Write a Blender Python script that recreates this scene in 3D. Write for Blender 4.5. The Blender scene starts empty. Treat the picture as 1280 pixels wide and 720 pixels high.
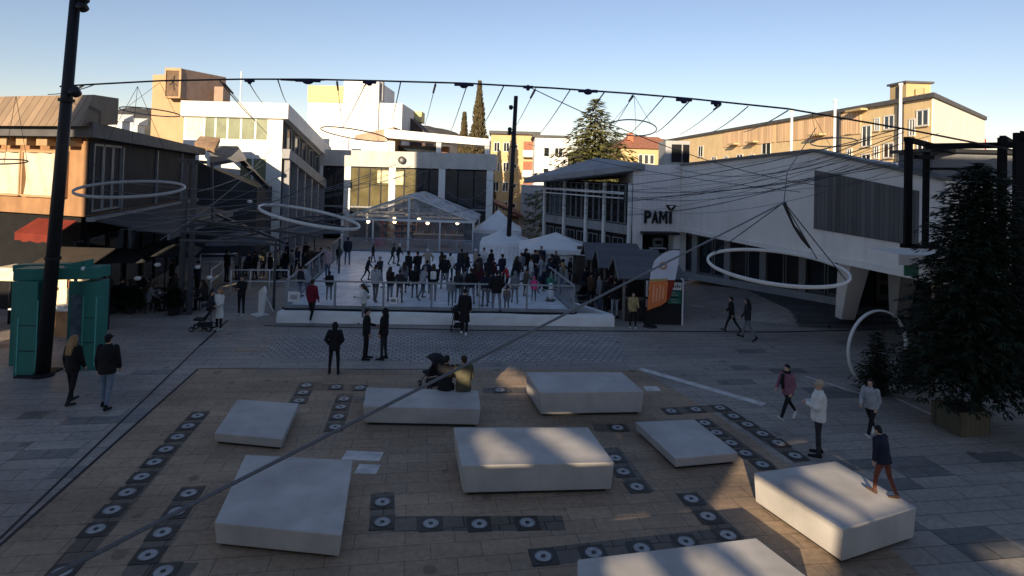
import bpy, bmesh, math, random
import numpy as np
from mathutils import Vector, Matrix
random.seed(7)
R = math.radians
sc = bpy.context.scene
COL = sc.collection

# ------------------------------------------------------------------ camera
FPX, H, PITCH, ROLL, YH = 750.0, 6.4, R(1.2), R(1.6), 217.0
YP = YH - FPX * math.tan(PITCH)
CAM = Vector((0, 0, H))
RM = Matrix.Rotation(R(90) + PITCH, 3, 'X') @ Matrix.Rotation(ROLL, 3, 'Z')
cd = bpy.data.cameras.new('camera')
cam = bpy.data.objects.new('camera', cd)
COL.objects.link(cam)
cam.matrix_world = Matrix.Translation(CAM) @ RM.to_4x4()
cd.sensor_width = 36.0
cd.lens = 36.0 * FPX / 1280
cd.shift_y = (YP - 360.0) / 1280
cd.clip_start = 0.1
cd.clip_end = 6000
sc.camera = cam

def ray(px, py):
    return RM @ Vector(((px - 640) / FPX, -(py - YP) / FPX, -1.0))
def at(px, py, Y):                       # point on the sight line at depth Y
    d = ray(px, py)
    return CAM + d * (Y / d.y)
def G(px, py, z=0.0):                    # point on the level z
    d = ray(px, py)
    return CAM + d * ((z - H) / d.z)
def XY(v):
    return (v.x, v.y)

# ------------------------------------------------------------------ tags
def tag(o, label=None, cat=None, group=None, kind=None):
    if label: o['label'] = label
    if cat: o['category'] = cat
    if group: o['group'] = group
    if kind: o['kind'] = kind
    return o
def empty(name, loc=(0, 0, 0), rz=0.0, label=None, cat=None, group=None):
    o = bpy.data.objects.new(name, None)
    o.empty_display_size = 0.2
    COL.objects.link(o)
    o.location = loc
    o.rotation_euler = (0, 0, rz)
    return tag(o, label, cat, group)
def copy_tree(o, parent=None):
    c = o.copy()
    COL.objects.link(c)
    if parent is not None:
        c.parent = parent
    for ch in list(KIDS.get(o.name, [])):
        d = copy_tree(ch, c)
        KIDS.setdefault(c.name, []).append(d)
    return c
KIDS = {}

# ------------------------------------------------------------------ materials
MATS = {}
def nodes_of(m):
    m.use_nodes = True
    nt = m.node_tree
    b = nt.nodes.get('Principled BSDF')
    return nt, b
def setin(b, k, v):
    if k in b.inputs:
        b.inputs[k].default_value = v
def mat(name, col, rough=0.7, var=0.15, scale=3.0, bump=0.0, bscale=30.0, metal=0.0, spec=0.22, streak=0.0, emit=0.0, detail=4.0):
    """plain surface with noise variation, optional vertical rain streaks and bump; coordinates are world position"""
    if name in MATS: return MATS[name]
    m = bpy.data.materials.new(name)
    nt, b = nodes_of(m)
    N, L = nt.nodes, nt.links
    setin(b, 'Roughness', rough); setin(b, 'Metallic', metal); setin(b, 'Specular IOR Level', spec)
    c = Vector(col[:3])
    b.inputs['Base Color'].default_value = (*c, 1)
    if var > 0:
        geo = N.new('ShaderNodeNewGeometry')
        nz = N.new('ShaderNodeTexNoise'); nz.inputs['Scale'].default_value = scale; nz.inputs['Detail'].default_value = detail
        L.new(geo.outputs['Position'], nz.inputs['Vector'])
        rp = N.new('ShaderNodeValToRGB')
        rp.color_ramp.elements[0].position = 0.3; rp.color_ramp.elements[1].position = 0.7
        rp.color_ramp.elements[0].color = (*(c * (1 - var)), 1)
        rp.color_ramp.elements[1].color = (*[min(1, x * (1 + var * 0.7)) for x in c], 1)
        L.new(nz.outputs['Fac'], rp.inputs['Fac'])
        out = rp.outputs['Color']
        if streak > 0:
            mp = N.new('ShaderNodeMapping'); mp.inputs['Scale'].default_value = (3.0, 3.0, 0.18)
            L.new(geo.outputs['Position'], mp.inputs['Vector'])
            n2 = N.new('ShaderNodeTexNoise'); n2.inputs['Scale'].default_value = 1.0; n2.inputs['Detail'].default_value = 5
            L.new(mp.outputs['Vector'], n2.inputs['Vector'])
            r2 = N.new('ShaderNodeValToRGB'); r2.color_ramp.elements[0].position = 0.45; r2.color_ramp.elements[1].position = 0.75
            r2.color_ramp.elements[0].color = (0, 0, 0, 1); r2.color_ramp.elements[1].color = (streak, streak, streak, 1)
            L.new(n2.outputs['Fac'], r2.inputs['Fac'])
            mx = N.new('ShaderNodeMix'); mx.data_type = 'RGBA'
            L.new(r2.outputs['Color'], mx.inputs['Factor'])
            L.new(out, mx.inputs[6]); mx.inputs[7].default_value = (*(c * 0.35), 1)
            out = mx.outputs[2]
        L.new(out, b.inputs['Base Color'])
        if bump > 0:
            n3 = N.new('ShaderNodeTexNoise'); n3.inputs['Scale'].default_value = bscale; n3.inputs['Detail'].default_value = 6
            L.new(geo.outputs['Position'], n3.inputs['Vector'])
            bp = N.new('ShaderNodeBump'); bp.inputs['Strength'].default_value = bump; bp.inputs['Distance'].default_value = 0.02
            L.new(n3.outputs['Fac'], bp.inputs['Height']); L.new(bp.outputs['Normal'], b.inputs['Normal'])
    if emit > 0:
        b.inputs['Emission Color'].default_value = (*c, 1); b.inputs['Emission Strength'].default_value = emit
    MATS[name] = m
    return m
def glassy(name, tint=(0.02, 0.025, 0.03), rough=0.06):
    """dark window glass: a mirror-like pane in front of an unlit room, slightly uneven"""
    if name in MATS: return MATS[name]
    m = mat(name, tint, rough, 0.5, 0.6, spec=0.9)
    nt = m.node_tree; b = nt.nodes['Principled BSDF']
    geo = nt.nodes.new('ShaderNodeNewGeometry')
    n3 = nt.nodes.new('ShaderNodeTexNoise'); n3.inputs['Scale'].default_value = 0.7; n3.inputs['Detail'].default_value = 1
    nt.links.new(geo.outputs['Position'], n3.inputs['Vector'])
    bp = nt.nodes.new('ShaderNodeBump'); bp.inputs['Strength'].default_value = 0.25; bp.inputs['Distance'].default_value = 0.06
    nt.links.new(n3.outputs['Fac'], bp.inputs['Height']); nt.links.new(bp.outputs['Normal'], b.inputs['Normal'])
    return m
def clear(name, tint=(0.9, 0.93, 0.95), film=0.12, gloss=0.10):
    """clear sheet: mostly transparent, a little milky, a little reflective"""
    if name in MATS: return MATS[name]
    m = bpy.data.materials.new(name); nt, b = nodes_of(m)
    N, L = nt.nodes, nt.links
    out = N['Material Output']
    tr = N.new('ShaderNodeBsdfTransparent'); tr.inputs['Color'].default_value = (*tint, 1)
    df = N.new('ShaderNodeBsdfDiffuse'); df.inputs['Color'].default_value = (0.75, 0.78, 0.8, 1)
    gl = N.new('ShaderNodeBsdfGlossy'); gl.inputs['Roughness'].default_value = 0.08
    geo = N.new('ShaderNodeNewGeometry')
    nz = N.new('ShaderNodeTexNoise'); nz.inputs['Scale'].default_value = 2.0
    L.new(geo.outputs['Position'], nz.inputs['Vector'])
    mr = N.new('ShaderNodeMapRange'); mr.inputs['From Min'].default_value = 0.3; mr.inputs['From Max'].default_value = 0.7
    mr.inputs['To Min'].default_value = film * 0.4; mr.inputs['To Max'].default_value = film * 1.6
    L.new(nz.outputs['Fac'], mr.inputs['Value'])
    m1 = N.new('ShaderNodeMixShader'); L.new(mr.outputs['Result'], m1.inputs['Fac'])
    L.new(tr.outputs[0], m1.inputs[1]); L.new(df.outputs[0], m1.inputs[2])
    m2 = N.new('ShaderNodeMixShader'); m2.inputs['Fac'].default_value = gloss
    L.new(m1.outputs[0], m2.inputs[1]); L.new(gl.outputs[0], m2.inputs[2])
    L.new(m2.outputs[0], out.inputs['Surface'])
    MATS[name] = m
    return m
def ribbed(name, col, dark, pitch, axis_dir, rough=0.6, sharp=0.35, var=0.25):
    """vertical ribs / boards along a horizontal direction"""
    if name in MATS: return MATS[name]
    m = bpy.data.materials.new(name); nt, b = nodes_of(m); N, L = nt.nodes, nt.links
    setin(b, 'Roughness', rough)
    geo = N.new('ShaderNodeNewGeometry')
    dt = N.new('ShaderNodeVectorMath'); dt.operation = 'DOT_PRODUCT'; dt.inputs[1].default_value = axis_dir
    L.new(geo.outputs['Position'], dt.inputs[0])
    ml = N.new('ShaderNodeMath'); ml.operation = 'MULTIPLY'; ml.inputs[1].default_value = 1.0 / pitch
    L.new(dt.outputs['Value'], ml.inputs[0])
    fr = N.new('ShaderNodeMath'); fr.operation = 'FRACT'; L.new(ml.outputs[0], fr.inputs[0])
    fl = N.new('ShaderNodeMath'); fl.operation = 'FLOOR'; L.new(ml.outputs[0], fl.inputs[0])
    wn = N.new('ShaderNodeTexWhiteNoise'); wn.noise_dimensions = '1D'; L.new(fl.outputs[0], wn.inputs['W'])
    rp = N.new('ShaderNodeValToRGB'); e = rp.color_ramp.elements
    e[0].position = 0.0; e[0].color = (*dark, 1); e[1].position = sharp * 0.5; e[1].color = (*col, 1)
    e2 = rp.color_ramp.elements.new(1.0 - sharp * 0.2); e2.color = (*col, 1)
    e3 = rp.color_ramp.elements.new(1.0); e3.color = (*dark, 1)
    L.new(fr.outputs[0], rp.inputs['Fac'])
    nz = N.new('ShaderNodeTexNoise'); nz.inputs['Scale'].default_value = 1.6; nz.inputs['Detail'].default_value = 6
    mp = N.new('ShaderNodeMapping'); mp.inputs['Scale'].default_value = (1.5, 1.5, 0.35)
    L.new(geo.outputs['Position'], mp.inputs['Vector']); L.new(mp.outputs[0], nz.inputs['Vector'])
    ad = N.new('ShaderNodeMath'); ad.operation = 'ADD'; L.new(nz.outputs['Fac'], ad.inputs[0]); L.new(wn.outputs['Value'], ad.inputs[1])
    mr = N.new('ShaderNodeMapRange'); mr.inputs['From Max'].default_value = 1.6; mr.inputs['From Min'].default_value = 0.3
    mr.inputs['To Min'].default_value = 1 - var; mr.inputs['To Max'].default_value = 1 + var
    L.new(ad.outputs[0], mr.inputs['Value'])
    vm = N.new('ShaderNodeVectorMath'); vm.operation = 'SCALE'
    L.new(rp.outputs['Color'], vm.inputs[0]); L.new(mr.outputs['Result'], vm.inputs['Scale'])
    L.new(vm.outputs['Vector'], b.inputs['Base Color'])
    bp = N.new('ShaderNodeBump'); bp.inputs['Strength'].default_value = 0.6; bp.inputs['Distance'].default_value = pitch * 0.25
    L.new(fr.outputs[0], bp.inputs['Height']); L.new(bp.outputs['Normal'], b.inputs['Normal'])
    MATS[name] = m
    return m
def pavers(name, c1, c2, cm, bw, bh, ang, mortar=0.006, rough=0.75, patch=None, patch_amt=0.5, pscale=(0.25, 0.9, 1), spec=0.3, bump=0.3):
    """stone paving: brick pattern in the square's own axes, each slab its own tone, worn darker and lighter areas"""
    if name in MATS: return MATS[name]
    m = bpy.data.materials.new(name); nt, b = nodes_of(m); N, L = nt.nodes, nt.links
    geo = N.new('ShaderNodeNewGeometry')
    mp = N.new('ShaderNodeMapping'); mp.inputs['Rotation'].default_value = (0, 0, ang)
    L.new(geo.outputs['Position'], mp.inputs['Vector'])
    br = N.new('ShaderNodeTexBrick')
    br.inputs['Color1'].default_value = (*c1, 1); br.inputs['Color2'].default_value = (*c2, 1); br.inputs['Mortar'].default_value = (*cm, 1)
    br.inputs['Scale'].default_value = 1.0; br.inputs['Brick Width'].default_value = bw; br.inputs['Row Height'].default_value = bh
    br.inputs['Mortar Size'].default_value = mortar; br.inputs['Mortar Smooth'].default_value = 0.3; br.inputs['Bias'].default_value = 0.0
    L.new(mp.outputs[0], br.inputs['Vector'])
    n1 = N.new('ShaderNodeTexNoise'); n1.inputs['Scale'].default_value = 0.55; n1.inputs['Detail'].default_value = 7; n1.inputs['Roughness'].default_value = 0.65
    m2 = N.new('ShaderNodeMapping'); m2.inputs['Rotation'].default_value = (0, 0, ang); m2.inputs['Scale'].default_value = pscale
    L.new(geo.outputs['Position'], m2.inputs['Vector']); L.new(m2.outputs[0], n1.inputs['Vector'])
    rp = N.new('ShaderNodeMapRange'); rp.inputs['From Min'].default_value = 0.3; rp.inputs['From Max'].default_value = 0.7
    rp.inputs['To Min'].default_value = 1 - patch_amt; rp.inputs['To Max'].default_value = 1 + patch_amt * 0.6
    L.new(n1.outputs['Fac'], rp.inputs['Value'])
    n2 = N.new('ShaderNodeTexNoise'); n2.inputs['Scale'].default_value = 9; n2.inputs['Detail'].default_value = 8
    L.new(geo.outputs['Position'], n2.inputs['Vector'])
    r2 = N.new('ShaderNodeMapRange'); r2.inputs['From Min'].default_value = 0.25; r2.inputs['From Max'].default_value = 0.75
    r2.inputs['To Min'].default_value = 0.8; r2.inputs['To Max'].default_value = 1.2
    L.new(n2.outputs['Fac'], r2.inputs['Value'])
    mu = N.new('ShaderNodeMath'); mu.operation = 'MULTIPLY'; L.new(rp.outputs[0], mu.inputs[0]); L.new(r2.outputs[0], mu.inputs[1])
    vm = N.new('ShaderNodeVectorMath'); vm.operation = 'SCALE'; L.new(br.outputs['Color'], vm.inputs[0]); L.new(mu.outputs[0], vm.inputs['Scale'])
    # old gum, drips and stains, each with its own shape
    vo = N.new('ShaderNodeTexVoronoi'); vo.inputs['Scale'].default_value = 1.3; vo.inputs['Randomness'].default_value = 1.0
    nd = N.new('ShaderNodeTexNoise'); nd.inputs['Scale'].default_value = 5.0; nd.inputs['Detail'].default_value = 3
    L.new(geo.outputs['Position'], nd.inputs['Vector'])
    mxv = N.new('ShaderNodeMix'); mxv.data_type = 'VECTOR'; mxv.inputs['Factor'].default_value = 0.12
    L.new(geo.outputs['Position'], mxv.inputs[4]); L.new(nd.outputs['Color'], mxv.inputs[5]); L.new(mxv.outputs[1], vo.inputs['Vector'])
    wv = N.new('ShaderNodeSeparateColor'); L.new(vo.outputs['Color'], wv.inputs[0])
    rs = N.new('ShaderNodeMath'); rs.operation = 'MULTIPLY'; rs.inputs[1].default_value = 0.16; L.new(wv.outputs[0], rs.inputs[0])
    sm = N.new('ShaderNodeMath'); sm.operation = 'SUBTRACT'; L.new(vo.outputs['Distance'], sm.inputs[0]); L.new(rs.outputs[0], sm.inputs[1])
    rg_ = N.new('ShaderNodeMapRange'); rg_.inputs['From Min'].default_value = -0.02; rg_.inputs['From Max'].default_value = 0.03
    rg_.inputs['To Min'].default_value = 0.62; rg_.inputs['To Max'].default_value = 1.0
    L.new(sm.outputs[0], rg_.inputs['Value'])
    v2 = N.new('ShaderNodeVectorMath'); v2.operation = 'SCALE'; L.new(vm.outputs[0], v2.inputs[0]); L.new(rg_.outputs[0], v2.inputs['Scale'])
    L.new(v2.outputs[0], b.inputs['Base Color'])
    mrr = N.new('ShaderNodeMapRange'); mrr.inputs['To Min'].default_value = rough - 0.15; mrr.inputs['To Max'].default_value = min(1, rough + 0.15)
    L.new(n1.outputs['Fac'], mrr.inputs['Value']); L.new(mrr.outputs[0], b.inputs['Roughness'])
    setin(b, 'Specular IOR Level', spec)
    bp = N.new('ShaderNodeBump'); bp.inputs['Strength'].default_value = bump; bp.inputs['Distance'].default_value = 0.012
    sb = N.new('ShaderNodeMath'); sb.operation = 'SUBTRACT'; L.new(n2.outputs['Fac'], sb.inputs[0]); L.new(br.outputs['Fac'], sb.inputs[1])
    L.new(sb.outputs[0], bp.inputs['Height']); L.new(bp.outputs['Normal'], b.inputs['Normal'])
    MATS[name] = m
    return m

# ------------------------------------------------------------------ mesh builder
class MB:
    def __init__(s): s.v = []; s.f = []; s.mi = []
    def add(s, vs, fs, mi=0):
        n = len(s.v); s.v += [tuple(v) for v in vs]
        for f in fs: s.f.append([i + n for i in f]); s.mi.append(mi)
        return s
    def box(s, c, size, rz=0.0, mi=0, M=None):
        hx, hy, hz = size[0] / 2, size[1] / 2, size[2] / 2
        vs = [Vector((x, y, z)) for x in (-hx, hx) for y in (-hy, hy) for z in (-hz, hz)]
        rot = M if M is not None else Matrix.Rotation(rz, 3, 'Z')
        c = Vector(c)
        vs = [c + rot @ v for v in vs]
        return s.add(vs, [(0, 1, 3, 2), (4, 6, 7, 5), (0, 4, 5, 1), (2, 3, 7, 6), (0, 2, 6, 4), (1, 5, 7, 3)], mi)
    def prism(s, poly, z0, z1, mi=0):
        """extrude a footprint; z0/z1 numbers or one height per corner"""
        n = len(poly)
        a0 = z0 if hasattr(z0, '__len__') else [z0] * n
        a1 = z1 if hasattr(z1, '__len__') else [z1] * n
        area = sum(poly[i][0] * poly[(i + 1) % n][1] - poly[(i + 1) % n][0] * poly[i][1] for i in range(n))
        if area < 0:
            poly = poly[::-1]; a0 = list(a0)[::-1]; a1 = list(a1)[::-1]
        vs = [(p[0], p[1], z) for p, z in zip(poly, a0)] + [(p[0], p[1], z) for p, z in zip(poly, a1)]
        fs = [tuple(range(n - 1, -1, -1)), tuple(range(n, 2 * n))] + [(i, (i + 1) % n, n + (i + 1) % n, n + i) for i in range(n)]
        return s.add(vs, fs, mi)
    def slab(s, pts, th, mi=0):
        """a flat polygon in space given thickness along its normal (downwards/backwards)"""
        pts = [Vector(p) for p in pts]
        nrm = (pts[1] - pts[0]).cross(pts[2] - pts[0]).normalized()
        n = len(pts)
        vs = pts + [p - nrm * th for p in pts]
        fs = [tuple(range(n)), tuple(range(2 * n - 1, n - 1, -1))] + [(i, n + i, n + (i + 1) % n, (i + 1) % n) for i in range(n)]
        return s.add(vs, fs, mi)
    def beam(s, p0, p1, w, h, mi=0, up=Vector((0, 0, 1))):
        p0, p1 = Vector(p0), Vector(p1)
        d = (p1 - p0); ln = d.length; d.normalize()
        if abs(d.dot(up)) > 0.99: up = Vector((0, 1, 0))
        x = d.cross(up).normalized(); z = x.cross(d).normalized()
        M = Matrix((x, d, z)).transposed()
        return s.box((p0 + p1) / 2, (w, ln, h), M=M, mi=mi)
    def tube(s, pts, r, n=8, mi=0, caps=True):
        pts = [Vector(p) for p in pts]
        rr = r if hasattr(r, '__len__') else [r] * len(pts)
        rings = []; ref = None
        base = len(s.v); vs = []; fs = []
        for i, p in enumerate(pts):
            a = pts[max(0, i - 1)]; b = pts[min(len(pts) - 1, i + 1)]
            t = (b - a).normalized()
            if ref is None:
                ref = Vector((0, 0, 1)) if abs(t.z) < 0.9 else Vector((1, 0, 0))
            x = ref - t * ref.dot(t)
            if x.length < 1e-5: x = t.orthogonal()
            x.normalize(); ref = x; y = t.cross(x)
            for k in range(n):
                an = 2 * math.pi * k / n
                vs.append(p + (x * math.cos(an) + y * math.sin(an)) * rr[i])
        for i in range(len(pts) - 1):
            for k in range(n):
                fs.append((i * n + k, i * n + (k + 1) % n, (i + 1) * n + (k + 1) % n, (i + 1) * n + k))
        if caps:
            fs.append(tuple(range(n - 1, -1, -1))); fs.append(tuple(range((len(pts) - 1) * n, len(pts) * n)))
        return s.add(vs, fs, mi)
    def ring(s, c, rad, r, M=None, n=64, k=8, mi=0, a0=0.0, a1=2 * math.pi, flat=1.0):
        """torus (or an arc of one); flat stretches the section along the axis"""
        c = Vector(c); M = M or Matrix.Identity(3)
        full = abs(a1 - a0 - 2 * math.pi) < 1e-6
        m = n if full else n + 1
        vs = []; fs = []
        for i in range(m):
            t = a0 + (a1 - a0) * i / n
            for j in range(k):
                u = 2 * math.pi * j / k
                q = rad + r * math.cos(u)
                vs.append(c + M @ Vector((q * math.cos(t), q * math.sin(t), r * flat * math.sin(u))))
        for i in range(n):
            i2 = (i + 1) % m
            for j in range(k):
                fs.append((i * k + j, i2 * k + j, i2 * k + (j + 1) % k, i * k + (j + 1) % k))
        return s.add(vs, fs, mi)
    def lathe(s, prof, c=(0, 0, 0), n=16, mi=0):
        c = Vector(c); vs = []; fs = []
        for (r, z) in prof:
            for k in range(n):
                a = 2 * math.pi * k / n
                vs.append(c + Vector((r * math.cos(a), r * math.sin(a), z)))
        for i in range(len(prof) - 1):
            for k in range(n):
                fs.append((i * n + k, i * n + (k + 1) % n, (i + 1) * n + (k + 1) % n, (i + 1) * n + k))
        fs.append(tuple(range(n - 1, -1, -1))); fs.append(tuple(range((len(prof) - 1) * n, len(prof) * n)))
        return s.add(vs, fs, mi)
    def ball(s, c, rad, nu=12, nv=8, M=None, mi=0):
        c = Vector(c); rx, ry, rz = rad if hasattr(rad, '__len__') else (rad,) * 3
        M = M or Matrix.Identity(3)
        vs = [c + M @ Vector((0, 0, -rz))]; fs = []
        for i in range(1, nv):
            t = -math.pi / 2 + math.pi * i / nv
            for k in range(nu):
                a = 2 * math.pi * k / nu
                vs.append(c + M @ Vector((rx * math.cos(t) * math.cos(a), ry * math.cos(t) * math.sin(a), rz * math.sin(t))))
        vs.append(c + M @ Vector((0, 0, rz)))
        for k in range(nu): fs.append((0, 1 + (k + 1) % nu, 1 + k))
        for i in range(nv - 2):
            for k in range(nu):
                a = 1 + i * nu
                fs.append((a + k, a + (k + 1) % nu, a + nu + (k + 1) % nu, a + nu + k))
        a = 1 + (nv - 2) * nu
        for k in range(nu): fs.append((a + k, a + (k + 1) % nu, len(vs) - 1))
        return s.add(vs, fs, mi)
    def mesh(s, name):
        me = bpy.data.meshes.new(name)
        me.from_pydata(s.v, [], s.f)
        me.polygons.foreach_set('material_index', s.mi)
        me.update()
        return me
    def build(s, name, mats, parent=None, smooth=False, bevel=0.0, label=None, cat=None, group=None, kind=None, loc=None, local=False):
        """link as ONE mesh object. World coordinates are turned into the parent's own unless local"""
        me = s.mesh(name)
        if not isinstance(mats, (list, tuple)): mats = [mats]
        for m in mats: me.materials.append(m)
        if smooth: me.polygons.foreach_set('use_smooth', [True] * len(me.polygons))
        o = bpy.data.objects.new(name, me)
        COL.objects.link(o)
        if parent is not None:
            o.parent = parent
            KIDS.setdefault(parent.name, []).append(o)
            if not local:
                chain = Matrix.Identity(4); p = parent
                while p is not None:
                    chain = p.matrix_basis @ chain if True else chain
                    p = p.parent
                me.transform(chain.inverted())
        elif loc is not None:
            me.transform(Matrix.Translation(-Vector(loc))); o.location = loc
        if bevel > 0:
            md = o.modifiers.new('bevel', 'BEVEL'); md.width = bevel; md.segments = 2; md.limit_method = 'ANGLE'
        return tag(o, label, cat, group, kind)

def sag(p0, p1, drop, n=16):
    p0, p1 = Vector(p0), Vector(p1)
    return [p0.lerp(p1, t) - Vector((0, 0, drop * 4 * t * (1 - t))) for t in [i / n for i in range(n + 1)]]
# ------------------------------------------------------------------ light
SUN_AZ, SUN_EL = R(15), R(14.5)            # direction the light travels: right of straight ahead, sinking
LDIR = Vector((math.sin(SUN_AZ) * math.cos(SUN_EL), math.cos(SUN_AZ) * math.cos(SUN_EL), -math.sin(SUN_EL)))
ld = bpy.data.lights.new('sun', 'SUN'); ld.energy = 5.0; ld.angle = R(0.35); ld.color = (1.0, 0.80, 0.55)
sun = bpy.data.objects.new('sun', ld); COL.objects.link(sun)
sun.rotation_euler = LDIR.to_track_quat('-Z', 'Y').to_euler()
sun.location = (-30, -60, 40)
w = bpy.data.worlds.new('World'); sc.world = w; w.use_nodes = True
nt = w.node_tree; bg = nt.nodes['Background']
sk = nt.nodes.new('ShaderNodeTexSky'); sk.sky_type = 'NISHITA'; sk.sun_disc = False
sk.sun_elevation = SUN_EL; sk.sun_rotation = R(180) + SUN_AZ   # sun stands behind the camera, to its left
sk.air_density = 1.25; sk.dust_density = 0.0; sk.ozone_density = 3.6; sk.altitude = 1300
tn = nt.nodes.new('ShaderNodeVectorMath'); tn.operation = 'MULTIPLY'; tn.inputs[1].default_value = (1.10, 0.82, 0.75)   # the camera's warm white balance
nt.links.new(sk.outputs[0], tn.inputs[0]); nt.links.new(tn.outputs[0], bg.inputs['Color']); bg.inputs['Strength'].default_value = 0.11
sc.view_settings.view_transform = 'Standard'; sc.view_settings.look = 'None'
sc.view_settings.gamma = 1; sc.view_settings.use_curve_mapping = False
sc.view_settings.exposure = 0.82
sc.cycles.max_bounces = 6; sc.cycles.transparent_max_bounces = 24
sc.cycles.diffuse_bounces = 4; sc.cycles.glossy_bounces = 3
sc.cycles.use_denoising = True
try: sc.cycles.denoiser = 'OPENIMAGEDENOISE'
except Exception: pass
sc.cycles.sample_clamp_indirect = 6.0
sc.cycles.caustics_reflective = False

# ------------------------------------------------------------------ ground sheets
ANG = R(9.0)                               # how far the square is turned
CX = Vector((math.cos(ANG), math.sin(ANG), 0)); CD = Vector((-math.sin(ANG), math.cos(ANG), 0))
M_GRND = pavers('grey granite paving', (0.345, 0.306, 0.268), (0.295, 0.262, 0.23), (0.14, 0.128, 0.117), 1.2, 0.45, -ANG, 0.012, 0.62, patch_amt=0.38)
M_BROWN = pavers('warm stone paving', (0.375, 0.272, 0.184), (0.315, 0.23, 0.157), (0.17, 0.13, 0.095), 0.86, 0.42, -ANG, 0.009, 0.7, patch_amt=0.45, bump=0.4)
M_SETT = pavers('small stone setts', (0.42, 0.395, 0.365), (0.33, 0.31, 0.288), (0.17, 0.16, 0.15), 0.26, 0.22, -ANG, 0.03, 0.6, patch_amt=0.35, bump=0.8)
M_DARKP = pavers('dark cast paving', (0.14, 0.112, 0.085), (0.105, 0.085, 0.065), (0.008, 0.008, 0.008), 0.42, 0.42, -ANG, 0.012, 0.5, patch_amt=0.3)
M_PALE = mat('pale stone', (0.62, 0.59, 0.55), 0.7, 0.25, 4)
M_DRAIN = mat('drain iron', (0.02, 0.02, 0.022), 0.6, 0.2)

g = MB(); S = 2500
g.add([(-S, -S, 0), (S, -S, 0), (S, S, 0), (-S, S, 0)], [(0, 1, 2, 3)])
g.build('ground', M_GRND, kind='structure')
def sheet(name, pts, m, z):
    b = MB(); vs = [(p[0], p[1], z) for p in pts]
    a = sum(vs[i][0] * vs[(i + 1) % len(vs)][1] - vs[(i + 1) % len(vs)][0] * vs[i][1] for i in range(len(vs)))
    if a < 0: vs = vs[::-1]
    b.add(vs, [tuple(range(len(vs)))])
    return b.build(name, m, kind='structure')
sheet('brown_paving', [G(248, 461), G(520, 462), G(640, 461), G(800, 463), G(880, 508), G(955, 560), G(1020, 604), G(1120, 690), G(1290, 860), G(500, 860), G(-180, 840), G(0, 682)], M_BROWN, 0.004)
sheet('cobbled_paving', [G(352, 419), G(562, 417), G(772, 419), G(785, 452), G(560, 453), G(322, 447)], M_SETT, 0.004)
# drainage slots and pale bands across the square
dr = MB()
def strip(mb, pa, pb, wd, z, zz=0):
    a, b = G(*pa), G(*pb); d = (b - a).normalized(); n = Vector((-d.y, d.x, 0)) * wd / 2
    vs = [a - n, b - n, b + n, a + n]
    mb.add([(v.x, v.y, z) for v in vs], [(0, 1, 2, 3)])
strip(dr, (285, 400), (250, 432), 0.10, 0.003); strip(dr, (250, 432), (-40, 712), 0.06, 0.003)
strip(dr, (248, 461), (-10, 691), 0.07, 0.008)
strip(dr, (600, 413), (975, 415), 0.16, 0.003); strip(dr, (250, 461), (560, 462), 0.05, 0.008)
strip(dr, (330, 407), (600, 413), 0.16, 0.003); strip(dr, (975, 415), (1140, 411), 0.16, 0.003)
dr.build('drain_channel', M_DRAIN, kind='structure')
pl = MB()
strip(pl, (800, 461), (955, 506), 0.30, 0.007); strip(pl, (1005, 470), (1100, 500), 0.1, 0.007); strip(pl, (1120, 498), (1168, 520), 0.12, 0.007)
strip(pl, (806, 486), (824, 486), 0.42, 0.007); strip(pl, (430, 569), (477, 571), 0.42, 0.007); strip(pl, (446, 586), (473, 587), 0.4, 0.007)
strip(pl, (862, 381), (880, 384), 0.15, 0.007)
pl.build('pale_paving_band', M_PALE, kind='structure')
# darker damp slabs scattered over the grey paving
M_WET = pavers('worn dark paving', (0.20, 0.195, 0.187), (0.16, 0.156, 0.15), (0.03, 0.03, 0.033), 1.2, 0.45, -ANG, 0.012, 0.45)
wt = MB(); rr = random.Random(3)
for k in range(38):
    px, py = rr.uniform(900, 1290), rr.uniform(425, 700)
    if k % 3 == 0: px, py = rr.uniform(-20, 320), rr.uniform(415, 600)
    p = G(px, py)
    i = round(p.dot(CX) / 1.2); j = round(p.dot(CD) / 0.45)
    q = CX * (i * 1.2) + CD * (j * 0.45)
    w_, h_ = 1.2 * rr.choice((0.5, 1, 1)), 0.44
    vs = [q, q + CX * w_, q + CX * w_ + CD * h_, q + CD * h_]
    wt.add([(v.x, v.y, 0.0015 + k * 0.00002) for v in vs], [(0, 1, 2, 3)])
wt.build('worn_paving', M_WET, kind='structure')

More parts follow.
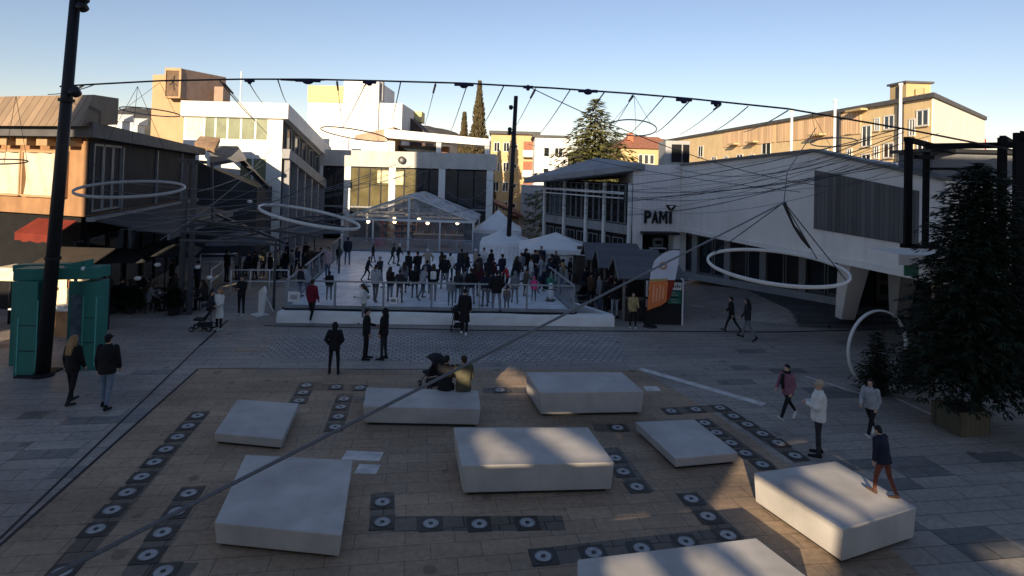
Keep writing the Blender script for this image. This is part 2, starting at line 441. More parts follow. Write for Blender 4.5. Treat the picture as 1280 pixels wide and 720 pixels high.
# rows of dark paving that carry the ground lights
LIGHT_ROWS = [
    [(247, 520), (235, 533), (222, 546.5), (207.5, 562), (193, 578), (177, 596.5), (159, 616), (140, 638), (120, 662), (77, 716)],
    [(236, 617), (221, 640), (203, 666), (185, 694.5)], [(204, 715)],
    [(478, 628), (478, 653)], [(538.5, 655), (599, 655.5), (659, 654)],
    [(679, 696), (742, 691.5), (802, 686), (857.5, 677.5), (910, 669.5)], [(885, 646), (864, 624)],
    [(769, 573), (779, 590), (796, 609)], [(772, 535)],
    [(839, 514), (870, 512), (900, 510)], [(917, 520.5), (934.5, 531), (953, 542.5), (973, 554), (994, 570)],
    [(881, 529), (896, 541), (914, 554), (932, 567), (953, 581)],
    [(383, 482), (379, 491), (374, 501)], [(420, 484), (450, 485)],
    [(430, 499), (426, 509), (423, 521), (419, 534)], [(625, 488)],
]
STRIPS = [((252, 514), (60, 736)), ((243, 608), (170, 720)), ((180, 716), (240, 716)), ((478, 616), (478, 660)), ((463, 655), (705, 654)), ((664, 698), (925, 668)),
          ((918, 674), (858, 617)), ((762, 560), (805, 616)), ((742, 535), (786, 535)), ((832, 514.5), (905, 510)), ((898, 508), (1004, 577)),
          ((876, 524), (960, 585)), ((385, 478), (370, 505)), ((372, 483.5), (456, 485)), ((432, 492), (416, 540)), ((430, 499), (456, 500)), ((604, 488.5), (660, 488))]
st = MB()
for k, (a, b) in enumerate(STRIPS): strip(st, a, b, 0.46, 0.0075 + 0.0001 * k)
st.build('dark_paving_strip', M_DARKP, kind='structure')
M_RIM = mat('ground light steel rim', (0.12, 0.12, 0.12), 0.5, 0.25, 8)
M_LENS = mat('ground light frosted lens', (0.36, 0.36, 0.36), 0.5, 0.25, 12)
M_PLATE = mat('ground light dark plate', (0.048, 0.042, 0.036), 0.5, 0.2)
M_HUB = mat('ground light hub', (0.03, 0.03, 0.03), 0.4, 0.1)
def make_ground_light():
    mb = MB(); mb.box((0, 0, 0.004), (0.44, 0.44, 0.012))
    t = mb.build('ground_light', M_PLATE, bevel=0.002)
    mb = MB(); mb.lathe([(0.045, 0.010), (0.045, 0.019), (0.135, 0.019), (0.14, 0.010)], n=24); lens = mb.build('lens', M_LENS, t, local=True, smooth=False)
    mb = MB(); mb.lathe([(0.04, 0.010), (0.04, 0.024), (0.0, 0.026)], n=16); mb.build('hub', M_HUB, t, local=True)
    mb = MB(); mb.ring((0, 0, 0.014), 0.152, 0.010, n=24, k=6); mb.build('rim', M_RIM, t, local=True)
    return t
GL_LABEL = [
    'in the long row at far left', 'in the short row left of the biggest bench', 'alone below the biggest bench, bottom edge',
    'on the short arm of the L', 'on the long arm of the L',
    'in the row behind the cut-off bench', 'in the short row above the cut-off bench',
    'beside the middle bench, right', 'behind the right end of the middle bench',
    'in the cross row at far right', 'in the slanted outer right row',
    'in the slanted row beside the low right bench', 'in the outer row behind the small left bench',
    'in the cross row left of the seated pair', 'in the inner row behind the small left bench',
    'behind the seated pair, right']
gl0 = None
for ri, row in enumerate(LIGHT_ROWS):
    for k, (px, py) in enumerate(row):
        p = G(px, py, 0.01)
        o = make_ground_light() if gl0 is None else copy_tree(gl0)
        gl0 = gl0 or o
        o.location = (p.x, p.y, 0.008); o.rotation_euler = (0, 0, ANG)
        n = len(row)
        lab = 'square ground light ' + GL_LABEL[ri]
        if n > 1:
            order = ['first', 'second', 'third', 'fourth', 'fifth', 'sixth', 'seventh', 'eighth', 'ninth', 'tenth']
            lab += ', ' + order[k] + (' from left' if ri in (4, 5, 9, 13) else (' from nearest' if ri == 6 else ' from farthest'))
        tag(o, lab, 'ground light', 'square lights set in the paving')

# ------------------------------------------------------------------ concrete benches
M_CONC = mat('smooth pale concrete', (0.47, 0.445, 0.42), 0.62, 0.20, 1.1, 0.12, 40, streak=0.16, detail=9)
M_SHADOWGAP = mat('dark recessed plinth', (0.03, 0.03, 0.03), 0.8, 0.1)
def bench(tops, h, label, inset=0.10):
    c = [G(px, py, h) for px, py in tops]            # back-left, back-right, front-right, front-left
    ctr = sum(c, Vector()) / 4
    base = Vector((ctr.x, ctr.y, 0))
    t = empty('concrete_bench', base, 0, label, 'bench', 'concrete benches on the square')
    mb = MB(); lo = 0.07
    poly = [XY(v) for v in c]
    bot = [(v.x + (ctr.x - v.x) * 0.03, v.y + (ctr.y - v.y) * 0.03) for v in c]
    n = 4; vs = [(p[0], p[1], lo) for p in bot] + [(p[0], p[1], h) for p in poly]
    area = sum(poly[i][0] * poly[(i + 1) % n][1] - poly[(i + 1) % n][0] * poly[i][1] for i in range(n))
    if area < 0: vs = vs[:4][::-1] + vs[4:][::-1]
    mb.add(vs, [(3, 2, 1, 0), (4, 5, 6, 7)] + [(i, (i + 1) % 4, 4 + (i + 1) % 4, 4 + i) for i in range(4)])
    mb.build('slab', M_CONC, t, bevel=0.018)
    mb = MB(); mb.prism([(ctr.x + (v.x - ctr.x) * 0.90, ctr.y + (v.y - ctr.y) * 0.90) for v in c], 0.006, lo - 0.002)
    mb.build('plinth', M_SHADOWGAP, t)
    return t
bench([(297, 499), (374, 504), (353, 549), (268, 541)], 0.28, 'small low concrete bench, farthest left of the benches')
bench([(458, 484), (598, 488), (601, 511), (454, 508)], 0.48, 'long concrete bench that the seated pair sits on')
bench([(567, 534), (735, 534), (768, 578), (577, 582)], 0.62, 'tall concrete bench in the very middle with sun streaks on top')
bench([(657, 465), (777, 465), (805, 489), (675, 491)], 0.64, 'grey concrete bench at the back, right of the seated pair')
bench([(307, 568), (441, 575), (427, 669), (268, 653)], 0.44, 'biggest concrete bench, square, at the lower left under the cable')
bench([(794, 527), (868, 524), (923, 566), (844, 573)], 0.28, 'small low concrete bench right of the middle bench')
bench([(942, 591), (1045, 576), (1146, 634), (1053, 662)], 0.62, 'large concrete bench at lower right with a child standing on it')
bench([(722, 699), (945, 672), (1035, 740), (720, 800)], 0.50, 'concrete bench cut off by the bottom edge of the picture')

# ------------------------------------------------------------------ added wall behind the camera: shades the square, holes shape the sun patches
YW = -14.0
def back(p):                                        # where the sun ray through p crosses the wall plane y = YW
    t = (p.y - YW) / LDIR.y
    q = p - LDIR * t
    return (q.x, q.z)
def gpoly(pts, z): return [back(G(px, py, z)) for px, py in pts]
XL = back(Vector((-17.0, 24.0, 5)))[0] - 0.1
SHX, SHZ = 1 * 0.268, -1 * 0.2677           # heights first worked out for a wall 1 m farther back
outer = [(XL - 7, 11.6 + SHZ), (XL - 7, 0.0), (15 + SHX, 0.0), (15 + SHX, 16.8 + SHZ), (5 + SHX, 16.8 + SHZ), (5 + SHX, 23.2 + SHZ), (-14 + SHX, 23.2 + SHZ), (-14 + SHX, 27.9 + SHZ), (XL, 27.9 + SHZ), (XL, 9.6 + SHZ), (XL - 1.3, 9.6 + SHZ), (XL - 1.3, 11.6 + SHZ)]
holes = [  # openings shaped to cast the sun patches, most standing for reflected sunlight
    gpoly([(600, 451), (622, 454), (684, 486), (640, 492)], 0),
    gpoly([(658, 533), (692, 533), (769, 577), (722, 581)], 0.62),
    gpoly([(590, 541), (612, 541), (668, 580), (610, 582)], 0.62),
    gpoly([(996, 586), (1038, 577), (1136, 629), (1092, 644)], 0.62),
    gpoly([(980, 607), (1002, 606), (1087, 647), (1068, 654)], 0.62),
    [back(G(878, 648, 0)), back(G(946, 598, 0.60)), back(G(1048, 660, 0.60)), back(G(1048, 713, 0)), back(G(1000, 735, 0))],
    gpoly([(752, 699), (802, 691), (870, 770), (785, 770)], 0.5),
    gpoly([(850, 687), (905, 679), (985, 750), (900, 750)], 0.5),
    [back(Vector(v)) for v in ((-17.2, 22.8, 0.12), (-16.3, 22.8, 0.12), (-16.3, 22.8, 2.2), (-17.2, 22.8, 2.2))],
    gpoly([(1212, 690), (1264, 680), (1315, 702), (1288, 724)], 0),
]
cu = bpy.data.curves.new('wall', 'CURVE'); cu.dimensions = '2D'; cu.fill_mode = 'BOTH'; cu.extrude = 0.02
for pts in [outer] + holes:
    sp = cu.splines.new('POLY'); sp.points.add(len(pts) - 1); sp.use_cyclic_u = True
    for k, (x, z) in enumerate(pts): sp.points[k].co = (x, z, 0, 1)
tmp = bpy.data.objects.new('wall', cu); COL.objects.link(tmp)
bpy.context.view_layer.update()
me = bpy.data.meshes.new_from_object(tmp.evaluated_get(bpy.context.evaluated_depsgraph_get()))
bpy.data.objects.remove(tmp)
me.transform(Matrix.Translation((0, YW, 0)) @ Matrix.Rotation(R(90), 4, 'X'))
M_SHADEWALL = mat('shade wall render', (0.80, 0.72, 0.60), 0.8, 0.1)  # pale so that the added wall bounces light into the square
me.materials.clear(); me.materials.append(M_SHADEWALL)
o = bpy.data.objects.new('shade_wall', me); COL.objects.link(o)
tag(o, 'added unseen wall behind the viewer, pierced to shape shade and sun patches', 'building')
# ------------------------------------------------------------------ facade helper
class F:
    """a wall plane: O = its left foot seen from outside, U runs to the right, N points out"""
    def __init__(s, O, U):
        s.O = Vector((O[0], O[1], 0)); s.U = Vector((U[0], U[1], 0)).normalized()
        s.N = Vector((s.U.y, -s.U.x, 0)); s.rz = math.atan2(s.U.y, s.U.x)
    def p(s, u, z, out=0.0): return s.O + s.U * u + s.N * out + Vector((0, 0, z))
    def u_of(s, px, py=200):
        d = ray(px, py); n = s.N
        t = (s.O - CAM).dot(n) / Vector((d.x, d.y, 0)).dot(n)
        q = CAM + d * t
        return (q - s.O).dot(s.U), q.z
    def box(s, mb, u0, u1, z0, z1, o0, o1, mi=0):
        c = s.p((u0 + u1) / 2, (z0 + z1) / 2, (o0 + o1) / 2)
        return mb.box(c, (abs(u1 - u0), abs(o1 - o0), abs(z1 - z0)), s.rz, mi)
    def window(s, u, z, wd, ht, parent, mf, mg, fr=0.07, mull=1, out=0.03, cross=False, sill=None, name='window'):
        mb = MB(); a, b = u - wd / 2, u + wd / 2; c, d = z, z + ht
        s.box(mb, a, b, c, c + fr, -0.05, out); s.box(mb, a, b, d - fr, d, -0.05, out)
        s.box(mb, a, a + fr, c + fr, d - fr, -0.05, out); s.box(mb, b - fr, b, c + fr, d - fr, -0.05, out)
        for k in range(mull):
            q = a + wd * (k + 1) / (mull + 1)
            s.box(mb, q - fr * 0.4, q + fr * 0.4, c + fr, d - fr, -0.05, out - 0.008)
        if cross: s.box(mb, a + fr, b - fr, c + ht * 0.68, c + ht * 0.68 + fr * 0.8, -0.05, out - 0.004)
        wo = mb.build(name, mf, parent)
        mb = MB(); s.box(mb, a + fr * 0.5, b - fr * 0.5, c + fr * 0.5, d - fr * 0.5, -0.045, 0.008); mb.build('pane', mg, wo)
        if sill:
            mb = MB(); s.box(mb, a - 0.08, b + 0.08, c - 0.07, c - 0.003, -0.04, out + 0.09); mb.build('sill', sill, wo)
        return wo

M_WHITE = mat('white render', (0.78, 0.76, 0.72), 0.75, 0.07, 0.8, streak=0.10)
M_WHITEP = mat('white painted steel', (0.74, 0.74, 0.72), 0.45, 0.06, 3)
M_GREYW = mat('grey render', (0.30, 0.30, 0.31), 0.8, 0.12, 1.2, streak=0.2)
M_DARKW = mat('dark cladding', (0.045, 0.047, 0.052), 0.6, 0.2, 1.0, streak=0.2)
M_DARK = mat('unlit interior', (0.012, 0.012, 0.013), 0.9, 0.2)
M_STEEL = mat('dark painted steel', (0.022, 0.023, 0.026), 0.45, 0.2, 2)
M_GREYST = mat('grey painted steel', (0.20, 0.21, 0.22), 0.5, 0.12, 2)
M_BEIGE = mat('sandy render', (0.46, 0.31, 0.18), 0.8, 0.10, 0.7, streak=0.15)
M_OCHRE = mat('ochre render', (0.42, 0.27, 0.15), 0.8, 0.15, 0.8, streak=0.25)
M_GLASS = glassy('dark window glass')
M_GLASSB = glassy('bluish window glass', (0.03, 0.04, 0.05), 0.05)
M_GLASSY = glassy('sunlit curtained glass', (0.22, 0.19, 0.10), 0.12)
M_CURT = mat('pale curtain', (0.60, 0.58, 0.50), 0.9, 0.2, 3)
M_TAR = mat('roof felt', (0.10, 0.10, 0.105), 0.85, 0.2, 1.5)
M_RUST = mat('weathered brown sheet', (0.30, 0.20, 0.13), 0.7, 0.3, 1.4, streak=0.6)
M_TILE = mat('red roof tile', (0.32, 0.14, 0.09), 0.8, 0.25, 3)

# ------------------------------------------------------------------ low building at far left with lit front
C1 = Vector((-17.0, 24.0, 0))
fu = Vector((0.955, -0.297, 0)).normalized(); su = Vector((-0.25, 0.968, 0)).normalized()
LW, LD = 17.0, 16.5
FR1 = F(C1 - fu * LW, fu); SD1 = F(C1, su)
b1 = empty('corner_building', C1, 0, 'brown two storey building at far left, sunlit front, dark long side', 'building')
A, B_, C_, D_ = C1 - fu * LW, C1, C1 + su * LD, C1 - fu * LW + su * LD
def offs(poly, d):
    """grow a convex counter-clockwise footprint by d"""
    c = sum((Vector(p) for p in poly), Vector((0, 0, 0))) / len(poly)
    n = len(poly); out = []
    for i in range(n):
        p, a, b = Vector(poly[i]), Vector(poly[i - 1]), Vector(poly[(i + 1) % n])
        e1 = (p - a).normalized(); e2 = (b - p).normalized()
        n1 = Vector((e1.y, -e1.x, 0)); n2 = Vector((e2.y, -e2.x, 0))
        k = (n1 + n2); k = k / max(0.3, k.dot(n1))
        out.append(p + k * d)
    return out
foot = [A, B_, C_, D_]
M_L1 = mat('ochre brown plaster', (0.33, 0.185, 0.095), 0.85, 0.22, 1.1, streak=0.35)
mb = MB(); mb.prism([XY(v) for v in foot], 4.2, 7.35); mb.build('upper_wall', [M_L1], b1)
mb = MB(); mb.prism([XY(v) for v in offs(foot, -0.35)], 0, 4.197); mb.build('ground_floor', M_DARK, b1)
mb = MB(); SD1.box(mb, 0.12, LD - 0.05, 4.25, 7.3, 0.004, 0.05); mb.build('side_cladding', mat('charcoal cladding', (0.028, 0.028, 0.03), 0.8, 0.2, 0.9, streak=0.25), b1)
# roof: shallow slab with deep metal fascia along the front
ro = offs(foot, 0.55)
mb = MB(); mb.prism([XY(v) for v in ro], [7.36, 7.36, 7.06, 7.06], [7.95, 7.95, 7.50, 7.50]); mb.build('roof', mat('zinc roof', (0.10, 0.10, 0.105), 0.7, 0.2, 1.5, streak=0.2), b1)
M_FASC = ribbed('ribbed brown fascia', (0.27, 0.19, 0.12), (0.08, 0.05, 0.035), 0.42, tuple(fu), 0.6, 0.22, 0.35)
mb = MB()
p0, p1 = FR1.p(-0.6, 0, 0.95), FR1.p(LW + 0.9, 0, 0.95)
q0, q1 = FR1.p(-0.6, 0, 0.25), FR1.p(LW + 0.55, 0, 0.25)
r0, r1 = FR1.p(-0.6, 0, -0.9), FR1.p(LW + 0.45, 0, -0.9)
def zz(v, z): return Vector((v.x, v.y, z))
vs = [zz(p0, 7.75), zz(p1, 7.75), zz(q0, 9.0), zz(q1, 9.05), zz(r0, 9.0), zz(r1, 9.05), zz(r0, 7.96), zz(r1, 7.96)]
mb.add(vs, [(0, 1, 3, 2), (2, 3, 5, 4), (4, 5, 7, 6), (1, 7, 5, 3), (0, 2, 4, 6)], 0); mb.add(vs, [(0, 6, 7, 1)], 1)
mb.build('fascia', [M_FASC, M_DARKW], b1)
for k in range(9):
    mb = MB(); u = LW - 0.6 - k * 1.15
    FR1.box(mb, u - 0.30, u + 0.30, 7.0, 7.33, 0.003, 0.55); mb.build('beam_end', M_OCHRE, b1)
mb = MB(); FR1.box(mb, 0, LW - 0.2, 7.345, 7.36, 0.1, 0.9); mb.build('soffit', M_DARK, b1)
# window band covered by crumpled white sheeting
M_SHEET = mat('translucent white sheeting', (0.55, 0.48, 0.38), 0.5, 0.12, 3)
for k in range(4):
    u1 = LW - 1.0 - k * 2.5; u0 = u1 - 2.35
    mb = MB(); nx, nz = 26, 12; vs = []; fs = []
    rr = random.Random(k)
    ph = [rr.uniform(0, 6) for _ in range(6)]
    for j in range(nz + 1):
        for i in range(nx + 1):
            u = u0 + (u1 - u0) * i / nx; z = 4.98 + 1.75 * j / nz
            fold = 0.05 * math.sin(9 * i / nx * 2 + ph[0] + 1.5 * math.sin(j / nz * 3 + ph[1])) + 0.04 * math.sin(17 * i / nx + j / nz * 5 + ph[2]) + 0.02 * math.sin(31 * i / nx - 7 * j / nz)
            vs.append(FR1.p(u, z, 0.10 + fold * 0.8))
    for j in range(nz):
        for i in range(nx):
            a = j * (nx + 1) + i; fs.append((a, a + 1, a + nx + 2, a + nx + 1))
    mb.add(vs, fs); sh = mb.build('window_sheeting', M_SHEET, b1, smooth=True)
    mb = MB()
    for (a, b, c, d) in ((u0 - 0.06, u0 + 0.03, 4.93, 6.80), (u1 - 0.03, u1 + 0.05, 4.93, 6.80), (u0 + 0.03, u1 - 0.03, 6.72, 6.80), (u0 + 0.03, u1 - 0.03, 4.90, 4.98)):
        FR1.box(mb, a, b, c, d, 0.003, 0.19)
    mb.build('frame', M_OCHRE, sh)
# side windows: tall grey mullions near the corner
for u in (0.5, 1.5, 2.5):
    SD1.window(u + 0.4, 4.35, 0.95, 2.8, b1, M_GREYST, M_GLASS, 0.09, 0, 0.10)
for u in (3.4, 8.3, 13.0):
    mb = MB(); SD1.box(mb, u, u + 0.12, 4.25, 7.1, 0.052, 0.16); mb.build('mullion', M_GREYST, b1)
# side canopy over the terrace
M_CANV = mat('dark grey awning canvas', (0.045, 0.047, 0.052), 0.8, 0.2, 2)
mb = MB()
mb.slab([SD1.p(0.2, 4.1, 0.1), SD1.p(0.2, 3.5, 3.0), SD1.p(13.5, 3.5, 3.0), SD1.p(13.5, 4.1, 0.1)], 0.06)
mb.build('side_canopy', M_CANV, b1)
mb = MB(); SD1.box(mb, 0.2, 13.5, 3.25, 3.47, 2.95, 3.03); mb.build('canopy_valance', mat('grey valance', (0.16, 0.165, 0.17), 0.7, 0.1), b1)
mb = MB(); SD1.box(mb, 0, LD, 4.0, 4.18, 0.06, 0.35); mb.build('gutter', M_GREYST, b1)
mb = MB(); SD1.box(mb, 0.1, 15.5, 0.1, 3.2, -0.345, -0.28)
mb.build('shop_front', M_GLASS, b1)
for k in range(7):
    mb = MB(); u = 1 + 2.2 * k; SD1.box(mb, u, u + 0.1, 0.05, 3.3, -0.275, -0.2); mb.build('shop_mullion', M_STEEL, b1)
# roof chimneys
for (px, py, Y) in ((149, 150, 38), (168, 160, 41)):
    q = at(px, py, Y); mb = MB(); mb.box((q.x, q.y, 8.0), (0.9, 0.8, 2.0)); ch = mb.build('chimney', M_WHITE, b1)
    mb = MB(); mb.prism([(q.x - 0.6, q.y - 0.5), (q.x + 0.6, q.y - 0.5), (q.x + 0.6, q.y + 0.5), (q.x - 0.6, q.y + 0.5)], 9.003, [9.1, 9.1, 9.5, 9.5]); mb.build('chimney_cap', M_WHITE, ch)

# red and orange awnings on the sunlit front
M_RED = mat('red awning canvas', (0.16, 0.025, 0.015), 0.8, 0.2, 2)
u0, u1 = LW - 2.35, LW - 0.2
mb = MB(); mb.slab([FR1.p(u0, 4.05, 0.15), FR1.p(u0, 3.55, 1.0), FR1.p(u1, 3.55, 1.0), FR1.p(u1, 4.05, 0.15)], 0.04)
aw = mb.build('awning', M_RED, b1)
mb = MB(); vs = []; fs = []
for i in range(25):
    u = u0 + (u1 - u0) * i / 24; o_ = 1.0 + 0.03 * math.sin(i * 1.3)
    vs += [FR1.p(u, 3.54, 1.0), FR1.p(u, 3.22 + 0.03 * math.sin(i * 0.8), o_)]
    if i: fs.append((2 * i - 2, 2 * i - 1, 2 * i + 1, 2 * i))
mb.add(vs, fs); mb.build('valance', M_RED, aw)

# food stall with a sunlit counter beside the building
sp = at(86, 330, 22.3); S0 = Vector((sp.x - 0.2, sp.y, 0))
stl = empty('food_stall', S0, 0, 'food stall with orange canopy and bright counter behind the teal portal', 'stall')
M_ORC = mat('orange tarpaulin', (0.62, 0.34, 0.14), 0.7, 0.12, 2)
M_WOODL = mat('light plank', (0.48, 0.26, 0.12), 0.7, 0.25, 3)
def sb(name, x0, x1, y0, y1, z0, z1, m):
    mb = MB(); mb.box((S0.x + (x0 + x1) / 2, S0.y + (y0 + y1) / 2, (z0 + z1) / 2), (x1 - x0, y1 - y0, z1 - z0)); return mb.build(name, m, stl)
mb = MB(); mb.slab([S0 + Vector(v) for v in ((-0.7, -1.1, 2.55), (1.3, -1.1, 2.45), (1.3, 0.9, 3.1), (-0.7, 0.9, 3.1))], 0.05); mb.build('canopy', M_ORC, stl)
sb('counter', -1.5, 0.5, -0.35, 0.25, 0.0, 0.95, M_WOODL); sb('counter_top', -1.6, 0.6, -0.45, 0.35, 0.953, 1.0, M_WHITE)
sb('back_board', -1.5, 0.55, 0.6, 0.66, 0.9, 2.3, mat('cream board', (0.82, 0.72, 0.48), 0.6, 0.12, 5))
for k, (x, z, w_, h_) in enumerate(((-0.75, 1.55, 0.32, 0.10), (-0.2, 1.75, 0.10, 0.3), (0.25, 1.6, 0.06, 0.4), (-1.2, 1.7, 0.2, 0.2))):
    sb('menu_sign', x - w_ / 2, x + w_ / 2, 0.55, 0.597, z - h_ / 2, z + h_ / 2, M_TILE)
for x, y in ((-0.65, -1.0), (1.2, -1.0), (-0.65, 0.8), (1.2, 0.8)): sb('post', x - 0.04, x + 0.04, y - 0.04, y + 0.04, 0, 2.46, M_STEEL)
for k in range(3): sb('tray', -1.3 + k * 0.6, -0.9 + k * 0.6, -0.3, 0.1, 1.003, 1.12, M_WHITEP)

# second canopy lean-to left of the stall
mb = MB(); q = at(30, 330, 23)
mb.box((q.x, q.y, 2.1), (1.5, 1.0, 0.5)); o = mb.build('sign_box', mat('cream sign face', (0.75, 0.66, 0.48), 0.5, 0.25, 4), bevel=0.05, label='cream lit sign box left of the food stall', cat='sign')
mb = MB(); mb.box((q.x, q.y + 0.05, 0.92), (0.12, 0.12, 1.84)); mb.build('post', M_STEEL, o)

# ------------------------------------------------------------------ dark shed roofs behind
b2 = empty('rear_shop', at(290, 250, 44) * Vector((1, 1, 0)) if False else Vector((-20.0, 44, 0)), 0, 'dark low shop between the brown building and the white glazed one', 'building')
a_, b__ = at(247, 200, 41.5), at(330, 200, 44)
poly = [(a_.x - 4, a_.y), (a_.x, a_.y), (b__.x, b__.y - 1), (b__.x, b__.y + 1.7), (a_.x - 4, a_.y + 3)]
mb = MB(); mb.prism(poly, 0, [6.6, 6.6, 4.9, 4.9, 6.6]); mb.build('wall', M_DARKW, b2)
qa, qb, qc, qd = at(262, 204, 41.2), at(307, 196, 41.8), at(297, 182, 44.5), at(262, 182, 44.5)
mb = MB(); mb.slab([qa, qb, qc, qd], 0.25); mb.build('roof', mat('grey felt roof', (0.15, 0.15, 0.16), 0.8, 0.2, 2), b2)
qa, qb, qc, qd = at(243, 178, 40.9), at(268, 187, 40.6), at(275, 172, 42.0), at(250, 170, 42.2)
mb = MB(); mb.slab([qa, qb, qc, qd], 0.35); mb.build('roof_hood', M_RUST, b2)
qa, qb = at(298, 196, 43), at(336, 236, 43)
mb = MB(); mb.beam(qa, qb, 0.35, 0.3); mb.build('roof_edge', M_STEEL, b2)

# ------------------------------------------------------------------ white three storey building with tower
Y2 = 46.0
ox, rx = at(228, 200, Y2), at(352, 200, Y2)
FR2 = F((ox.x, Y2), (1, 0)); W2 = rx.x - ox.x; D2 = 10.5
SD2 = F((rx.x, Y2), (0.01, 1))
b3 = empty('glazed_building', Vector((rx.x, Y2, 0)), 0, 'white three storey building with green tinted windows and sunlit front', 'building')
zt = at(290, 128, Y2).z; zb = at(290, 142, Y2).z
zk = [zt, zt, zt - 2.9, zt - 2.9]
poly = [XY(FR2.p(0, 0)), XY(FR2.p(W2, 0)), XY(SD2.p(D2, 0)), XY(FR2.p(0, 0, -D2))]
mb = MB(); mb.prism(poly, 0, [zb - 0.3, zb - 0.3, zb - 3.2, zb - 3.2]); mb.build('wall', M_WHITE, b3)
tp_ = [SD2.p(0.05, 0, 0.004), SD2.p(D2 - 0.05, 0, 0.004), SD2.p(D2 - 0.05, zb - 3.3, 0.004), SD2.p(0.05, zb - 0.4, 0.004)]
mb = MB(); mb.add(tp_ + [v - SD2.N * 0.003 for v in tp_], [(0, 1, 2, 3)]); mb.v = mb.v[:4]; mb.build('side_shade_sheet', M_DARKW, b3)  # dark sheet over the white side: its shade is put into the colour
ov = [XY(FR2.p(-0.1, 0, 0.35)), XY(FR2.p(W2 + 0.5, 0, 0.35)), XY(SD2.p(D2, 0, 0.5)), XY(FR2.p(-0.1, 0, -D2))]
mb = MB(); mb.prism(ov, [zb - 0.298, zb - 0.298, zb - 3.198, zb - 3.198], zk); mb.build('roof', M_WHITE, b3)
_, zw1 = FR2.u_of(300, 145); _, zw0 = FR2.u_of(300, 175)
for (pa, pb, mg) in ((231, 254, M_CURT), (254, 268, M_GLASSY), (268, 283, M_GLASSB), (283, 300, M_GLASSB), (300, 318, M_GLASSY), (318, 334, M_GLASSY)):
    ua, ub = FR2.u_of(pa)[0], FR2.u_of(pb)[0]
    FR2.window((ua + ub) / 2, zw0, ub - ua - 0.02, zw1 - zw0, b3, M_WHITEP, mat('sage glass film', (0.22, 0.24, 0.15), 0.15, 0.25, 1.2, spec=0.8) if mg is not M_CURT else M_CURT, 0.06, 0)
_, zw3 = FR2.u_of(300, 197); _, zw2 = FR2.u_of(300, 225)
for (pa, pb) in ((300, 316), (316, 334)):
    ua, ub = FR2.u_of(pa)[0], FR2.u_of(pb)[0]
    FR2.window((ua + ub) / 2, zw2 - 1.2, ub - ua - 0.02, zw3 - zw2 + 1.2, b3, M_WHITEP, mat('sage glass film', (0.22, 0.24, 0.15)), 0.06, 0)
for k in range(6):  # frames, piers and floor band greyed: the side's shade put into the colour
    u = 0.7 + k * 1.7; s_ = -0.276 * u
    SD2.window(u + 0.5, zw0 + s_ - 0.55, 1.1, 1.75, b3, M_GREYST, M_GLASSB if k % 2 else M_GLASS, 0.12, 0, 0.08)
    mb = MB(); SD2.box(mb, u - 0.35, u - 0.1, 0, zw0 + s_ - 0.9, 0.004, 0.5); mb.build('pier', M_GREYW, b3)
    SD2.window(u + 0.55, 0.3, 1.15, zw0 + s_ - 1.7, b3, M_STEEL, M_GLASS, 0.08, 0, 0.05)
mb = MB()
pa, pb = SD2.p(-0.1, zw0 - 0.95, 0.35), SD2.p(D2, zw0 - 0.95 - 0.276 * D2, 0.35)
mb.beam(pa, pb, 0.6, 0.75); mb.build('floor_band', M_GREYW, b3)
# the tower
q0, q1 = at(188, 170, 49), at(233, 170, 49)
zt2 = at(210, 91, 49).z
tw = empty('clock_tower', Vector(((q0.x + q1.x) / 2, 49, 0)), 0, 'sandy tower with a brown clock box on top at left', 'tower')
mb = MB(); mb.prism([(q0.x, 49), (q1.x, 49), (q1.x, 52.5), (q0.x + 0.3, 52.5)], 0, [zt2 - 0.2, zt2, zt2, zt2 - 0.2]); mb.build('shaft', M_BEIGE, tw)
c0, c1 = at(208, 120, 48.4), at(228, 120, 48.4); za, zc = at(218, 86, 48.4).z, at(218, 123, 48.4).z
mb = MB(); mb.prism([(c0.x, 48.2), (c1.x, 48.2), (c1.x + 1.6, 52.3), (c0.x, 52.3)], zc, za); mb.build('clock_box', mat('brown sheet cladding', (0.36, 0.25, 0.19), 0.7, 0.15, 2), tw)
mb = MB()
FT = F((c0.x, 48.2), (1, 0)); wdt = c1.x - c0.x
for (a, b, c, d) in ((0, wdt, zc, zc + 0.12), (0, wdt, za - 0.2, za + 0.02), (0, 0.1, zc + 0.12, za - 0.2), (wdt - 0.14, wdt + 0.02, zc + 0.12, za - 0.2)): FT.box(mb, a, b, c, d, 0.003, 0.14)
mb.build('clock_frame', M_BEIGE, tw)
mb = MB(); FT.box(mb, 0.1, wdt - 0.14, zc + 0.12, za - 0.2, 0.004, 0.05); fc = mb.build('clock_face', mat('bronze clock face', (0.14, 0.085, 0.05), 0.6, 0.3, 3), tw)
mb = MB(); cz = zc + (za - zc) * 0.52; cu_ = wdt / 2
for an, ln in ((80, 0.55), (-30, 0.5), (205, 0.4), (130, 0.3), (-75, 0.6)):
    mb.beam(FT.p(cu_, cz, 0.08), FT.p(cu_ + ln * 0.8 * math.cos(R(an)), cz + ln * math.sin(R(an)), 0.08), 0.09, 0.05, up=Vector((0, -1, 0)))
mb.build('clock_hands', mat('dark bronze', (0.03, 0.02, 0.015), 0.5, 0.1), fc)
mb = MB(); mb.prism([(c1.x + 1.65, 50.2), (c1.x + 2.4, 50.2), (c1.x + 2.4, 51.5), (c1.x + 1.65, 51.5)], at(240, 127, 50).z, at(240, 107, 50).z); mb.build('vent_stack', mat('brown sheet cladding', (0.3, 0.2, 0.15)), tw)
mb = MB(); mb.tube([(c1.x + 3.6, 50.8, zt - 2.0), (c1.x + 3.6, 50.8, at(270, 88, 50.8).z)], 0.05); mb.build('antenna_mast', M_WHITEP, None, label='thin white mast right of the clock tower', cat='mast')

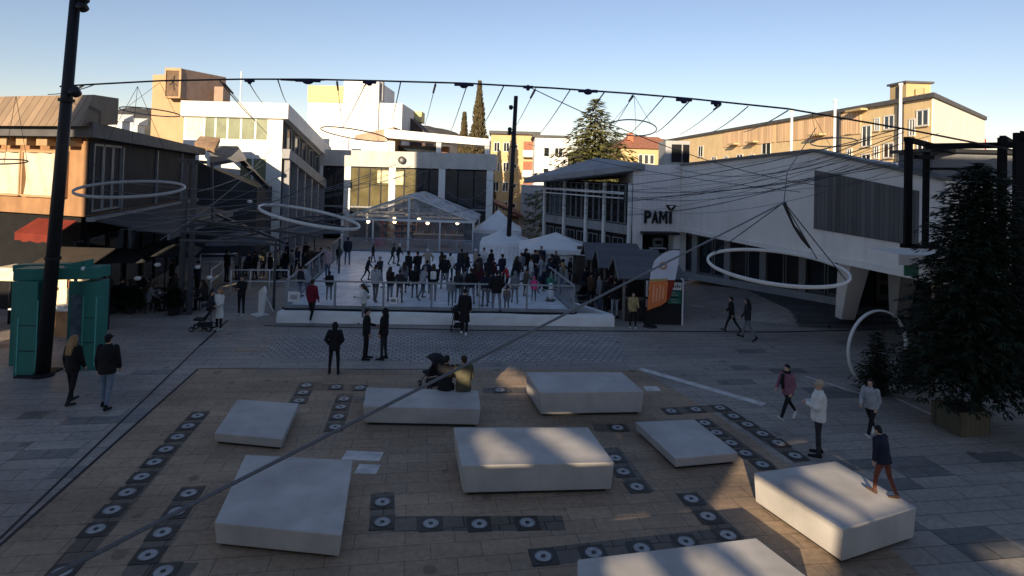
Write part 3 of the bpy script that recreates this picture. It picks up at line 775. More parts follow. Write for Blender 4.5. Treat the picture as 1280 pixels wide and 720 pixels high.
# ------------------------------------------------------------------ glazed hall at the back of the square
YHALL = 55.0
h0, h1, h2 = at(367, 240, YHALL - 2), at(432, 240, YHALL), at(616, 240, YHALL)
hz1, hz0 = at(520, 190, YHALL).z, at(520, 210, YHALL).z
FH = F((h1.x, YHALL), (1, 0)); WH = h2.x - h1.x
b4 = empty('glazed_hall', Vector(((h1.x + h2.x) / 2, YHALL, 0)), 0, 'long glazed hall with white concrete frame behind the clear tent', 'building')
mb = MB(); mb.prism([(h0.x, YHALL + 0.6), (h2.x - 0.1, YHALL + 0.6), (h2.x - 0.1, YHALL + 7), (h0.x, YHALL + 7)], 0, hz0 - 0.02); mb.build('rear_wall', M_DARK, b4)
mb = MB(); mb.prism([(h0.x, YHALL - 0.2), (h2.x + 0.2, YHALL - 0.2), (h2.x + 0.2, YHALL + 8), (h0.x, YHALL + 8)], hz0, hz1); mb.build('roof_band', mat('pale concrete frame', (0.52, 0.50, 0.47), 0.75, 0.12, 1.2, streak=0.2), b4)
for px in (367, 399, 434, 490, 552, 612):
    u = at(px, 240, YHALL).x - h1.x
    mb = MB(); FH.box(mb, u - 0.3, u + 0.3, 0, hz0 - 0.003, -0.3, 0.12); mb.build('column', M_WHITEP, b4)
pxs = [367, 383, 399, 417, 434, 448, 462, 476, 490, 505, 520, 536, 552, 572, 592, 612]
for i in range(len(pxs) - 1):
    ua, ub = at(pxs[i], 240, YHALL).x - h1.x, at(pxs[i + 1], 240, YHALL).x - h1.x
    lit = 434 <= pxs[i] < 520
    for (z0, z1) in ((0.3, 2.9), (3.05, hz0 - 0.1)):
        if lit and z0 > 1: m_ = glassy('sun tinted hall glass', (0.13, 0.11, 0.055), 0.1)  # sunlight on these bays is painted in as a warm tint
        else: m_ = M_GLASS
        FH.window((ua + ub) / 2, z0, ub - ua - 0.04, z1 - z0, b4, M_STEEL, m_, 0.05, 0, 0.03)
    mb = MB(); FH.box(mb, ua, ub, 2.905, 3.045, -0.2, 0.05); mb.build('spandrel', M_GREYW, b4)
M_BLIND = mat('pale drawn blind', (0.62, 0.58, 0.38), 0.8, 0.15, 2)
for (pa, pb, ya, yb) in ((472, 486, 213, 229), (491, 504, 214, 231)):
    ua, za_ = FH.u_of(pa, ya); ub, zb_2 = FH.u_of(pb, yb)
    mb = MB(); FH.box(mb, ua, ub, zb_2, za_, 0.012, 0.026); mb.build('blind', M_BLIND, b4)
# set-back upper storey and terrace roof
u0, z0 = FH.u_of(488, 200); u1, _ = FH.u_of(612, 200)
zr1 = at(550, 170, YHALL + 2).z; zr0 = at(550, 181, YHALL + 2).z
x0, x1 = at(482, 180, YHALL + 2).x, at(612, 180, YHALL + 2).x
mb = MB(); mb.prism([(x0, YHALL + 1.2), (x1, YHALL + 1.2), (x1, YHALL + 6), (x0, YHALL + 6)], [zr0 + 0.5, zr0, zr0, zr0 + 0.5], [zr1 + 0.5, zr1 - 0.2, zr1 - 0.2, zr1 + 0.5]); mb.build('terrace_roof', M_WHITE, b4)
for px in (485, 549, 609):
    x = at(px, 190, YHALL + 2).x
    mb = MB(); mb.box((x, YHALL + 1.6, (hz1 + zr0) / 2 + 0.1), (0.45, 0.3, zr0 - hz1 + 0.35)); mb.build('terrace_post', M_WHITE, b4)
mb = MB(); mb.prism([(x0 - 0.2, YHALL + 4.5), (x1 - 4.2, YHALL + 4.5), (x1 - 4.2, YHALL + 6), (x0 - 0.2, YHALL + 6)], hz1 + 0.002, zr0 - 0.05); mb.build('terrace_wall', mat('brick red wall', (0.26, 0.13, 0.08), 0.85, 0.2, 4), b4)
mb = MB(); mb.prism([(x0 + 0.8, YHALL + 4.3), (x0 + 5.0, YHALL + 4.3), (x0 + 5.0, YHALL + 4.46), (x0 + 0.8, YHALL + 4.46)], hz1 + 0.1, zr0 - 0.15); mb.build('terrace_window', M_GLASS, b4)
x2, x3 = at(436, 190, YHALL).x, at(486, 190, YHALL).x
mb = MB(); mb.prism([(x2, YHALL + 2), (x3, YHALL + 2), (x3, YHALL + 6), (x2, YHALL + 6)], hz1 + 0.002, [hz1 + 1.5, hz1 + 2.4, hz1 + 2.4, hz1 + 1.5]); mb.build('stair_house', mat('brown rendered wall', (0.40, 0.28, 0.20), 0.8, 0.2, 1.5), b4)
mb = MB(); mb.prism([(x2 - 0.2, YHALL + 1.6), (x3 + 0.2, YHALL + 1.6), (x3 + 0.2, YHALL + 1.95), (x2 - 0.2, YHALL + 1.95)], hz1 + 0.003, hz1 + 1.0); mb.build('parapet', M_WHITE, b4)
# round sign on the hall's roof band
sgn = at(502, 200, YHALL - 0.5)
mb = MB(); mb.lathe([(0.30, -0.08), (0.34, 0), (0.30, 0.08)], n=24)
o = mb.build('round_sign', M_STEEL, None, local=True, label='dark round disc on the roof band of the glazed hall', cat='sign'); o.location = sgn; o.rotation_euler = (R(90), 0, 0)
mb = MB(); mb.lathe([(0.14, 0.085), (0.14, 0.10)], n=20); mb.build('disc_face', M_GREYW, o, local=True)

# ------------------------------------------------------------------ tall white building behind, and roofs beside it
YWB = 68.0
def pbox(parent, name, pxa, pxb, ytop, ybot, Y, depth, m, **k):
    a, b = at(pxa, ytop, Y), at(pxb, ytop, Y); zb_ = at(pxa, ybot, Y).z if ybot is not None else 0
    mb = MB(); mb.prism([(a.x, Y), (b.x, Y), (b.x, Y + depth), (a.x, Y + depth)], max(0, zb_), (a.z + b.z) / 2)
    return mb.build(name, m, parent, **k)
b5 = empty('white_block', Vector((at(445, 100, YWB).x, YWB, 0)), 0, 'tall bright white stepped building behind the glazed hall', 'building')
pbox(b5, 'main_volume', 430, 474, 101, None, YWB, 9, M_WHITE); pbox(b5, 'left_volume', 386, 430, 109, None, YWB + 0.4, 8, M_WHITE)
pbox(b5, 'right_volume', 474, 503, 129, None, YWB + 0.3, 8, M_WHITE)
pbox(b5, 'yellow_panel', 385, 429, 107, 127, YWB + 0.25, 0.145, mat('pale yellow cladding', (0.72, 0.55, 0.25), 0.7, 0.08), )
mb = MB(); q = at(474, 128, YWB); mb.box((q.x + 0.1, YWB + 1, at(474, 103, YWB).z - 0.9), (0.3, 0.6, 2.2)); mb.build('chimney_pipe', M_GREYW, b5)
pbox(b5, 'grey_screen', 401, 433, 189, 213, YWB - 6, 0.3, mat('pale green glass screen', (0.42, 0.46, 0.45), 0.3, 0.1))
b6 = empty('brown_gable_house', Vector((at(517, 150, 74).x, 74, 0)), 0, 'brown sloping roof just right of the tall white building', 'building')
a, b, c = at(504, 138, 74), at(532, 166, 74), at(504, 170, 74)
mb = MB(); mb.prism([(a.x, 74), (b.x, 74), (b.x, 82), (a.x, 82)], 0, [a.z, b.z, b.z, a.z]); mb.build('wall', mat('dark brown roofing', (0.10, 0.07, 0.065), 0.8, 0.2), b6)
pbox(b6, 'yellow_top', 512, 527, 139, 152, 80, 3, mat('pale yellow wall', (0.75, 0.62, 0.3), 0.8, 0.1))
# ------------------------------------------------------------------ far apartment block in the centre
YB = 88.0
a, b = at(613, 200, YB), at(672, 200, YB)
bm_ = empty('apartment_building', Vector(((a.x + b.x) / 2, YB, 0)), 0, 'cream apartment block with red brown balconies beyond the centre pole', 'building')
zt = at(640, 168, YB).z
M_CREAM = mat('cream render', (0.52, 0.39, 0.21), 0.8, 0.08, 0.5)
mb = MB(); mb.prism([(a.x, YB), (b.x, YB), (b.x, YB + 12), (a.x, YB + 12)], 0, zt); mb.build('wall', M_CREAM, bm_)
mb = MB(); mb.prism([(a.x - 0.3, YB - 0.5), (b.x + 0.3, YB - 0.5), (b.x + 0.3, YB + 12.4), (a.x - 0.3, YB + 12.4)], zt + 0.003, zt + 0.45); mb.build('roof', M_TAR, bm_)
FB = F((a.x, YB), (1, 0)); WB = b.x - a.x
for r_ in range(4):
    z = zt - 2.6 - r_ * 2.9
    if z < 0.2: break
    for u in (0.9, 2.3):
        FB.window(u, z, 0.9, 1.4, bm_, M_WHITEP, M_GLASS, 0.08, 1, 0.04)
    for u in (3.6,): FB.window(u, z + 0.5, 0.6, 0.7, bm_, M_WHITEP, M_GLASS, 0.07, 0, 0.04)
    mb = MB(); FB.box(mb, WB - 2.2, WB - 0.2, z - 0.75, z - 0.6, 0.004, 1.0); bl = mb.build('balcony', M_GREYW, bm_)
    mb = MB(); FB.box(mb, WB - 2.2, WB - 0.2, z - 0.597, z + 0.3, 0.92, 1.0); mb.build('parapet', M_WHITE, bl)
    mb = MB(); FB.box(mb, WB - 2.1, WB - 0.3, z - 0.59, z + 1.6, 0.004, 0.03); mb.build('recess', M_TILE, bl)
# pale building to its right with stacked balconies
YC = 80.0
a, b = at(668, 200, YC), at(710, 200, YC)
bp_ = empty('apartment_building', Vector(((a.x + b.x) / 2, YC, 0)), 0, 'white apartment block with stacked balconies left of the spruce', 'building')
zt = at(690, 172, YC).z
mb = MB(); mb.prism([(a.x, YC), (b.x, YC), (b.x, YC + 10), (a.x, YC + 10)], 0, zt); mb.build('wall', M_WHITE, bp_)
mb = MB(); mb.prism([(a.x - 0.3, YC - 0.3), (b.x + 0.3, YC - 0.3), (b.x + 0.3, YC + 10.3), (a.x - 0.3, YC + 10.3)], zt + 0.003, zt + 0.3); mb.build('roof', M_TAR, bp_)
FC_ = F((a.x, YC), (1, 0))
for r_ in range(4):
    z = zt - 2.6 - r_ * 2.8
    if z < 0.3: break
    FC_.window(1.6, z, 0.8, 1.3, bp_, M_WHITEP, M_GLASS, 0.08, 0, 0.04); FC_.window(3.2, z, 1.1, 1.3, bp_, M_WHITEP, M_GLASS, 0.08, 1, 0.04)
# bright low facade behind the tents with zigzag balconies
YD = 66.0
a, b = at(652, 240, YD), at(680, 240, YD)
bz = empty('low_building', Vector(((a.x + b.x) / 2, YD, 0)), 0, 'bright white facade with slanting balcony fronts right of the centre pole', 'building')
z1, z0 = at(665, 232, YD).z, 0
mb = MB(); mb.prism([(a.x, YD), (b.x, YD), (b.x + 1, YD + 5), (a.x, YD + 5)], 0, z1); mb.build('wall', M_WHITE, bz)
FD = F((a.x, YD), (1, 0)); wd = b.x - a.x
for k in range(4):
    z = z1 - 0.9 - k * 0.95
    mb = MB(); mb.beam(FD.p(0.3, z, 0.05), FD.p(wd * 0.62, z - 0.28, 0.05), 0.12, 0.16); mb.build('balcony_front', M_GREYW, bz)
    mb = MB(); mb.beam(FD.p(wd * 0.62, z - 0.28, 0.052), FD.p(wd * 0.66, z + 0.35, 0.052), 0.1, 0.14); mb.build('balcony_side', M_BEIGE, bz)
# low house roof at the right end of the glazed hall
a, b = at(616, 262, 64), at(650, 262, 64)
lh = empty('low_house', Vector(((a.x + b.x) / 2, 64, 0)), 0, 'low house with brown pitched roof behind the white pagoda tents', 'building')
zt, ze = at(618, 240, 64).z, at(650, 270, 64).z
mb = MB(); mb.prism([(a.x - 2, 64), (b.x, 64), (b.x, 70), (a.x - 2, 70)], 0, ze - 0.35); mb.build('wall', M_BEIGE, lh)
mb = MB(); mb.prism([(a.x - 2.3, 63.6), (b.x + 0.4, 63.6), (b.x + 0.4, 70.4), (a.x - 2.3, 70.4)], [zt - 0.3, ze - 0.3, ze - 0.3, zt - 0.3], [zt, ze, ze, zt]); mb.build('roof', M_TILE, lh)

# house behind the spruce
YE = 78.0
a, b = at(776, 190, YE), at(846, 190, YE)
hs = empty('house', Vector(((a.x + b.x) / 2, YE, 0)), 0, 'cream house with red tiled roof right of the spruce', 'building')
ze, zr = at(810, 186, YE).z, at(810, 171, YE + 4).z
mb = MB(); mb.prism([(a.x, YE), (b.x, YE), (b.x, YE + 8), (a.x, YE + 8)], 0, ze); mb.build('wall', M_CREAM, hs)
mb = MB(); vs = [(a.x - .4, YE - .4, ze + .003), (b.x + .4, YE - .4, ze + .003), (b.x + .4, YE + 8.4, ze + .003), (a.x - .4, YE + 8.4, ze + .003), (a.x + 1.5, YE + 4, zr), (b.x - 1.5, YE + 4, zr)]
mb.add(vs, [(0, 1, 5, 4), (1, 2, 5), (2, 3, 4, 5), (3, 0, 4), (3, 2, 1, 0)]); rf = mb.build('roof', M_TILE, hs)
mb = MB(); q = at(788, 172, YE + 2); mb.box((q.x, YE + 2.2, q.z - 0.2), (0.8, 0.7, 1.6)); mb.build('chimney', mat('brick chimney', (0.45, 0.16, 0.09), 0.8, 0.2, 5), rf)
FE = F((a.x, YE), (1, 0))
for px in (801, 808, 815, 829):
    u = at(px, 193, YE).x - a.x
    FE.window(u, ze - 2.0, 0.6, 1.25, hs, M_WHITEP, M_GLASS, 0.07, 0, 0.04)

# long apartment block on the right
A0 = at(1165, 115, 52.0); zt = A0.z
P0 = Vector((A0.x, A0.y, 0))
far = CAM + ray(822, 176) * ((zt - H) / ray(822, 176).z); P1 = Vector((far.x, far.y, 0))
ga = ray(1238, 150); P2 = None
dirL = (P1 - P0).normalized(); dirG = Vector((-dirL.y, dirL.x, 0))
if dirG.x < 0: dirG = -dirG
# end wall meets the sight line of its right edge
den = dirG.x * ga.y - dirG.y * ga.x
t = ((0 - P0.x) * ga.y - (0 - P0.y) * ga.x) / den
gw = min(14, max(8, t)); rr_ = ray(1237, 148); P2 = CAM + rr_ * ((zt - H) / rr_.z); P2.z = 0
if (P2 - P0).length > 24: P2 = P0 + (P2 - P0).normalized() * 24
dirG = (P2 - P0).normalized(); gw = (P2 - P0).length; P3 = P1 + dirG * gw
M_APT = mat('peach render', (0.86, 0.64, 0.35), 0.8, 0.10, 0.7, streak=0.15)
ab = empty('apartment_building', P0, 0, 'long sandy apartment block with bright end wall at upper right', 'building')
LA = (P1 - P0).length
FA = F(P1, P0 - P1); FG = F(P0, P2 - P0)
mb = MB(); mb.prism([XY(P1), XY(P0), XY(P2), XY(P3)], 0, zt - 0.5); mb.build('wall', [M_APT], ab)
zr_ = zt + 0.6
mid0, mid1 = P0 + dirG * gw * 0.45, P1 + dirG * gw * 0.45
mb = MB(); o1 = 0.35
e = [P1 + dirL * o1 - dirG * o1, P0 - dirL * o1 - dirG * o1, P2 - dirL * o1 + dirG * o1, P3 + dirL * o1 + dirG * o1]
mb.prism([XY(v) for v in e], zt - 0.497, zt - 0.1); mb.build('roof', M_TAR, ab)
mb = MB(); FG.box(mb, 0.05, gw - 0.05, 0, zt - 0.52, 0.004, 0.10); mb.build('end_wall', mat('bright white end wall', (0.80, 0.76, 0.66), 0.8, 0.06, 0.6), ab)
mb = MB(); FG.box(mb, gw - 0.045, gw + 0.9, 0, zt - 2.6, -0.6, 0.09); mb.build('red_strip', mat('red painted strip', (0.5, 0.05, 0.05), 0.6, 0.1), ab)
def uA(px): return FA.u_of(px, 180)[0]
# brown ribbed panels under the eaves
M_RIBB = ribbed('ribbed tan panel', (0.66, 0.45, 0.27), (0.30, 0.19, 0.11), 0.45, tuple(dirL), 0.7, 0.3, 0.25)
for (pa, pb) in ((905, 969), (972, 1050), (1052, 1076)):
    mb = MB(); FA.box(mb, uA(pa), uA(pb), zt - 3.0, zt - 0.7, 0.003, 0.10); mb.build('eaves_panel', M_RIBB, ab)
for (px, row, wdt, hgt) in ((1153, 0, 1.5, 1.5), (1111, 0, 1.5, 1.4), (1111, 1, 1.5, 1.5), (1153, 1, 1.3, 1.5), (1111, 2, 1.4, 1.5), (1083, 0.55, 1.5, 2.2), (1083, 1.6, 1.5, 2.2),
                           (1062, 1, 0.9, 1.2), (1030, 1, 1.6, 1.3), (1003, 1, 1.1, 1.2), (980, 1, 1.4, 1.2), (958, 0.6, 2.6, 2.4), (940, 1, 1.6, 1.3), (925, 1, 2.2, 1.4),
                           (908, 1, 1.6, 1.3), (893, 1, 2, 1.3), (876, 0.5, 2.4, 2), (1062, 0, 1.0, 1.3), (1096, 0, 0.8, 1.3), (1096, 1, 0.8, 1.3), (1138, 1.1, 0.8, 1.6), (990, 1.9, 1.2, 1.3), (1016, 1.9, 1.2, 1.3), (1045, 1.9, 1.2, 1.3), (868, 1.4, 2, 1.3), (855, 1.2, 2, 1.3), (1153, 2, 1.3, 1.5), (1140, 0.3, 0.8, 1.6)):
    FA.window(uA(px), zt - 2.9 - row * 2.75, wdt, hgt, ab, M_WHITEP, M_GLASS, 0.12, 1, 0.06, sill=M_CREAM)
for px in (1050, 1127):
    mb = MB(); u = uA(px); FA.box(mb, u - 0.25, u + 0.25, 0, zt - 0.52, 0.004, 0.28); mb.build('downpipe', M_DARKW, ab)
for px, row in ((1078, 0), (1027, 0.8), (921, 0.8), (945, 0.8)):
    mb = MB(); u = uA(px); FA.box(mb, u - 1.6, u + 1.0, zt - 0.7 - row * 2.6, zt - 0.5 - row * 2.6, 0.12, 0.9); mb.build('awning_slab', M_CREAM, ab)
for (pa, pb, h_) in ((1104, 1124, 1.6),):
    ua, ub = uA(pa), uA(pb); mb = MB(); FA.box(mb, ua, ub, zt - 0.097, zt + h_ - 0.2, -3.0, -0.6); sx = mb.build('roof_stair_box', M_CREAM, ab)
    mb = MB(); FA.box(mb, ua - 0.2, ub + 0.2, zt + h_ - 0.197, zt + h_, -3.2, -0.4); mb.build('box_roof', M_TAR, sx)
    mb = MB(); FA.box(mb, ua + 0.9, ua + 1.7, zt + 0.1, zt + h_ - 0.4, -0.597, -0.55); mb.build('box_door', M_DARKW, sx)
mb = MB(); FG.box(mb, 3.4, 4.0, zt - 0.097, zt + 0.9, -2, -1.4); mb.build('chimney', M_CREAM, ab)

# thin bright posts standing behind the low shop wing
for (px, yt, Y, lab) in ((990, 137, 44, 'thin pale post in front of the apartments, shortest'), (1044, 124, 41, 'thin pale post in front of the apartments, middle'), (1126, 104, 37, 'thin pale post in front of the apartments, rightmost and tallest')):
    q = at(px, yt, Y); mb = MB()
    mb.tube([(q.x, q.y, 0), (q.x, q.y, q.z - 0.15)], [0.12, 0.085], 10); o = mb.build('light_post', M_WHITEP, smooth=True, label=lab, cat='post')
    mb = MB(); mb.tube([(q.x, q.y, q.z - 0.149), (q.x, q.y, q.z)], 0.13, 10); mb.build('cap', M_WHITEP, o)

# ------------------------------------------------------------------ shop building on the right (flat wedge roof, tapered columns)
W_L, W_M, W_R = Vector((10.2, 36.0, 0)), Vector((12.75, 25.3, 0)), Vector((13.9, 19.2, 0))
zl = at(852, 207, 36).z; zm = at(1032, 190, 25.3).z; zrr = at(1172, 226, 19.2).z
pl_, pr_ = Vector((7.25, 35.7, 0)), Vector((10.2, 36.0, 0))
fl_ = Vector((2.6, 44.2, 0))
sb_ = empty('shop_building', W_M, 0, 'grey wedge roofed shop building on the right with slanted columns', 'building')
M_SHOPW = mat('pale grey shop render', (0.80, 0.765, 0.73), 0.75, 0.07, 0.7, streak=0.12)
M_SHOPP = ribbed('vertical board panel', (0.76, 0.70, 0.68), (0.55, 0.51, 0.50), 0.30, tuple((pr_ - pl_).normalized()), 0.7, 0.12, 0.06)
zlow = 3.45
inn = Vector((4.5, 1.2, 0))
mb = MB(); mb.prism([XY(W_L), XY(W_M), XY(W_R), XY(W_R + Vector((9, 2, 0))), XY(W_M + Vector((10, 4, 0))), XY(W_L + Vector((12, 4, 0)))], zlow, [zl, zm, zrr, zrr - 0.4, zm - 0.6, zl - 0.5]); mb.build('upper_wall', M_SHOPW, sb_)
FS1 = F(W_M, W_R - W_M); lm = (W_R - W_M).length; FS0 = F(W_L, W_M - W_L); l0 = (W_M - W_L).length
# dark slatted cladding box
M_SLAT = ribbed('dark slat cladding', (0.075, 0.078, 0.085), (0.03, 0.03, 0.033), 0.22, tuple((W_R - W_M).normalized()), 0.6, 0.3, 0.5)
mb = MB()
n_ = 2
p = [(0.1, 4.45), (lm - 1.0, 4.35), (lm - 1.0, 6.2), (0.1, 6.9)]
vs = [FS1.p(u, z, 0.06) for u, z in p] + [FS1.p(u, z, 0.004) for u, z in p]
mb.add(vs, [(0, 1, 2, 3), (0, 4, 5, 1), (1, 5, 6, 2), (2, 6, 7, 3), (3, 7, 4, 0)]); mb.build('slat_cladding', M_SLAT, sb_)
mb = MB()
for Fx, ln in ((FS0, l0), (FS1, lm)):
    Fx.box(mb, 0.02, ln - 0.02, zlow - 0.22, zlow - 0.003, -4.5, 0.10)
mb.build('floor_edge', M_SHOPW, sb_)
mb = MB()
for Fx, ln, za, zb in ((FS0, l0, zl, zm), (FS1, lm, zm, zrr)):
    mb.beam(Fx.p(0, za + 0.06, -0.1), Fx.p(ln, zb + 0.06, -0.1), 0.5, 0.12)
mb.build('roof_trim', mat('zinc trim', (0.14, 0.145, 0.15), 0.5, 0.1), sb_)
# recessed ground floor glazing
R_L, R_M, R_R = W_L + Vector((0.3, 0.5, 0)), Vector((16.5, 29.2, 0)), Vector((20.5, 29.2, 0))
RF0 = F(R_L, R_M - R_L); r0 = (R_M - R_L).length
mb = MB(); mb.prism([XY(R_L), XY(R_M), XY(R_R), XY(R_R + Vector((2, 6, 0))), XY(R_L + Vector((6, 3, 0)))], 0.46, zlow - 0.225); mb.build('ground_floor', M_DARK, sb_)
nwin = 9
for k in range(nwin):
    wd = r0 / nwin
    RF0.window(wd * (k + 0.5), 0.85, wd - 0.08, 2.2, sb_, M_GREYST, M_GLASSB if k % 3 else glassy('shop glass with goods', (0.05, 0.05, 0.055), 0.1), 0.06, 0, 0.05, name='shop_window')
    if k % 2:
        mb = MB(); RF0.box(mb, wd * k - 0.18, wd * k + 0.18, 0.48, 3.2, 0.06, 0.35); mb.build('pillar', M_GREYW, sb_)
mb = MB(); RF0.box(mb, -0.2, r0 + 0.1, 0.46, 0.82, 0.003, 0.42); mb.build('window_plinth', mat('pale plinth stone', (0.36, 0.37, 0.38), 0.7, 0.1, 2), sb_)
# clothes and goods behind the glass show as dim upright shapes
RF1 = F(R_M, R_R - R_M)
for u0_, u1_ in ((0.1, 1.2), (1.4, 2.5), (2.6, 3.7)):
    RF1.window((u0_ + u1_) / 2, 0.5, u1_ - u0_, 2.5, sb_, M_STEEL, M_GLASS, 0.06, 0, 0.05, name='shop_window')
mb = MB(); RF1.box(mb, 1.3, 2.0, 0.8, 2.4, 0.06, 0.09); pp = mb.build('poster', mat('grey poster sheet', (0.10, 0.10, 0.11), 0.7, 0.2, 5), sb_)
for z in (1.1, 1.75):
    mb = MB(); RF1.box(mb, 1.45, 1.85, z, z + 0.42, 0.092, 0.10); mb.build('poster_figure', M_DARK, pp)
# slanted tapered columns
for (pb, ptop, lab) in (((1056, 398), (1068, 316), 1), ((1124, 395), (1130, 322), 2)):
    b0 = G(pb[0], pb[1], 0.45); t0 = at(ptop[0], ptop[1], b0.y - 2.2)
    t0 = Vector((t0.x, t0.y, zlow - 0.22))
    mb = MB(); vs = []
    for (c, wx, wy) in ((b0, 0.30, 0.26), (t0, 0.40, 0.48)):
        for sx, sy in ((-1, -1), (1, -1), (1, 1), (-1, 1)): vs.append((c.x + sx * wx, c.y + sy * wy, c.z))
    mb.add(vs, [(3, 2, 1, 0), (4, 5, 6, 7)] + [(i, (i + 1) % 4, 4 + (i + 1) % 4, 4 + i) for i in range(4)])
    mb.build('column', M_SHOPW, sb_, bevel=0.02)
# bright panel with the shop name and the entrance
FP = F(pl_, pr_ - pl_); lp = (pr_ - pl_).length
zpt = at(822, 205, 36).z
mb = MB(); mb.prism([XY(pl_), XY(pr_ + Vector((0.06, 0.12, 0))), XY(pr_ + Vector((0.3, 5, 0))), XY(pl_ + Vector((0, 5, 0)))], 3.2, [zpt - 0.1, zpt, zpt, zpt]); mb.build('name_panel', M_SHOPP, sb_)
ua = FP.u_of(803, 300)[0]; ub = FP.u_of(842, 300)[0]
mb = MB(); FP.box(mb, 0.02, ua, 0, 3.197, -4, 0.0); FP.box(mb, ub, lp - 0.02, 0, 3.197, -4, 0.0); FP.box(mb, lp - 0.018, lp + 0.4, 0, 3.19, -4, -0.1); mb.build('entrance_wall', M_SHOPW, sb_)
mb = MB(); FP.box(mb, ua + 0.01, ub - 0.01, 0, 3.19, -4, -0.9); mb.build('entrance_recess', M_DARK, sb_)
mb = MB(); FP.box(mb, ua - 0.15, ub + 0.15, 3.05, 3.2, 0.005, 0.6); mb.build('entrance_canopy', M_STEEL, sb_)
FP.window((ua + ub) / 2 + 0.1, 0.1, 0.9, 2.1, sb_, M_WHITEP, M_GLASS, 0.08, 1, -0.6, name='entrance_door')
mb = MB(); FP.box(mb, (ua + ub) / 2 - 0.1, (ua + ub) / 2 + 0.5, 2.25, 2.75, -0.85, -0.5); dsn = mb.build('door_sign', M_GREYST, sb_)
mb = MB(); FP.box(mb, (ua + ub) / 2, (ua + ub) / 2 + 0.4, 2.4, 2.6, -0.497, -0.48); mb.build('sign_lettering', M_DARK, dsn)
# letters
M_LET = mat('black sign letters', (0.012, 0.012, 0.013), 0.5, 0.1)
sign = empty('shop_sign', FP.p(lp * 0.4, 4.0, 0.03), FP.rz, 'black letters PAMI with a small emblem on the pale shop panel', 'sign')
ul, zl0 = FP.u_of(806, 279); ur, zl1 = FP.u_of(840, 264); hgt = FP.u_of(806, 263)[1] - zl0
px_l = (805.0, 814.3, 823.8, 836.3)
for ch, px in zip('PAMI', px_l):
    fc = bpy.data.curves.new('letter', 'FONT'); fc.body = ch; fc.size = 1.0; fc.extrude = 0.03; fc.offset = 0.012 if ch == 'M' else 0.04
    to = bpy.data.objects.new('letter', fc); COL.objects.link(to); bpy.context.view_layer.update()
    me = bpy.data.meshes.new_from_object(to.evaluated_get(bpy.context.evaluated_depsgraph_get())); bpy.data.objects.remove(to)
    xs = [v.co.x for v in me.vertices]; ys = [v.co.y for v in me.vertices]
    s_ = hgt / (max(ys) - min(ys)); sx = s_ * (1.0 if ch != 'I' else 1.15)
    lw = (max(xs) - min(xs)) * sx
    tw_ = {'I': 0.15, 'M': 0.50}.get(ch, 0.43)
    sx *= tw_ / lw
    for v in me.vertices: v.co = Vector(((v.co.x - min(xs)) * sx, (v.co.y - min(ys)) * s_, v.co.z))
    u_ = FP.u_of(px, 270)[0]
    if ch == 'M':                        # drawn as strokes so that it stays an M at this weight
        q = MB(); t_ = tw_; st_ = 0.11
        def quad(a, b, c, d): q.add([(x, y, z) for z in (-0.03, 0.03) for x, y in (a, b, c, d)], [(3, 2, 1, 0), (4, 5, 6, 7), (0, 1, 5, 4), (1, 2, 6, 5), (2, 3, 7, 6), (3, 0, 4, 7)])
        quad((0, 0), (st_, 0), (st_, hgt), (0, hgt)); quad((t_ - st_, 0), (t_, 0), (t_, hgt), (t_ - st_, hgt))
        quad((st_ + .002, hgt), (st_ + .002, hgt * 0.72), (t_ / 2 - .001, hgt * 0.22), (t_ / 2 - .001, hgt * 0.55)); quad((t_ / 2 + .001, hgt * 0.55), (t_ / 2 + .001, hgt * 0.22), (t_ - st_ - .002, hgt * 0.72), (t_ - st_ - .002, hgt))
        me = q.mesh('letter')
    me.transform(Matrix.Translation(FP.p(u_, zl0, 0.045)) @ Matrix.Rotation(FP.rz, 4, 'Z') @ Matrix.Rotation(R(90), 4, 'X'))
    me.transform((Matrix.Translation(sign.location) @ Matrix.Rotation(FP.rz, 4, 'Z')).inverted())
    me.materials.clear(); me.materials.append(M_LET)
    lo_ = bpy.data.objects.new('letter', me); COL.objects.link(lo_); lo_.parent = sign
u_, z_ = FP.u_of(838.5, 263); mb = MB()
def tri(us, zs, o0, o1, m):
    vs = [FP.p(u_ + a, z_ + b, o1) for a, b in zip(us, zs)] + [FP.p(u_ + a, z_ + b, o0) for a, b in zip(us, zs)]
    n = len(us); m.add(vs, [tuple(range(n)), tuple(range(2 * n - 1, n - 1, -1))] + [(i, n + i, n + (i + 1) % n, (i + 1) % n) for i in range(n)])
tri((-0.12, 0.12, 0.32, -0.32), (0, 0, 0.32, 0.32), 0.01, 0.06, mb); em = mb.build('emblem', M_LET, sign)
mb = MB(); tri((-0.03, 0.03, 0.15, -0.15), (0.12, 0.12, 0.27, 0.27), 0.061, 0.07, mb); mb.build('emblem_cut', M_SHOPW, em)
# glazed front turning away to the left, under a pointed roof
FL = F(fl_, pl_ - fl_); ll = (pl_ - fl_).length
mb = MB(); mb.prism([XY(fl_), XY(pl_ - Vector((0.03, 0, 0))), XY(pl_ + Vector((3, 5, 0))), XY(fl_ + Vector((3, 4, 0)))], 0, 6.0); mb.build('side_body', M_DARK, sb_)
nb = 15
for k in range(nb):
    wd = ll / nb
    FL.window(wd * (k + 0.5), 3.55, wd - 0.03, 2.4, sb_, M_GREYST, M_GLASSB if k % 4 else M_GLASS, 0.055, 0, 0.06)
    if k % 2 == 0: FL.window(wd * (k + 1.0) if k < nb - 1 else wd * (k + .5), 0.4, wd * (2 if k < nb - 1 else 1) - 0.25, 2.3, sb_, M_GREYST, M_GLASS, 0.06, 1, 0.04, name='shop_window')
for k in (0, 4, 8, 11, 15):
    u = min(ll - 0.12, ll / nb * k); mb = MB(); FL.box(mb, u - 0.09, u + 0.11, 0, 6.0, 0.065, 0.22); mb.build('pier', M_WHITEP, sb_)
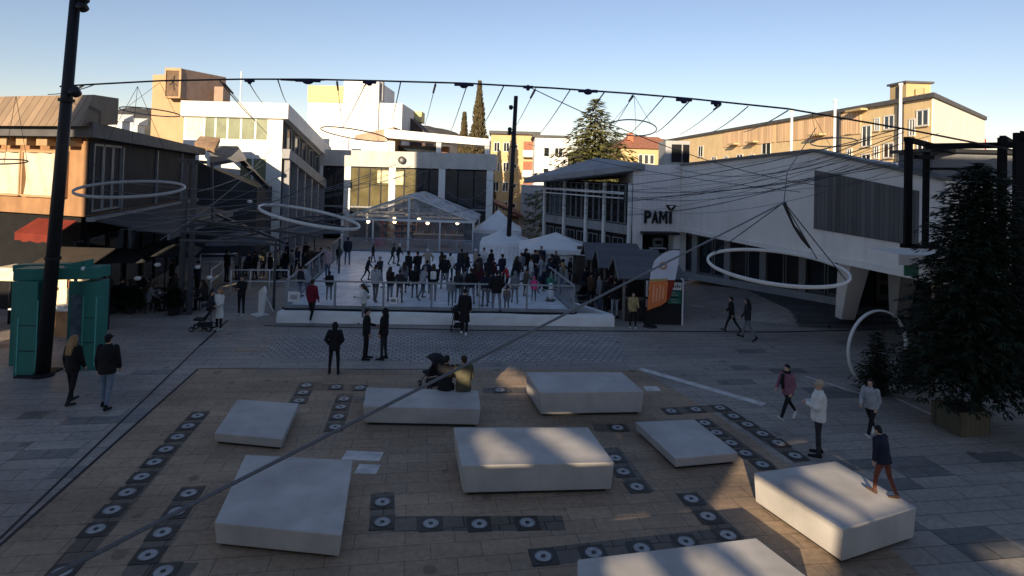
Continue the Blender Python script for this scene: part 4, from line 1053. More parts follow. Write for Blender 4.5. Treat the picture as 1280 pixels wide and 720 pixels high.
mb = MB(); FL.box(mb, 0, ll - 0.1, 2.95, 3.5, 0.06, 0.14); mb.build('floor_band', M_GREYW, sb_)
mb = MB(); FL.box(mb, 0.4, ll - 0.1, 5.35, 5.5, 0.6, 0.75); FL.box(mb, 0.4, ll - 0.1, 5.08, 5.16, 0.62, 0.70); mb.build('front_rail', M_WHITEP, sb_)
tip, rb_, rc_ = at(655, 223, 43.0), at(736, 198, 39.0), at(799, 205, 35.2)
fr_ = at(742, 212, 36.5)
bk1, bk2 = Vector((6, 50, 6.6)), Vector((13, 42, 7.0))
mb = MB()
top = [tip, fr_, rc_, bk2, bk1]
M_ROOFG = mat('grey roof boarding', (0.30, 0.30, 0.31), 0.7, 0.15, 1, streak=0.2)
pk = rb_ + Vector((0.6, 1.2, 0.1))
vs = [tip, fr_, rc_, bk2, bk1, pk]
vs2 = [v - Vector((0, 0, 0.34)) for v in vs[:5]]
mb.add(vs + vs2, [(0, 1, 5), (1, 2, 5), (2, 3, 5), (3, 4, 5), (4, 0, 5)] + [(i, 6 + i, 6 + (i + 1) % 5, (i + 1) % 5) for i in range(5)] + [(10, 9, 8, 7, 6)])
mb.build('pointed_roof', M_ROOFG, sb_)
# roof top box with fans
q0, q1 = at(832, 190, 41), at(862, 190, 41); zt_, zb_ = at(845, 176, 41).z, at(845, 208, 41).z
mb = MB(); mb.prism([(q0.x, 41), (q1.x, 41), (q1.x, 43), (q0.x, 43)], zb_ - 0.8, zt_); vb = mb.build('roof_vent_box', mat('galvanised duct', (0.36, 0.36, 0.36), 0.5, 0.12, 2), sb_)
FV = F((q0.x, 41), (1, 0)); wv = q1.x - q0.x
for (a, b) in ((0.25, 0.65), (0.72, 0.97)):
    mb = MB(); FV.box(mb, wv * a, wv * b, zb_ + 0.3, zt_ - 0.25, 0.004, 0.12); mb.build('vent_grille', M_DARK, vb)
# steps and raised terrace in front of it
M_STEP = pavers('step stone', (0.115, 0.12, 0.13), (0.09, 0.094, 0.10), (0.04, 0.04, 0.045), 1.4, 0.6, -ANG, 0.01, 0.6)
sL, sR = G(1000, 409), G(1160, 410)
mb = MB()
for k in range(3):
    y0 = sL.y + 0.42 * k; x0 = sL.x + 0.1 * k
    mb.prism([(x0, y0), (26, y0), (26, y0 + 0.42 if k < 2 else 44), (x0 if k < 2 else x0 - 0.4, y0 + 0.42 if k < 2 else 44)], 0.001 if k == 0 else 0.002, 0.15 * (k + 1))
mb.build('steps', M_STEP, None, label='three broad stone steps up to the shop terrace at right', cat='steps')
rm = MB(); x0 = sL.x + 0.18
rm.add([(x0 - 3.0, sL.y + 1.5, 0.006), (x0 + 0.02, sL.y + 1.5, 0.446), (x0 - 0.38, 43.5, 0.446), (x0 - 2.6, 43.5, 0.006), (x0 + 0.02, sL.y + 0.02, 0.007)], [(0, 1, 2, 3), (0, 4, 1)]); rm.build('sloping_paving', M_GRND, kind='structure')

# ------------------------------------------------------------------ dark building at the far right with a steel frame terrace
rbd = empty('terrace_building', Vector((17, 20, 0)), 0, 'dark building at the right edge behind the big dark fir', 'building')
x0 = at(1183, 250, 20.5).x
mb = MB(); xb = at(1190, 250, 27).x
mb.prism([(x0, 20.5), (26, 20.5), (26, 27), (xb, 27)], 0, at(1230, 224, 20.5).z); mb.build('wall', mat('black brown cladding', (0.03, 0.03, 0.032), 0.7, 0.2, 1.5), rbd)
mb = MB(); z1, z0 = at(1230, 192, 20.3).z, at(1230, 221, 20.3).z
xa = at(1163, 205, 20.3).x
mb.prism([(xa, 20.2), (26, 20.2), (26, 22), (xa, 22)], z0, z1); mb.build('roof_band', mat('grey fascia board', (0.17, 0.175, 0.185), 0.7, 0.15, 1.5, streak=0.2), rbd)
mb = MB(); mb.prism([(xa - 0.2, 20.0), (26, 20.0), (26, 22.2), (xa - 0.2, 22.2)], z1 + 0.002, z1 + 0.12); mb.build('roof_trim', M_STEEL, rbd)
FW = F((x0, 20.5), (1, 0))
for k in range(4):
    FW.window(0.8 + k * 1.25, 4.2, 1.1, 1.8, rbd, M_STEEL, M_GLASS, 0.05, 0, 0.04)
# white sill block under the frame and green sign
mb = MB(); q = at(1148, 318, 18.4); mb.box((q.x + 0.2, 19.2, 4.1), (1.6, 1.6, 0.32)); mb.build('terrace_slab', M_SHOPW, rbd)
mb = MB(); q = at(1139, 338, 18.6); mb.box((q.x, 18.6, q.z), (0.42, 0.08, 0.34)); o = mb.build('green_sign', mat('green sign', (0.03, 0.16, 0.11), 0.5, 0.1), bevel=0.01, label='small green sign hanging beside the right slanted column', cat='sign')
mb = MB(); mb.box((q.x, 18.6, q.z + 0.27), (0.05, 0.05, 0.2)); mb.build('hanger', M_STEEL, o)
# black steel frame
YF = 17.3
M_FRM = mat('matt black steel', (0.010, 0.010, 0.011), 0.8, 0.1, spec=0.08)
fr = empty('steel_frame', at(1137, 310, YF), 0, 'black steel pergola frame at the upper right edge', 'frame')
def fpost(px, y1, y0, Y, w_=0.24):
    a, b = at(px, y1, Y), at(px, y0, Y); mb = MB(); mb.box((a.x, Y, (a.z + b.z) / 2), (w_, 0.12, abs(a.z - b.z))); mb.build('post', M_FRM, fr)
fpost(1136, 174, 308, YF, 0.18); fpost(1158, 190, 306, YF + 1.4, 0.15); fpost(1253, 172, 330, YF - 0.3, 0.2); fpost(1274, 166, 420, YF - 1.0, 0.26)
def fbeam(pa, ya, pb, yb, th=0.2):
    a, b = at(pa[0], pa[1], ya), at(pb[0], pb[1], yb); mb = MB(); mb.beam(a, b, 0.14, th); mb.build('beam', M_FRM, fr)
fbeam((1158, 183), YF, (1290, 181), YF - 0.3, 0.17); fbeam((1133, 174), YF - 0.02, (1196, 190), YF + 3, 0.14); fbeam((1253, 172), YF - 0.32, (1275, 184), YF + 1.5, 0.12)
fbeam((1128, 307), YF + 0.01, (1172, 309), YF + 1, 0.12); fbeam((1145, 196), YF + 0.7, (1165, 197), YF + 1.2, 0.12); fbeam((1160, 211), YF + 1.42, (1240, 211), YF + 1.5, 0.08)
fbeam((1274, 168), YF - 1.02, (1300, 171), YF - 1.3, 0.2)
# sunlit house seen in the gap
YG = 46.0
a, b = at(1158, 240, YG), at(1182, 240, YG)
pgh = empty('house', Vector(((a.x + b.x) / 2, YG, 0)), 0, 'yellow sunlit house wall glimpsed through the black frame at right', 'building')
mb = MB(); mb.prism([(a.x, YG), (b.x + 2, YG), (b.x + 2, YG + 4), (a.x, YG + 4)], 0, at(1170, 227, YG).z); mb.build('wall', mat('yellow render', (0.75, 0.58, 0.28), 0.8, 0.08), pgh)
mb = MB(); mb.prism([(a.x - 0.2, YG - 0.3), (b.x + 2.2, YG - 0.3), (b.x + 2.2, YG + 4.3), (a.x - 0.2, YG + 4.3)], at(1170, 227, YG).z + 0.003, at(1170, 223, YG).z + 0.1); mb.build('roof', M_TILE, pgh)
mb = MB(); FK = F((a.x, YG), (1, 0)); FK.box(mb, 0.3, (b.x - a.x) - 0.1, at(1170, 258, YG).z, at(1170, 243, YG).z, 0.004, 0.05); mb.build('shutter', M_OCHRE, pgh)

# ------------------------------------------------------------------ hills
def hill(name, pts, Y, dep, m):
    mb = MB(); vs = []; n = len(pts)
    nn = 5
    fine = []
    for i in range(n - 1):
        for k in range(nn):
            t = k / nn; fine.append((pts[i][0] + (pts[i + 1][0] - pts[i][0]) * t, pts[i][1] + (pts[i + 1][1] - pts[i][1]) * t + 0.5 * math.sin(i * 7 + k * 2.3)))
    fine.append(pts[-1])
    top = [at(x, y, Y) for x, y in fine]
    rows = []
    for f, dy in ((0.0, -dep), (0.35, -dep * 0.6), (0.75, -dep * 0.25), (1.0, 0), (0.4, dep), (0, dep * 1.6)):
        rows.append([Vector((v.x, v.y + dy, max(-2, v.z * f - (2 if f == 0 else 0)))) for v in top])
    vs = [v for r in rows for v in r]; c = len(top)
    fs = [(r * c + i, r * c + i + 1, (r + 1) * c + i + 1, (r + 1) * c + i) for r in range(len(rows) - 1) for i in range(c - 1)]
    mb.add(vs, fs); return mb.build(name, m, kind='structure', smooth=True)
M_HILL = mat('wooded hillside in winter', (0.10, 0.095, 0.085), 0.95, 0.35, 0.03, detail=8)
hill('hills', [(-900, 205), (-300, 190), (0, 165), (120, 142), (165, 134), (200, 138), (300, 160), (420, 166), (490, 158), (520, 155), (560, 162), (585, 172), (640, 190), (700, 195), (760, 178), (800, 169), (850, 178), (930, 200), (1100, 205), (1300, 190), (1900, 200)], 1500, 380, M_HILL)
# ------------------------------------------------------------------ ice rink
ZD = 0.5
M_ICE = mat('scuffed ice', (0.86, 0.86, 0.87), 0.45, 0.24, 1.6, spec=0.3, detail=8)
M_TARP = mat('white tarpaulin skirt', (0.72, 0.72, 0.70), 0.6, 0.08, 2, 0.6, 3)
M_RAIL = mat('galvanised rail', (0.26, 0.28, 0.30), 0.45, 0.15, 3)
M_DECKE = mat('dark rubber edge', (0.02, 0.02, 0.022), 0.7, 0.1)
M_PLEX = clear('clear rink boards', (0.93, 0.95, 0.97), 0.06, 0.04)
r_fl, r_fr, r_br, r_bl = G(357, 385, ZD), G(717, 391, ZD), G(640, 318, ZD), G(430, 313, ZD)
ctr = (r_fl + r_fr + r_br + r_bl) / 4
rink = empty('ice_rink', Vector((ctr.x, ctr.y, 0)), 0, 'ice rink with white skirt and clear boards full of skaters', 'ice rink')
mb = MB(); mb.prism([XY(v) for v in (r_fl, r_fr, r_br, r_bl)], 0.01, ZD - 0.03); mb.build('platform', M_GREYW, rink)
def lerp2(a, b, t): return a + (b - a) * t
ins = [v + (ctr - v) * 0.012 for v in (r_fl, r_fr, r_br, r_bl)]
mb = MB(); mb.prism([XY(v) for v in ins], ZD - 0.029, ZD); mb.build('ice', M_ICE, rink)
# skirt: sagging tarpaulin along the front
k0, k1 = G(345, 404, 0), G(768, 409, 0)
mb = MB(); n = 90; rows = 5; vs = []; rr = random.Random(5)
fwd = Vector((0, -1, 0))
bumps = [rr.uniform(0, 6.28) for _ in range(4)]
for j in range(rows):
    t = j / (rows - 1)
    for i in range(n + 1):
        s_ = i / n; p = lerp2(k0, k1, s_)
        off = 0.05 * math.sin(s_ * 40 + bumps[0]) * math.sin(s_ * 13 + bumps[1]) + 0.02 * math.sin(s_ * 130 + bumps[2] + 2 * t)
        z = 0.012 + (ZD - 0.06) * t + (0.025 * math.sin(s_ * 23 + bumps[3]) if j == rows - 1 else 0)
        vs.append((p.x, p.y + 0.10 * t - off * (1 - abs(2 * t - 1)) , z))
for i in range(n + 1):
    p = lerp2(k0, k1, i / n); vs.append((p.x, p.y + 0.55, ZD - 0.06))
fs = [(j * (n + 1) + i, j * (n + 1) + i + 1, (j + 1) * (n + 1) + i + 1, (j + 1) * (n + 1) + i) for j in range(rows) for i in range(n)]
mb.add(vs, fs); mb.build('skirt', M_TARP, rink, smooth=True)
mb = MB(); c = [k1, k1 + Vector((-0.0, 0.55, 0)), G(717, 391, 0) + Vector((0, 0.4, 0)), G(717, 391, 0)]
mb.prism([XY(v) for v in c], 0.011, ZD - 0.065); mb.build('skirt_end', M_TARP, rink)
def boards(a, b, n, hh=1.12, panels=True):
    a, b = Vector(a), Vector(b); d = (b - a).normalized(); nn = Vector((-d.y, d.x, 0))
    for i in range(n + 1):
        p = lerp2(a, b, i / n); mb = MB(); mb.box((p.x, p.y, ZD + hh / 2), (0.09, 0.07, hh), math.atan2(d.y, d.x)); mb.build('board_post', M_RAIL, rink)
    mb = MB(); mb.beam(a + Vector((0, 0, hh + 0.03)), b + Vector((0, 0, hh + 0.03)), 0.08, 0.06); mb.build('hand_rail', M_RAIL, rink)
    mb = MB(); mb.beam(a + Vector((0, 0, 0.08)) , b + Vector((0, 0, 0.08)), 0.06, 0.13); mb.build('kick_rail', M_RAIL, rink)
    mb = MB(); mb.beam(a + Vector((0, 0, -0.035)) - nn * 0.09, b + Vector((0, 0, -0.035)) - nn * 0.09, 0.10, 0.09); mb.build('deck_edge', M_DECKE, rink)
    if panels:
        for i in range(n):
            p, q = lerp2(a, b, (i + 0.03) / n), lerp2(a, b, (i + 0.97) / n)
            mb = MB(); mb.beam(p + Vector((0, 0, 0.57)), q + Vector((0, 0, 0.57)), 0.012, 0.82); mb.build('clear_panel', M_PLEX, rink)
boards(r_fl, r_fr, 6); boards(r_fr, r_br, 6); boards(r_br, r_bl, 6, 0.9); boards(r_bl, r_fl, 7)

# ------------------------------------------------------------------ clear gable tent
YT = 46.0
M_FILM = clear('clear tent film', (0.92, 0.92, 0.92), 0.07, 0.06)
M_FILMR = clear('tent roof film', (0.88, 0.88, 0.88), 0.55, 0.07)
M_ALU = mat('white aluminium profile', (0.80, 0.79, 0.77), 0.4, 0.08, 3)
tl, tr_, ta = at(428, 274, YT), at(592, 277, YT), at(512, 244, YT)
tent = empty('clear_tent', Vector(((tl.x + tr_.x) / 2, YT, 0)), 0, 'large clear walled gable tent with white frame at the back of the rink', 'tent')
ze = (tl.z + tr_.z) / 2; DT = 8.0
xl, xr, xa, za = tl.x, tr_.x, ta.x, ta.z
def tb(p, q, w_=0.14, h_=0.14, name='frame_beam'):
    mb = MB(); mb.beam(p, q, w_, h_); mb.build(name, M_ALU, tent)
xs_ = [xl, lerp2(xl, xr, 0.235), xa, lerp2(xl, xr, 0.745), xr]
for x in xs_:
    for y in (YT, YT + DT):
        tb((x, y, 0), (x, y, ze - 0.08), 0.16 if x in (xl, xr, xa) else 0.11, 0.14, 'post')
for y in (YT, YT + DT / 2, YT + DT):
    tb((xl - 0.15, y, ze), (xa, y, za), 0.15, 0.15, 'rafter'); tb((xa, y, za), (xr + 0.15, y, ze), 0.15, 0.15, 'rafter')
    tb((xl, y, ze), (xr, y, ze), 0.14, 0.17, 'tie_beam')
tb((xa, YT, ze + 0.09), (xa, YT, za - 0.1), 0.15, 0.14, 'king_post')
for x, z in ((xl, ze), (xr, ze), (xa, za)): tb((x, YT + 0.08, z), (x, YT + DT - 0.08, z), 0.13, 0.13, 'purlin')
for i in range(4):
    mb = MB(); mb.box(((xs_[i] + xs_[i + 1]) / 2, YT + 0.01, (ze + 0.1) / 2), (xs_[i + 1] - xs_[i] - 0.15, 0.015, ze - 0.2)); mb.build('wall_film', M_FILM, tent)
mb = MB(); vs = [(xl + .1, YT + .02, ze + .1), (xr - .1, YT + .02, ze + .1), (xa, YT + .02, za - .1)]; mb.slab(vs, 0.012); mb.build('gable_film', clear('tent gable film', (0.9, 0.9, 0.9), 0.22, 0.07), tent)
for sgn_, xe in ((-1, xl), (1, xr)):
    mb = MB(); v = [(xe + sgn_ * 0.15, YT - 0.15, ze + 0.05), (xa, YT - 0.15, za + 0.085), (xa, YT + DT, za + 0.085), (xe + sgn_ * 0.15, YT + DT, ze + 0.05)]
    mb.slab(v if sgn_ > 0 else v[::-1], 0.012); mb.build('roof_film', M_FILMR, tent)
    mb = MB(); mb.box((xe, YT + DT / 2, (ze + 0.1) / 2), (0.012, DT - 0.2, ze - 0.2)); mb.build('side_film', M_FILM, tent)
# inside the tent: wooden floor, bar, shelves, added glow globes and coat racks
tin = empty('bar_counter', Vector((xa, YT + 4.5, 0)), 0, 'long wooden bar counter inside the clear tent', 'bar')
mb = MB(); mb.box((lerp2(xl, xr, 0.68), YT + 4.8, 0.55), (4.0, 0.7, 1.06)); mb.build('counter', mat('bar wood', (0.22, 0.13, 0.08), 0.6, 0.3, 4), tin)
mb = MB(); mb.box((lerp2(xl, xr, 0.68), YT + 4.7, 1.115), (4.2, 0.9, 0.06)); mb.build('counter_top', M_WHITEP, tin)
mb = MB(); mb.box((lerp2(xl, xr, 0.68), YT + 6.6, 1.2), (4.0, 0.4, 2.3)); sh = mb.build('back_shelf', mat('bar shelf', (0.10, 0.07, 0.06), 0.7, 0.2), tin)
M_BOT = [mat('bottle ' + n, c, 0.3, 0.1) for n, c in (('red', (0.4, 0.05, 0.04)), ('amber', (0.45, 0.25, 0.06)), ('pale', (0.6, 0.6, 0.55)), ('green', (0.05, 0.15, 0.06)))]
rr = random.Random(11)
for k in range(16):
    x = lerp2(xl, xr, 0.68) - 1.8 + 0.24 * k
    mb = MB(); z = (1.146) ; mb.lathe([(0.05, z), (0.05, z + 0.2), (0.018, z + 0.26), (0.018, z + 0.33)], (x, YT + 4.5 + rr.uniform(-.1, .2), 0), 8)
    mb.build('bottle', M_BOT[k % 4], None, smooth=True, label='bottle standing on the bar counter in the clear tent', cat='bottle', group='bottles on the tent bar')
tb_ = empty('coat_rack', Vector((lerp2(xl, xr, 0.35), YT + 3, 0)), 0, 'rack of rental skates and coats inside the clear tent, left half', 'rack')
for k in range(3):
    mb = MB(); mb.box((lerp2(xl, xr, 0.33), YT + 5.5, 0.6 + 0.6 * k), (3.0, 0.4, 0.05)); mb.build('shelf', M_WOODL, tb_)
for x in (-1.5, 1.5):
    mb = MB(); mb.box((lerp2(xl, xr, 0.33) + x, YT + 5.5, 1.0), (0.06, 0.42, 2.0)); mb.build('upright', M_WOODL, tb_)
for k in range(18):
    mb = MB(); x = lerp2(xl, xr, 0.33) - 1.35 + 0.47 * (k % 6); z = 0.63 + 0.6 * (k // 6)
    mb.prism([(x - 0.1, YT + 5.36), (x + 0.1, YT + 5.36), (x + 0.1, YT + 5.6), (x - 0.1, YT + 5.6)], z, [z + 0.12, z + 0.12, z + 0.3, z + 0.3]); mb.build('skate_boot', M_BOT[k % 3], tb_)
M_GLOW = mat('added glow globe', (1.0, 0.72, 0.38), 0.4, 0, emit=6)  # made-up globes: their glow stands in for sunlight reflected into the tent
for fx, dy in ((0.15, 2.0), (0.35, 2.5), (0.62, 2.2), (0.85, 3.0), (0.28, 6), (0.5, 5.5)):
    x = lerp2(xl, xr, fx); z = ze - 0.35
    mb = MB(); mb.ball((x, YT + dy, z), 0.14, 10, 8); o = mb.build('glow_globe', M_GLOW, smooth=True, label='added glowing globe for the warm light in the clear tent', cat='lamp', group='added glow globes in the clear tent')
    mb = MB(); mb.tube([(x, YT + dy, z + 0.13), (x, YT + dy, ze + 0.9)], 0.012, 6); mb.build('cord', M_STEEL, o)
mb = MB(); q = at(475, 303, YT + 1.2); mb.box(q, (0.75, 0.3, 0.65)); o = mb.build('red_crate', mat('glossy red crate', (0.65, 0.03, 0.05), 0.4, 0.1), bevel=0.03, label='red crate on a stand inside the clear tent', cat='crate')
mb = MB(); mb.box((q.x, q.y, (q.z - 0.33) / 2), (0.5, 0.28, q.z - 0.34)); mb.build('stand', M_WOODL, o)

# ------------------------------------------------------------------ white pagoda tents
M_TENTW = mat('white tent canvas', (0.80, 0.79, 0.77), 0.7, 0.06, 1.5, 0.3, 2)
def pagoda(Y, pxl, pxr, pyl, pxa, pya, depth, wall_to, label, walls=('b', 'l', 'r'), drop=0.28):
    a, b, ap = at(pxl, pyl, Y), at(pxr, pyl, Y), at(pxa, pya, Y + depth / 2)
    t = empty('pagoda_tent', Vector(((a.x + b.x) / 2, Y + depth / 2, 0)), 0, label, 'tent')
    ze = a.z; c = [Vector((a.x, Y, ze)), Vector((b.x, Y, ze)), Vector((b.x, Y + depth, ze)), Vector((a.x, Y + depth, ze))]
    mb = MB(); vs = []; n = 8; ctr = sum(c, Vector()) / 4; ctr.z = ap.z
    for j in range(n + 1):
        t_ = j / n
        for i in range(4):
            for k in range(6):
                p = lerp2(c[i], c[(i + 1) % 4], k / 6); q = p + (Vector((ctr.x, ctr.y, p.z)) - p) * t_
                q.z = ze + (ctr.z - ze) * (t_ ** 1.25); vs.append(q)
    fs = [(j * 24 + i, j * 24 + (i + 1) % 24, (j + 1) * 24 + (i + 1) % 24, (j + 1) * 24 + i) for j in range(n) for i in range(24)]
    mb.add(vs, fs); mb.build('roof', M_TENTW, t)
    mb = MB(); vs = []
    for i in range(4):
        for k in range(12):
            p = lerp2(c[i], c[(i + 1) % 4], k / 12); vs += [p + Vector((0, 0, 0.0)), p - Vector((0, 0, drop + 0.03 * math.sin(k * 2.1)))]
    m = len(vs) // 2; mb.add(vs, [(2 * i, 2 * i + 1, 2 * ((i + 1) % m) + 1, 2 * ((i + 1) % m)) for i in range(m)]); mb.build('valance', M_TENTW, t)
    for p in c:
        mb = MB(); q = p + (ctr - p) * 0.02; mb.tube([(q.x, q.y, 0), (q.x, q.y, ze)], 0.05, 8); mb.build('pole', M_ALU, t)
    for wl in walls:
        i = {'f': 0, 'r': 1, 'b': 2, 'l': 3}[wl]
        p, q = c[i] + (ctr - c[i]) * 0.03, c[(i + 1) % 4] + (ctr - c[(i + 1) % 4]) * 0.03
        mb = MB(); vs = []; N = 40
        d = (q - p); d.z = 0; d.normalize(); nn = Vector((d.y, -d.x, 0))
        for k in range(N + 1):
            s_ = lerp2(p, q, k / N) + nn * (0.04 * math.sin(k * 1.7) + 0.02 * math.sin(k * 0.6 + 1)); vs += [(s_.x, s_.y, 0.02), (s_.x, s_.y, ze - 0.05)]
        mb.add(vs, [(2 * k, 2 * k + 2, 2 * k + 3, 2 * k + 1) for k in range(N)]); mb.build('wall', M_TENTW, t, smooth=True)
    return t, c
t1, c1_ = pagoda(35.2, 650, 746, 311, 690, 290, 4.4, 0, 'white pagoda tent nearest the wooden stalls', ('b', 'l'))
mb = MB(); mb.box((lerp2(c1_[0].x, c1_[1].x, 0.86), 35.4, 1.15), (1.0, 0.06, 2.2)); mb.build('brown_door_flap', mat('brown flap', (0.12, 0.09, 0.075), 0.8, 0.2), t1)
mb = MB(); vs = []
for k in range(31):
    x = lerp2(c1_[0].x + 0.1, lerp2(c1_[0].x, c1_[1].x, 0.70), k / 30); vs += [(x, 35.5 + 0.06 * math.sin(k * 1.9) + 0.03 * math.sin(k * .7), 0.03), (x, 35.35, c1_[0].z - 0.1)]
mb.add(vs, [(2 * k, 2 * k + 2, 2 * k + 3, 2 * k + 1) for k in range(30)]); mb.build('front_curtain', M_TENTW, t1, smooth=True)
pagoda(47.0, 592, 652, 287, 621, 262, 4.0, 0, 'white pagoda tent between the clear tent and the centre pole', ('b', 'f'))
t3, c3_ = pagoda(40.5, 600, 662, 303, 640, 284, 3.6, 0, 'low beige pagoda tent at the foot of the centre pole', ('f', 'l', 'b', 'r'))
# striped fence cloth beside it
q0, q1 = at(592, 300, 44), at(645, 300, 42.5)
mb = MB(); vs = []
for k in range(61):
    p = lerp2(Vector((q0.x, q0.y, 0)), Vector((q1.x, q1.y, 0)), k / 60); vs += [(p.x, p.y + 0.06 * (k % 2), 0.05), (p.x, p.y + 0.06 * (k % 2), 2.0)]
mb.add(vs, [(2 * k, 2 * k + 2, 2 * k + 3, 2 * k + 1) for k in range(60)]); o = mb.build('pleated_screen', mat('grey pleated cloth', (0.34, 0.35, 0.37), 0.8, 0.15, 2), label='grey pleated screen behind the skaters right of the clear tent', cat='screen')
for t_ in (0.0, 0.5, 1.0):
    p = lerp2(Vector((q0.x, q0.y, 0)), Vector((q1.x, q1.y, 0)), t_); mb = MB(); mb.box((p.x, p.y - 0.08, 1.05), (0.06, 0.06, 2.1)); mb.build('post', M_RAIL, o)

# ------------------------------------------------------------------ wooden market stalls
M_ROOFD = ribbed('dark stall roofing', (0.105, 0.11, 0.12), (0.05, 0.05, 0.055), 0.3, (0, 1, 0), 0.6, 0.15, 0.15)
M_BOARD = ribbed('dark stained boards', (0.035, 0.032, 0.030), (0.012, 0.011, 0.010), 0.16, (0, 0, 1), 0.7, 0.25, 0.2)
def stall(x0, x1, Y, dep, label, ze=2.05, zr=2.72, poster=False):
    t = empty('market_stall', Vector(((x0 + x1) / 2, Y + dep / 2, 0)), 0, label, 'stall', 'dark wooden market stalls')
    yc = Y + dep / 2; ov = 0.28
    for s_ in (-1, 1):
        e = yc + s_ * (dep / 2 + ov); zz_ = ze - 0.12
        v = [(x0 - ov, e, zz_), (x1 + ov, e, zz_), (x1 + ov - 0.3, yc, zr), (x0 - ov, yc, zr)]
        mb = MB(); mb.slab(v if s_ < 0 else v[::-1], 0.07); mb.build('roof_slope', M_ROOFD, t)
    for x in (x0 - ov - 0.02,):
        for s_ in (-1, 1):
            mb = MB(); mb.beam((x, yc, zr - 0.02), (x, yc + s_ * (dep / 2 + ov), ze - 0.16), 0.05, 0.16); mb.build('barge_board', mat('grey barge board', (0.16, 0.165, 0.17), 0.7, 0.15), t)
    for x, y in ((x0, Y), (x1, Y), (x0, Y + dep), (x1, Y + dep), (lerp2(x0, x1, 0.42), Y)):
        mb = MB(); mb.box((x, y, ze / 2), (0.10, 0.10, ze)); mb.build('post', mat('stall post wood', (0.20, 0.18, 0.16), 0.7, 0.2, 4), t)
    mb = MB(); mb.box(((x0 + x1) / 2, Y + dep - 0.02, ze / 2), (x1 - x0, 0.04, ze - 0.05)); mb.build('back_wall', M_BOARD, t)
    mb = MB(); mb.box((x1 + 0.03, yc, ze / 2), (0.05, dep, ze - 0.04)); mb.build('side_wall', M_BOARD, t)
    mb = MB(); mb.box(((x0 + x1) / 2, Y - 0.02, 0.5), (x1 - x0 - 0.12, 0.04, 0.96)); mb.build('counter_front', M_BOARD, t)
    mb = MB(); mb.box(((x0 + x1) / 2, Y + 0.02, 1.01), (x1 - x0 - 0.12, 0.45, 0.05)); mb.build('counter', mat('stall counter wood', (0.16, 0.12, 0.09), 0.6, 0.25, 3), t)
    mb = MB(); mb.prism([(x1 + 0.06, Y + 0.05), (x1 + 0.061, Y + 0.05), (x1 + 0.061, Y + dep - 0.05), (x1 + 0.06, Y + dep - 0.05)], ze - 0.02, [ze, ze, ze, ze]); mb.build('side_trim', M_BOARD, t)
    return t
xs0, xs1 = at(779, 400, 26.8).x, at(850, 400, 26.8).x
s1 = stall(xs0, xs1, 26.8, 2.2, 'nearest dark wooden market stall, behind the orange feather flag')
stall(at(755, 390, 29.6).x, at(828, 390, 29.6).x, 29.7, 2.1, 'middle dark wooden market stall of the three')
stall(at(738, 385, 32.2).x, at(800, 385, 32.2).x, 32.3, 2.0, 'farthest dark wooden market stall, beside the white pagoda tent')
# boarded booth front with green price panels at the right end
bx0, bx1 = at(805, 400, 26.4).x, at(851, 400, 26.4).x
FBO = F((bx0, 26.3), (1, 0)); wb = bx1 - bx0
bo = empty('booth_front', Vector((bx0, 26.3, 0)), 0, 'black booth front with white and green notice panels under the orange flag', 'booth')
mb = MB(); FBO.box(mb, 0, wb, 0.01, 1.95, -0.25, 0); mb.build('panel_wall', M_DECKE, bo)
mb = MB(); FBO.box(mb, wb + 0.002, wb + 0.06, 0.01, 2.0, -0.28, 0.03); mb.build('edge_post', M_ALU, bo)
M_GREENP = mat('green notice panel', (0.035, 0.16, 0.11), 0.5, 0.12, 4)
for (a, b, z0, z1, m, n_) in ((0.60, 0.98, 1.52, 1.85, M_WHITEP, 'white_notice'), (0.62, 0.97, 1.22, 1.48, M_GREENP, 'green_notice'), (0.62, 0.97, 0.92, 1.18, M_GREENP, 'green_notice'), (0.02, 0.28, 1.2, 1.9, M_WHITEP, 'poster'), (0.02, 0.22, 0.75, 1.1, mat('pink poster', (0.5, 0.35, 0.36), 0.6, 0.15, 6), 'poster')):
    mb = MB(); FBO.box(mb, wb * a, wb * b, z0, z1, 0.002, 0.02); pn = mb.build(n_, m, bo)
    if n_ == 'white_notice':
        mb = MB()
        for k in range(6): FBO.box(mb, wb * a + 0.06 + k * 0.09, wb * a + 0.11 + k * 0.09, z0 + 0.1, z1 - 0.08 - 0.05 * (k % 2), 0.021, 0.024)
        mb.build('lettering', M_STEEL, pn)
    if n_ == 'green_notice':
        mb = MB()
        for k in range(2): FBO.box(mb, wb * a + 0.12, wb * b - 0.12 - 0.1 * k, z0 + 0.07 + 0.1 * k, z0 + 0.1 + 0.1 * k, 0.021, 0.024)
        mb.build('lettering', mat('pale lettering', (0.35, 0.42, 0.38), 0.6, 0.1), pn)
# feather flag
YFl = 25.8
fl = empty('feather_flag', at(815, 398, YFl) * Vector((1, 1, 0)) if False else Vector((at(815, 398, YFl).x, YFl, 0)), 0, 'orange and white feather flag with a round emblem at the booth', 'flag')
out = [(814, 386), (811, 360), (813, 340), (818, 326), (827, 317), (840, 312.5), (850, 313), (849, 325), (846, 345), (841, 365), (836, 379)]
def flagpart(pts, m, name, dy):
    mb = MB(); vs = [at(px, py, YFl + dy + 0.03 * math.sin(py * 0.3)) for px, py in pts]
    n = len(vs); th = Vector((0, 0.01, 0))
    mb.add(vs + [v + th for v in vs], [tuple(range(n)), tuple(range(2 * n - 1, n - 1, -1))] + [(i, n + i, n + (i + 1) % n, (i + 1) % n) for i in range(n)]); return mb.build(name, m, fl)
flagpart([(812.3, 350), (813, 340), (818, 326), (827, 317), (840, 312.5), (850, 313), (849, 325), (844, 350)], mat('pale flag cloth', (0.62, 0.64, 0.72), 0.8, 0.06), 'upper_cloth', 0)
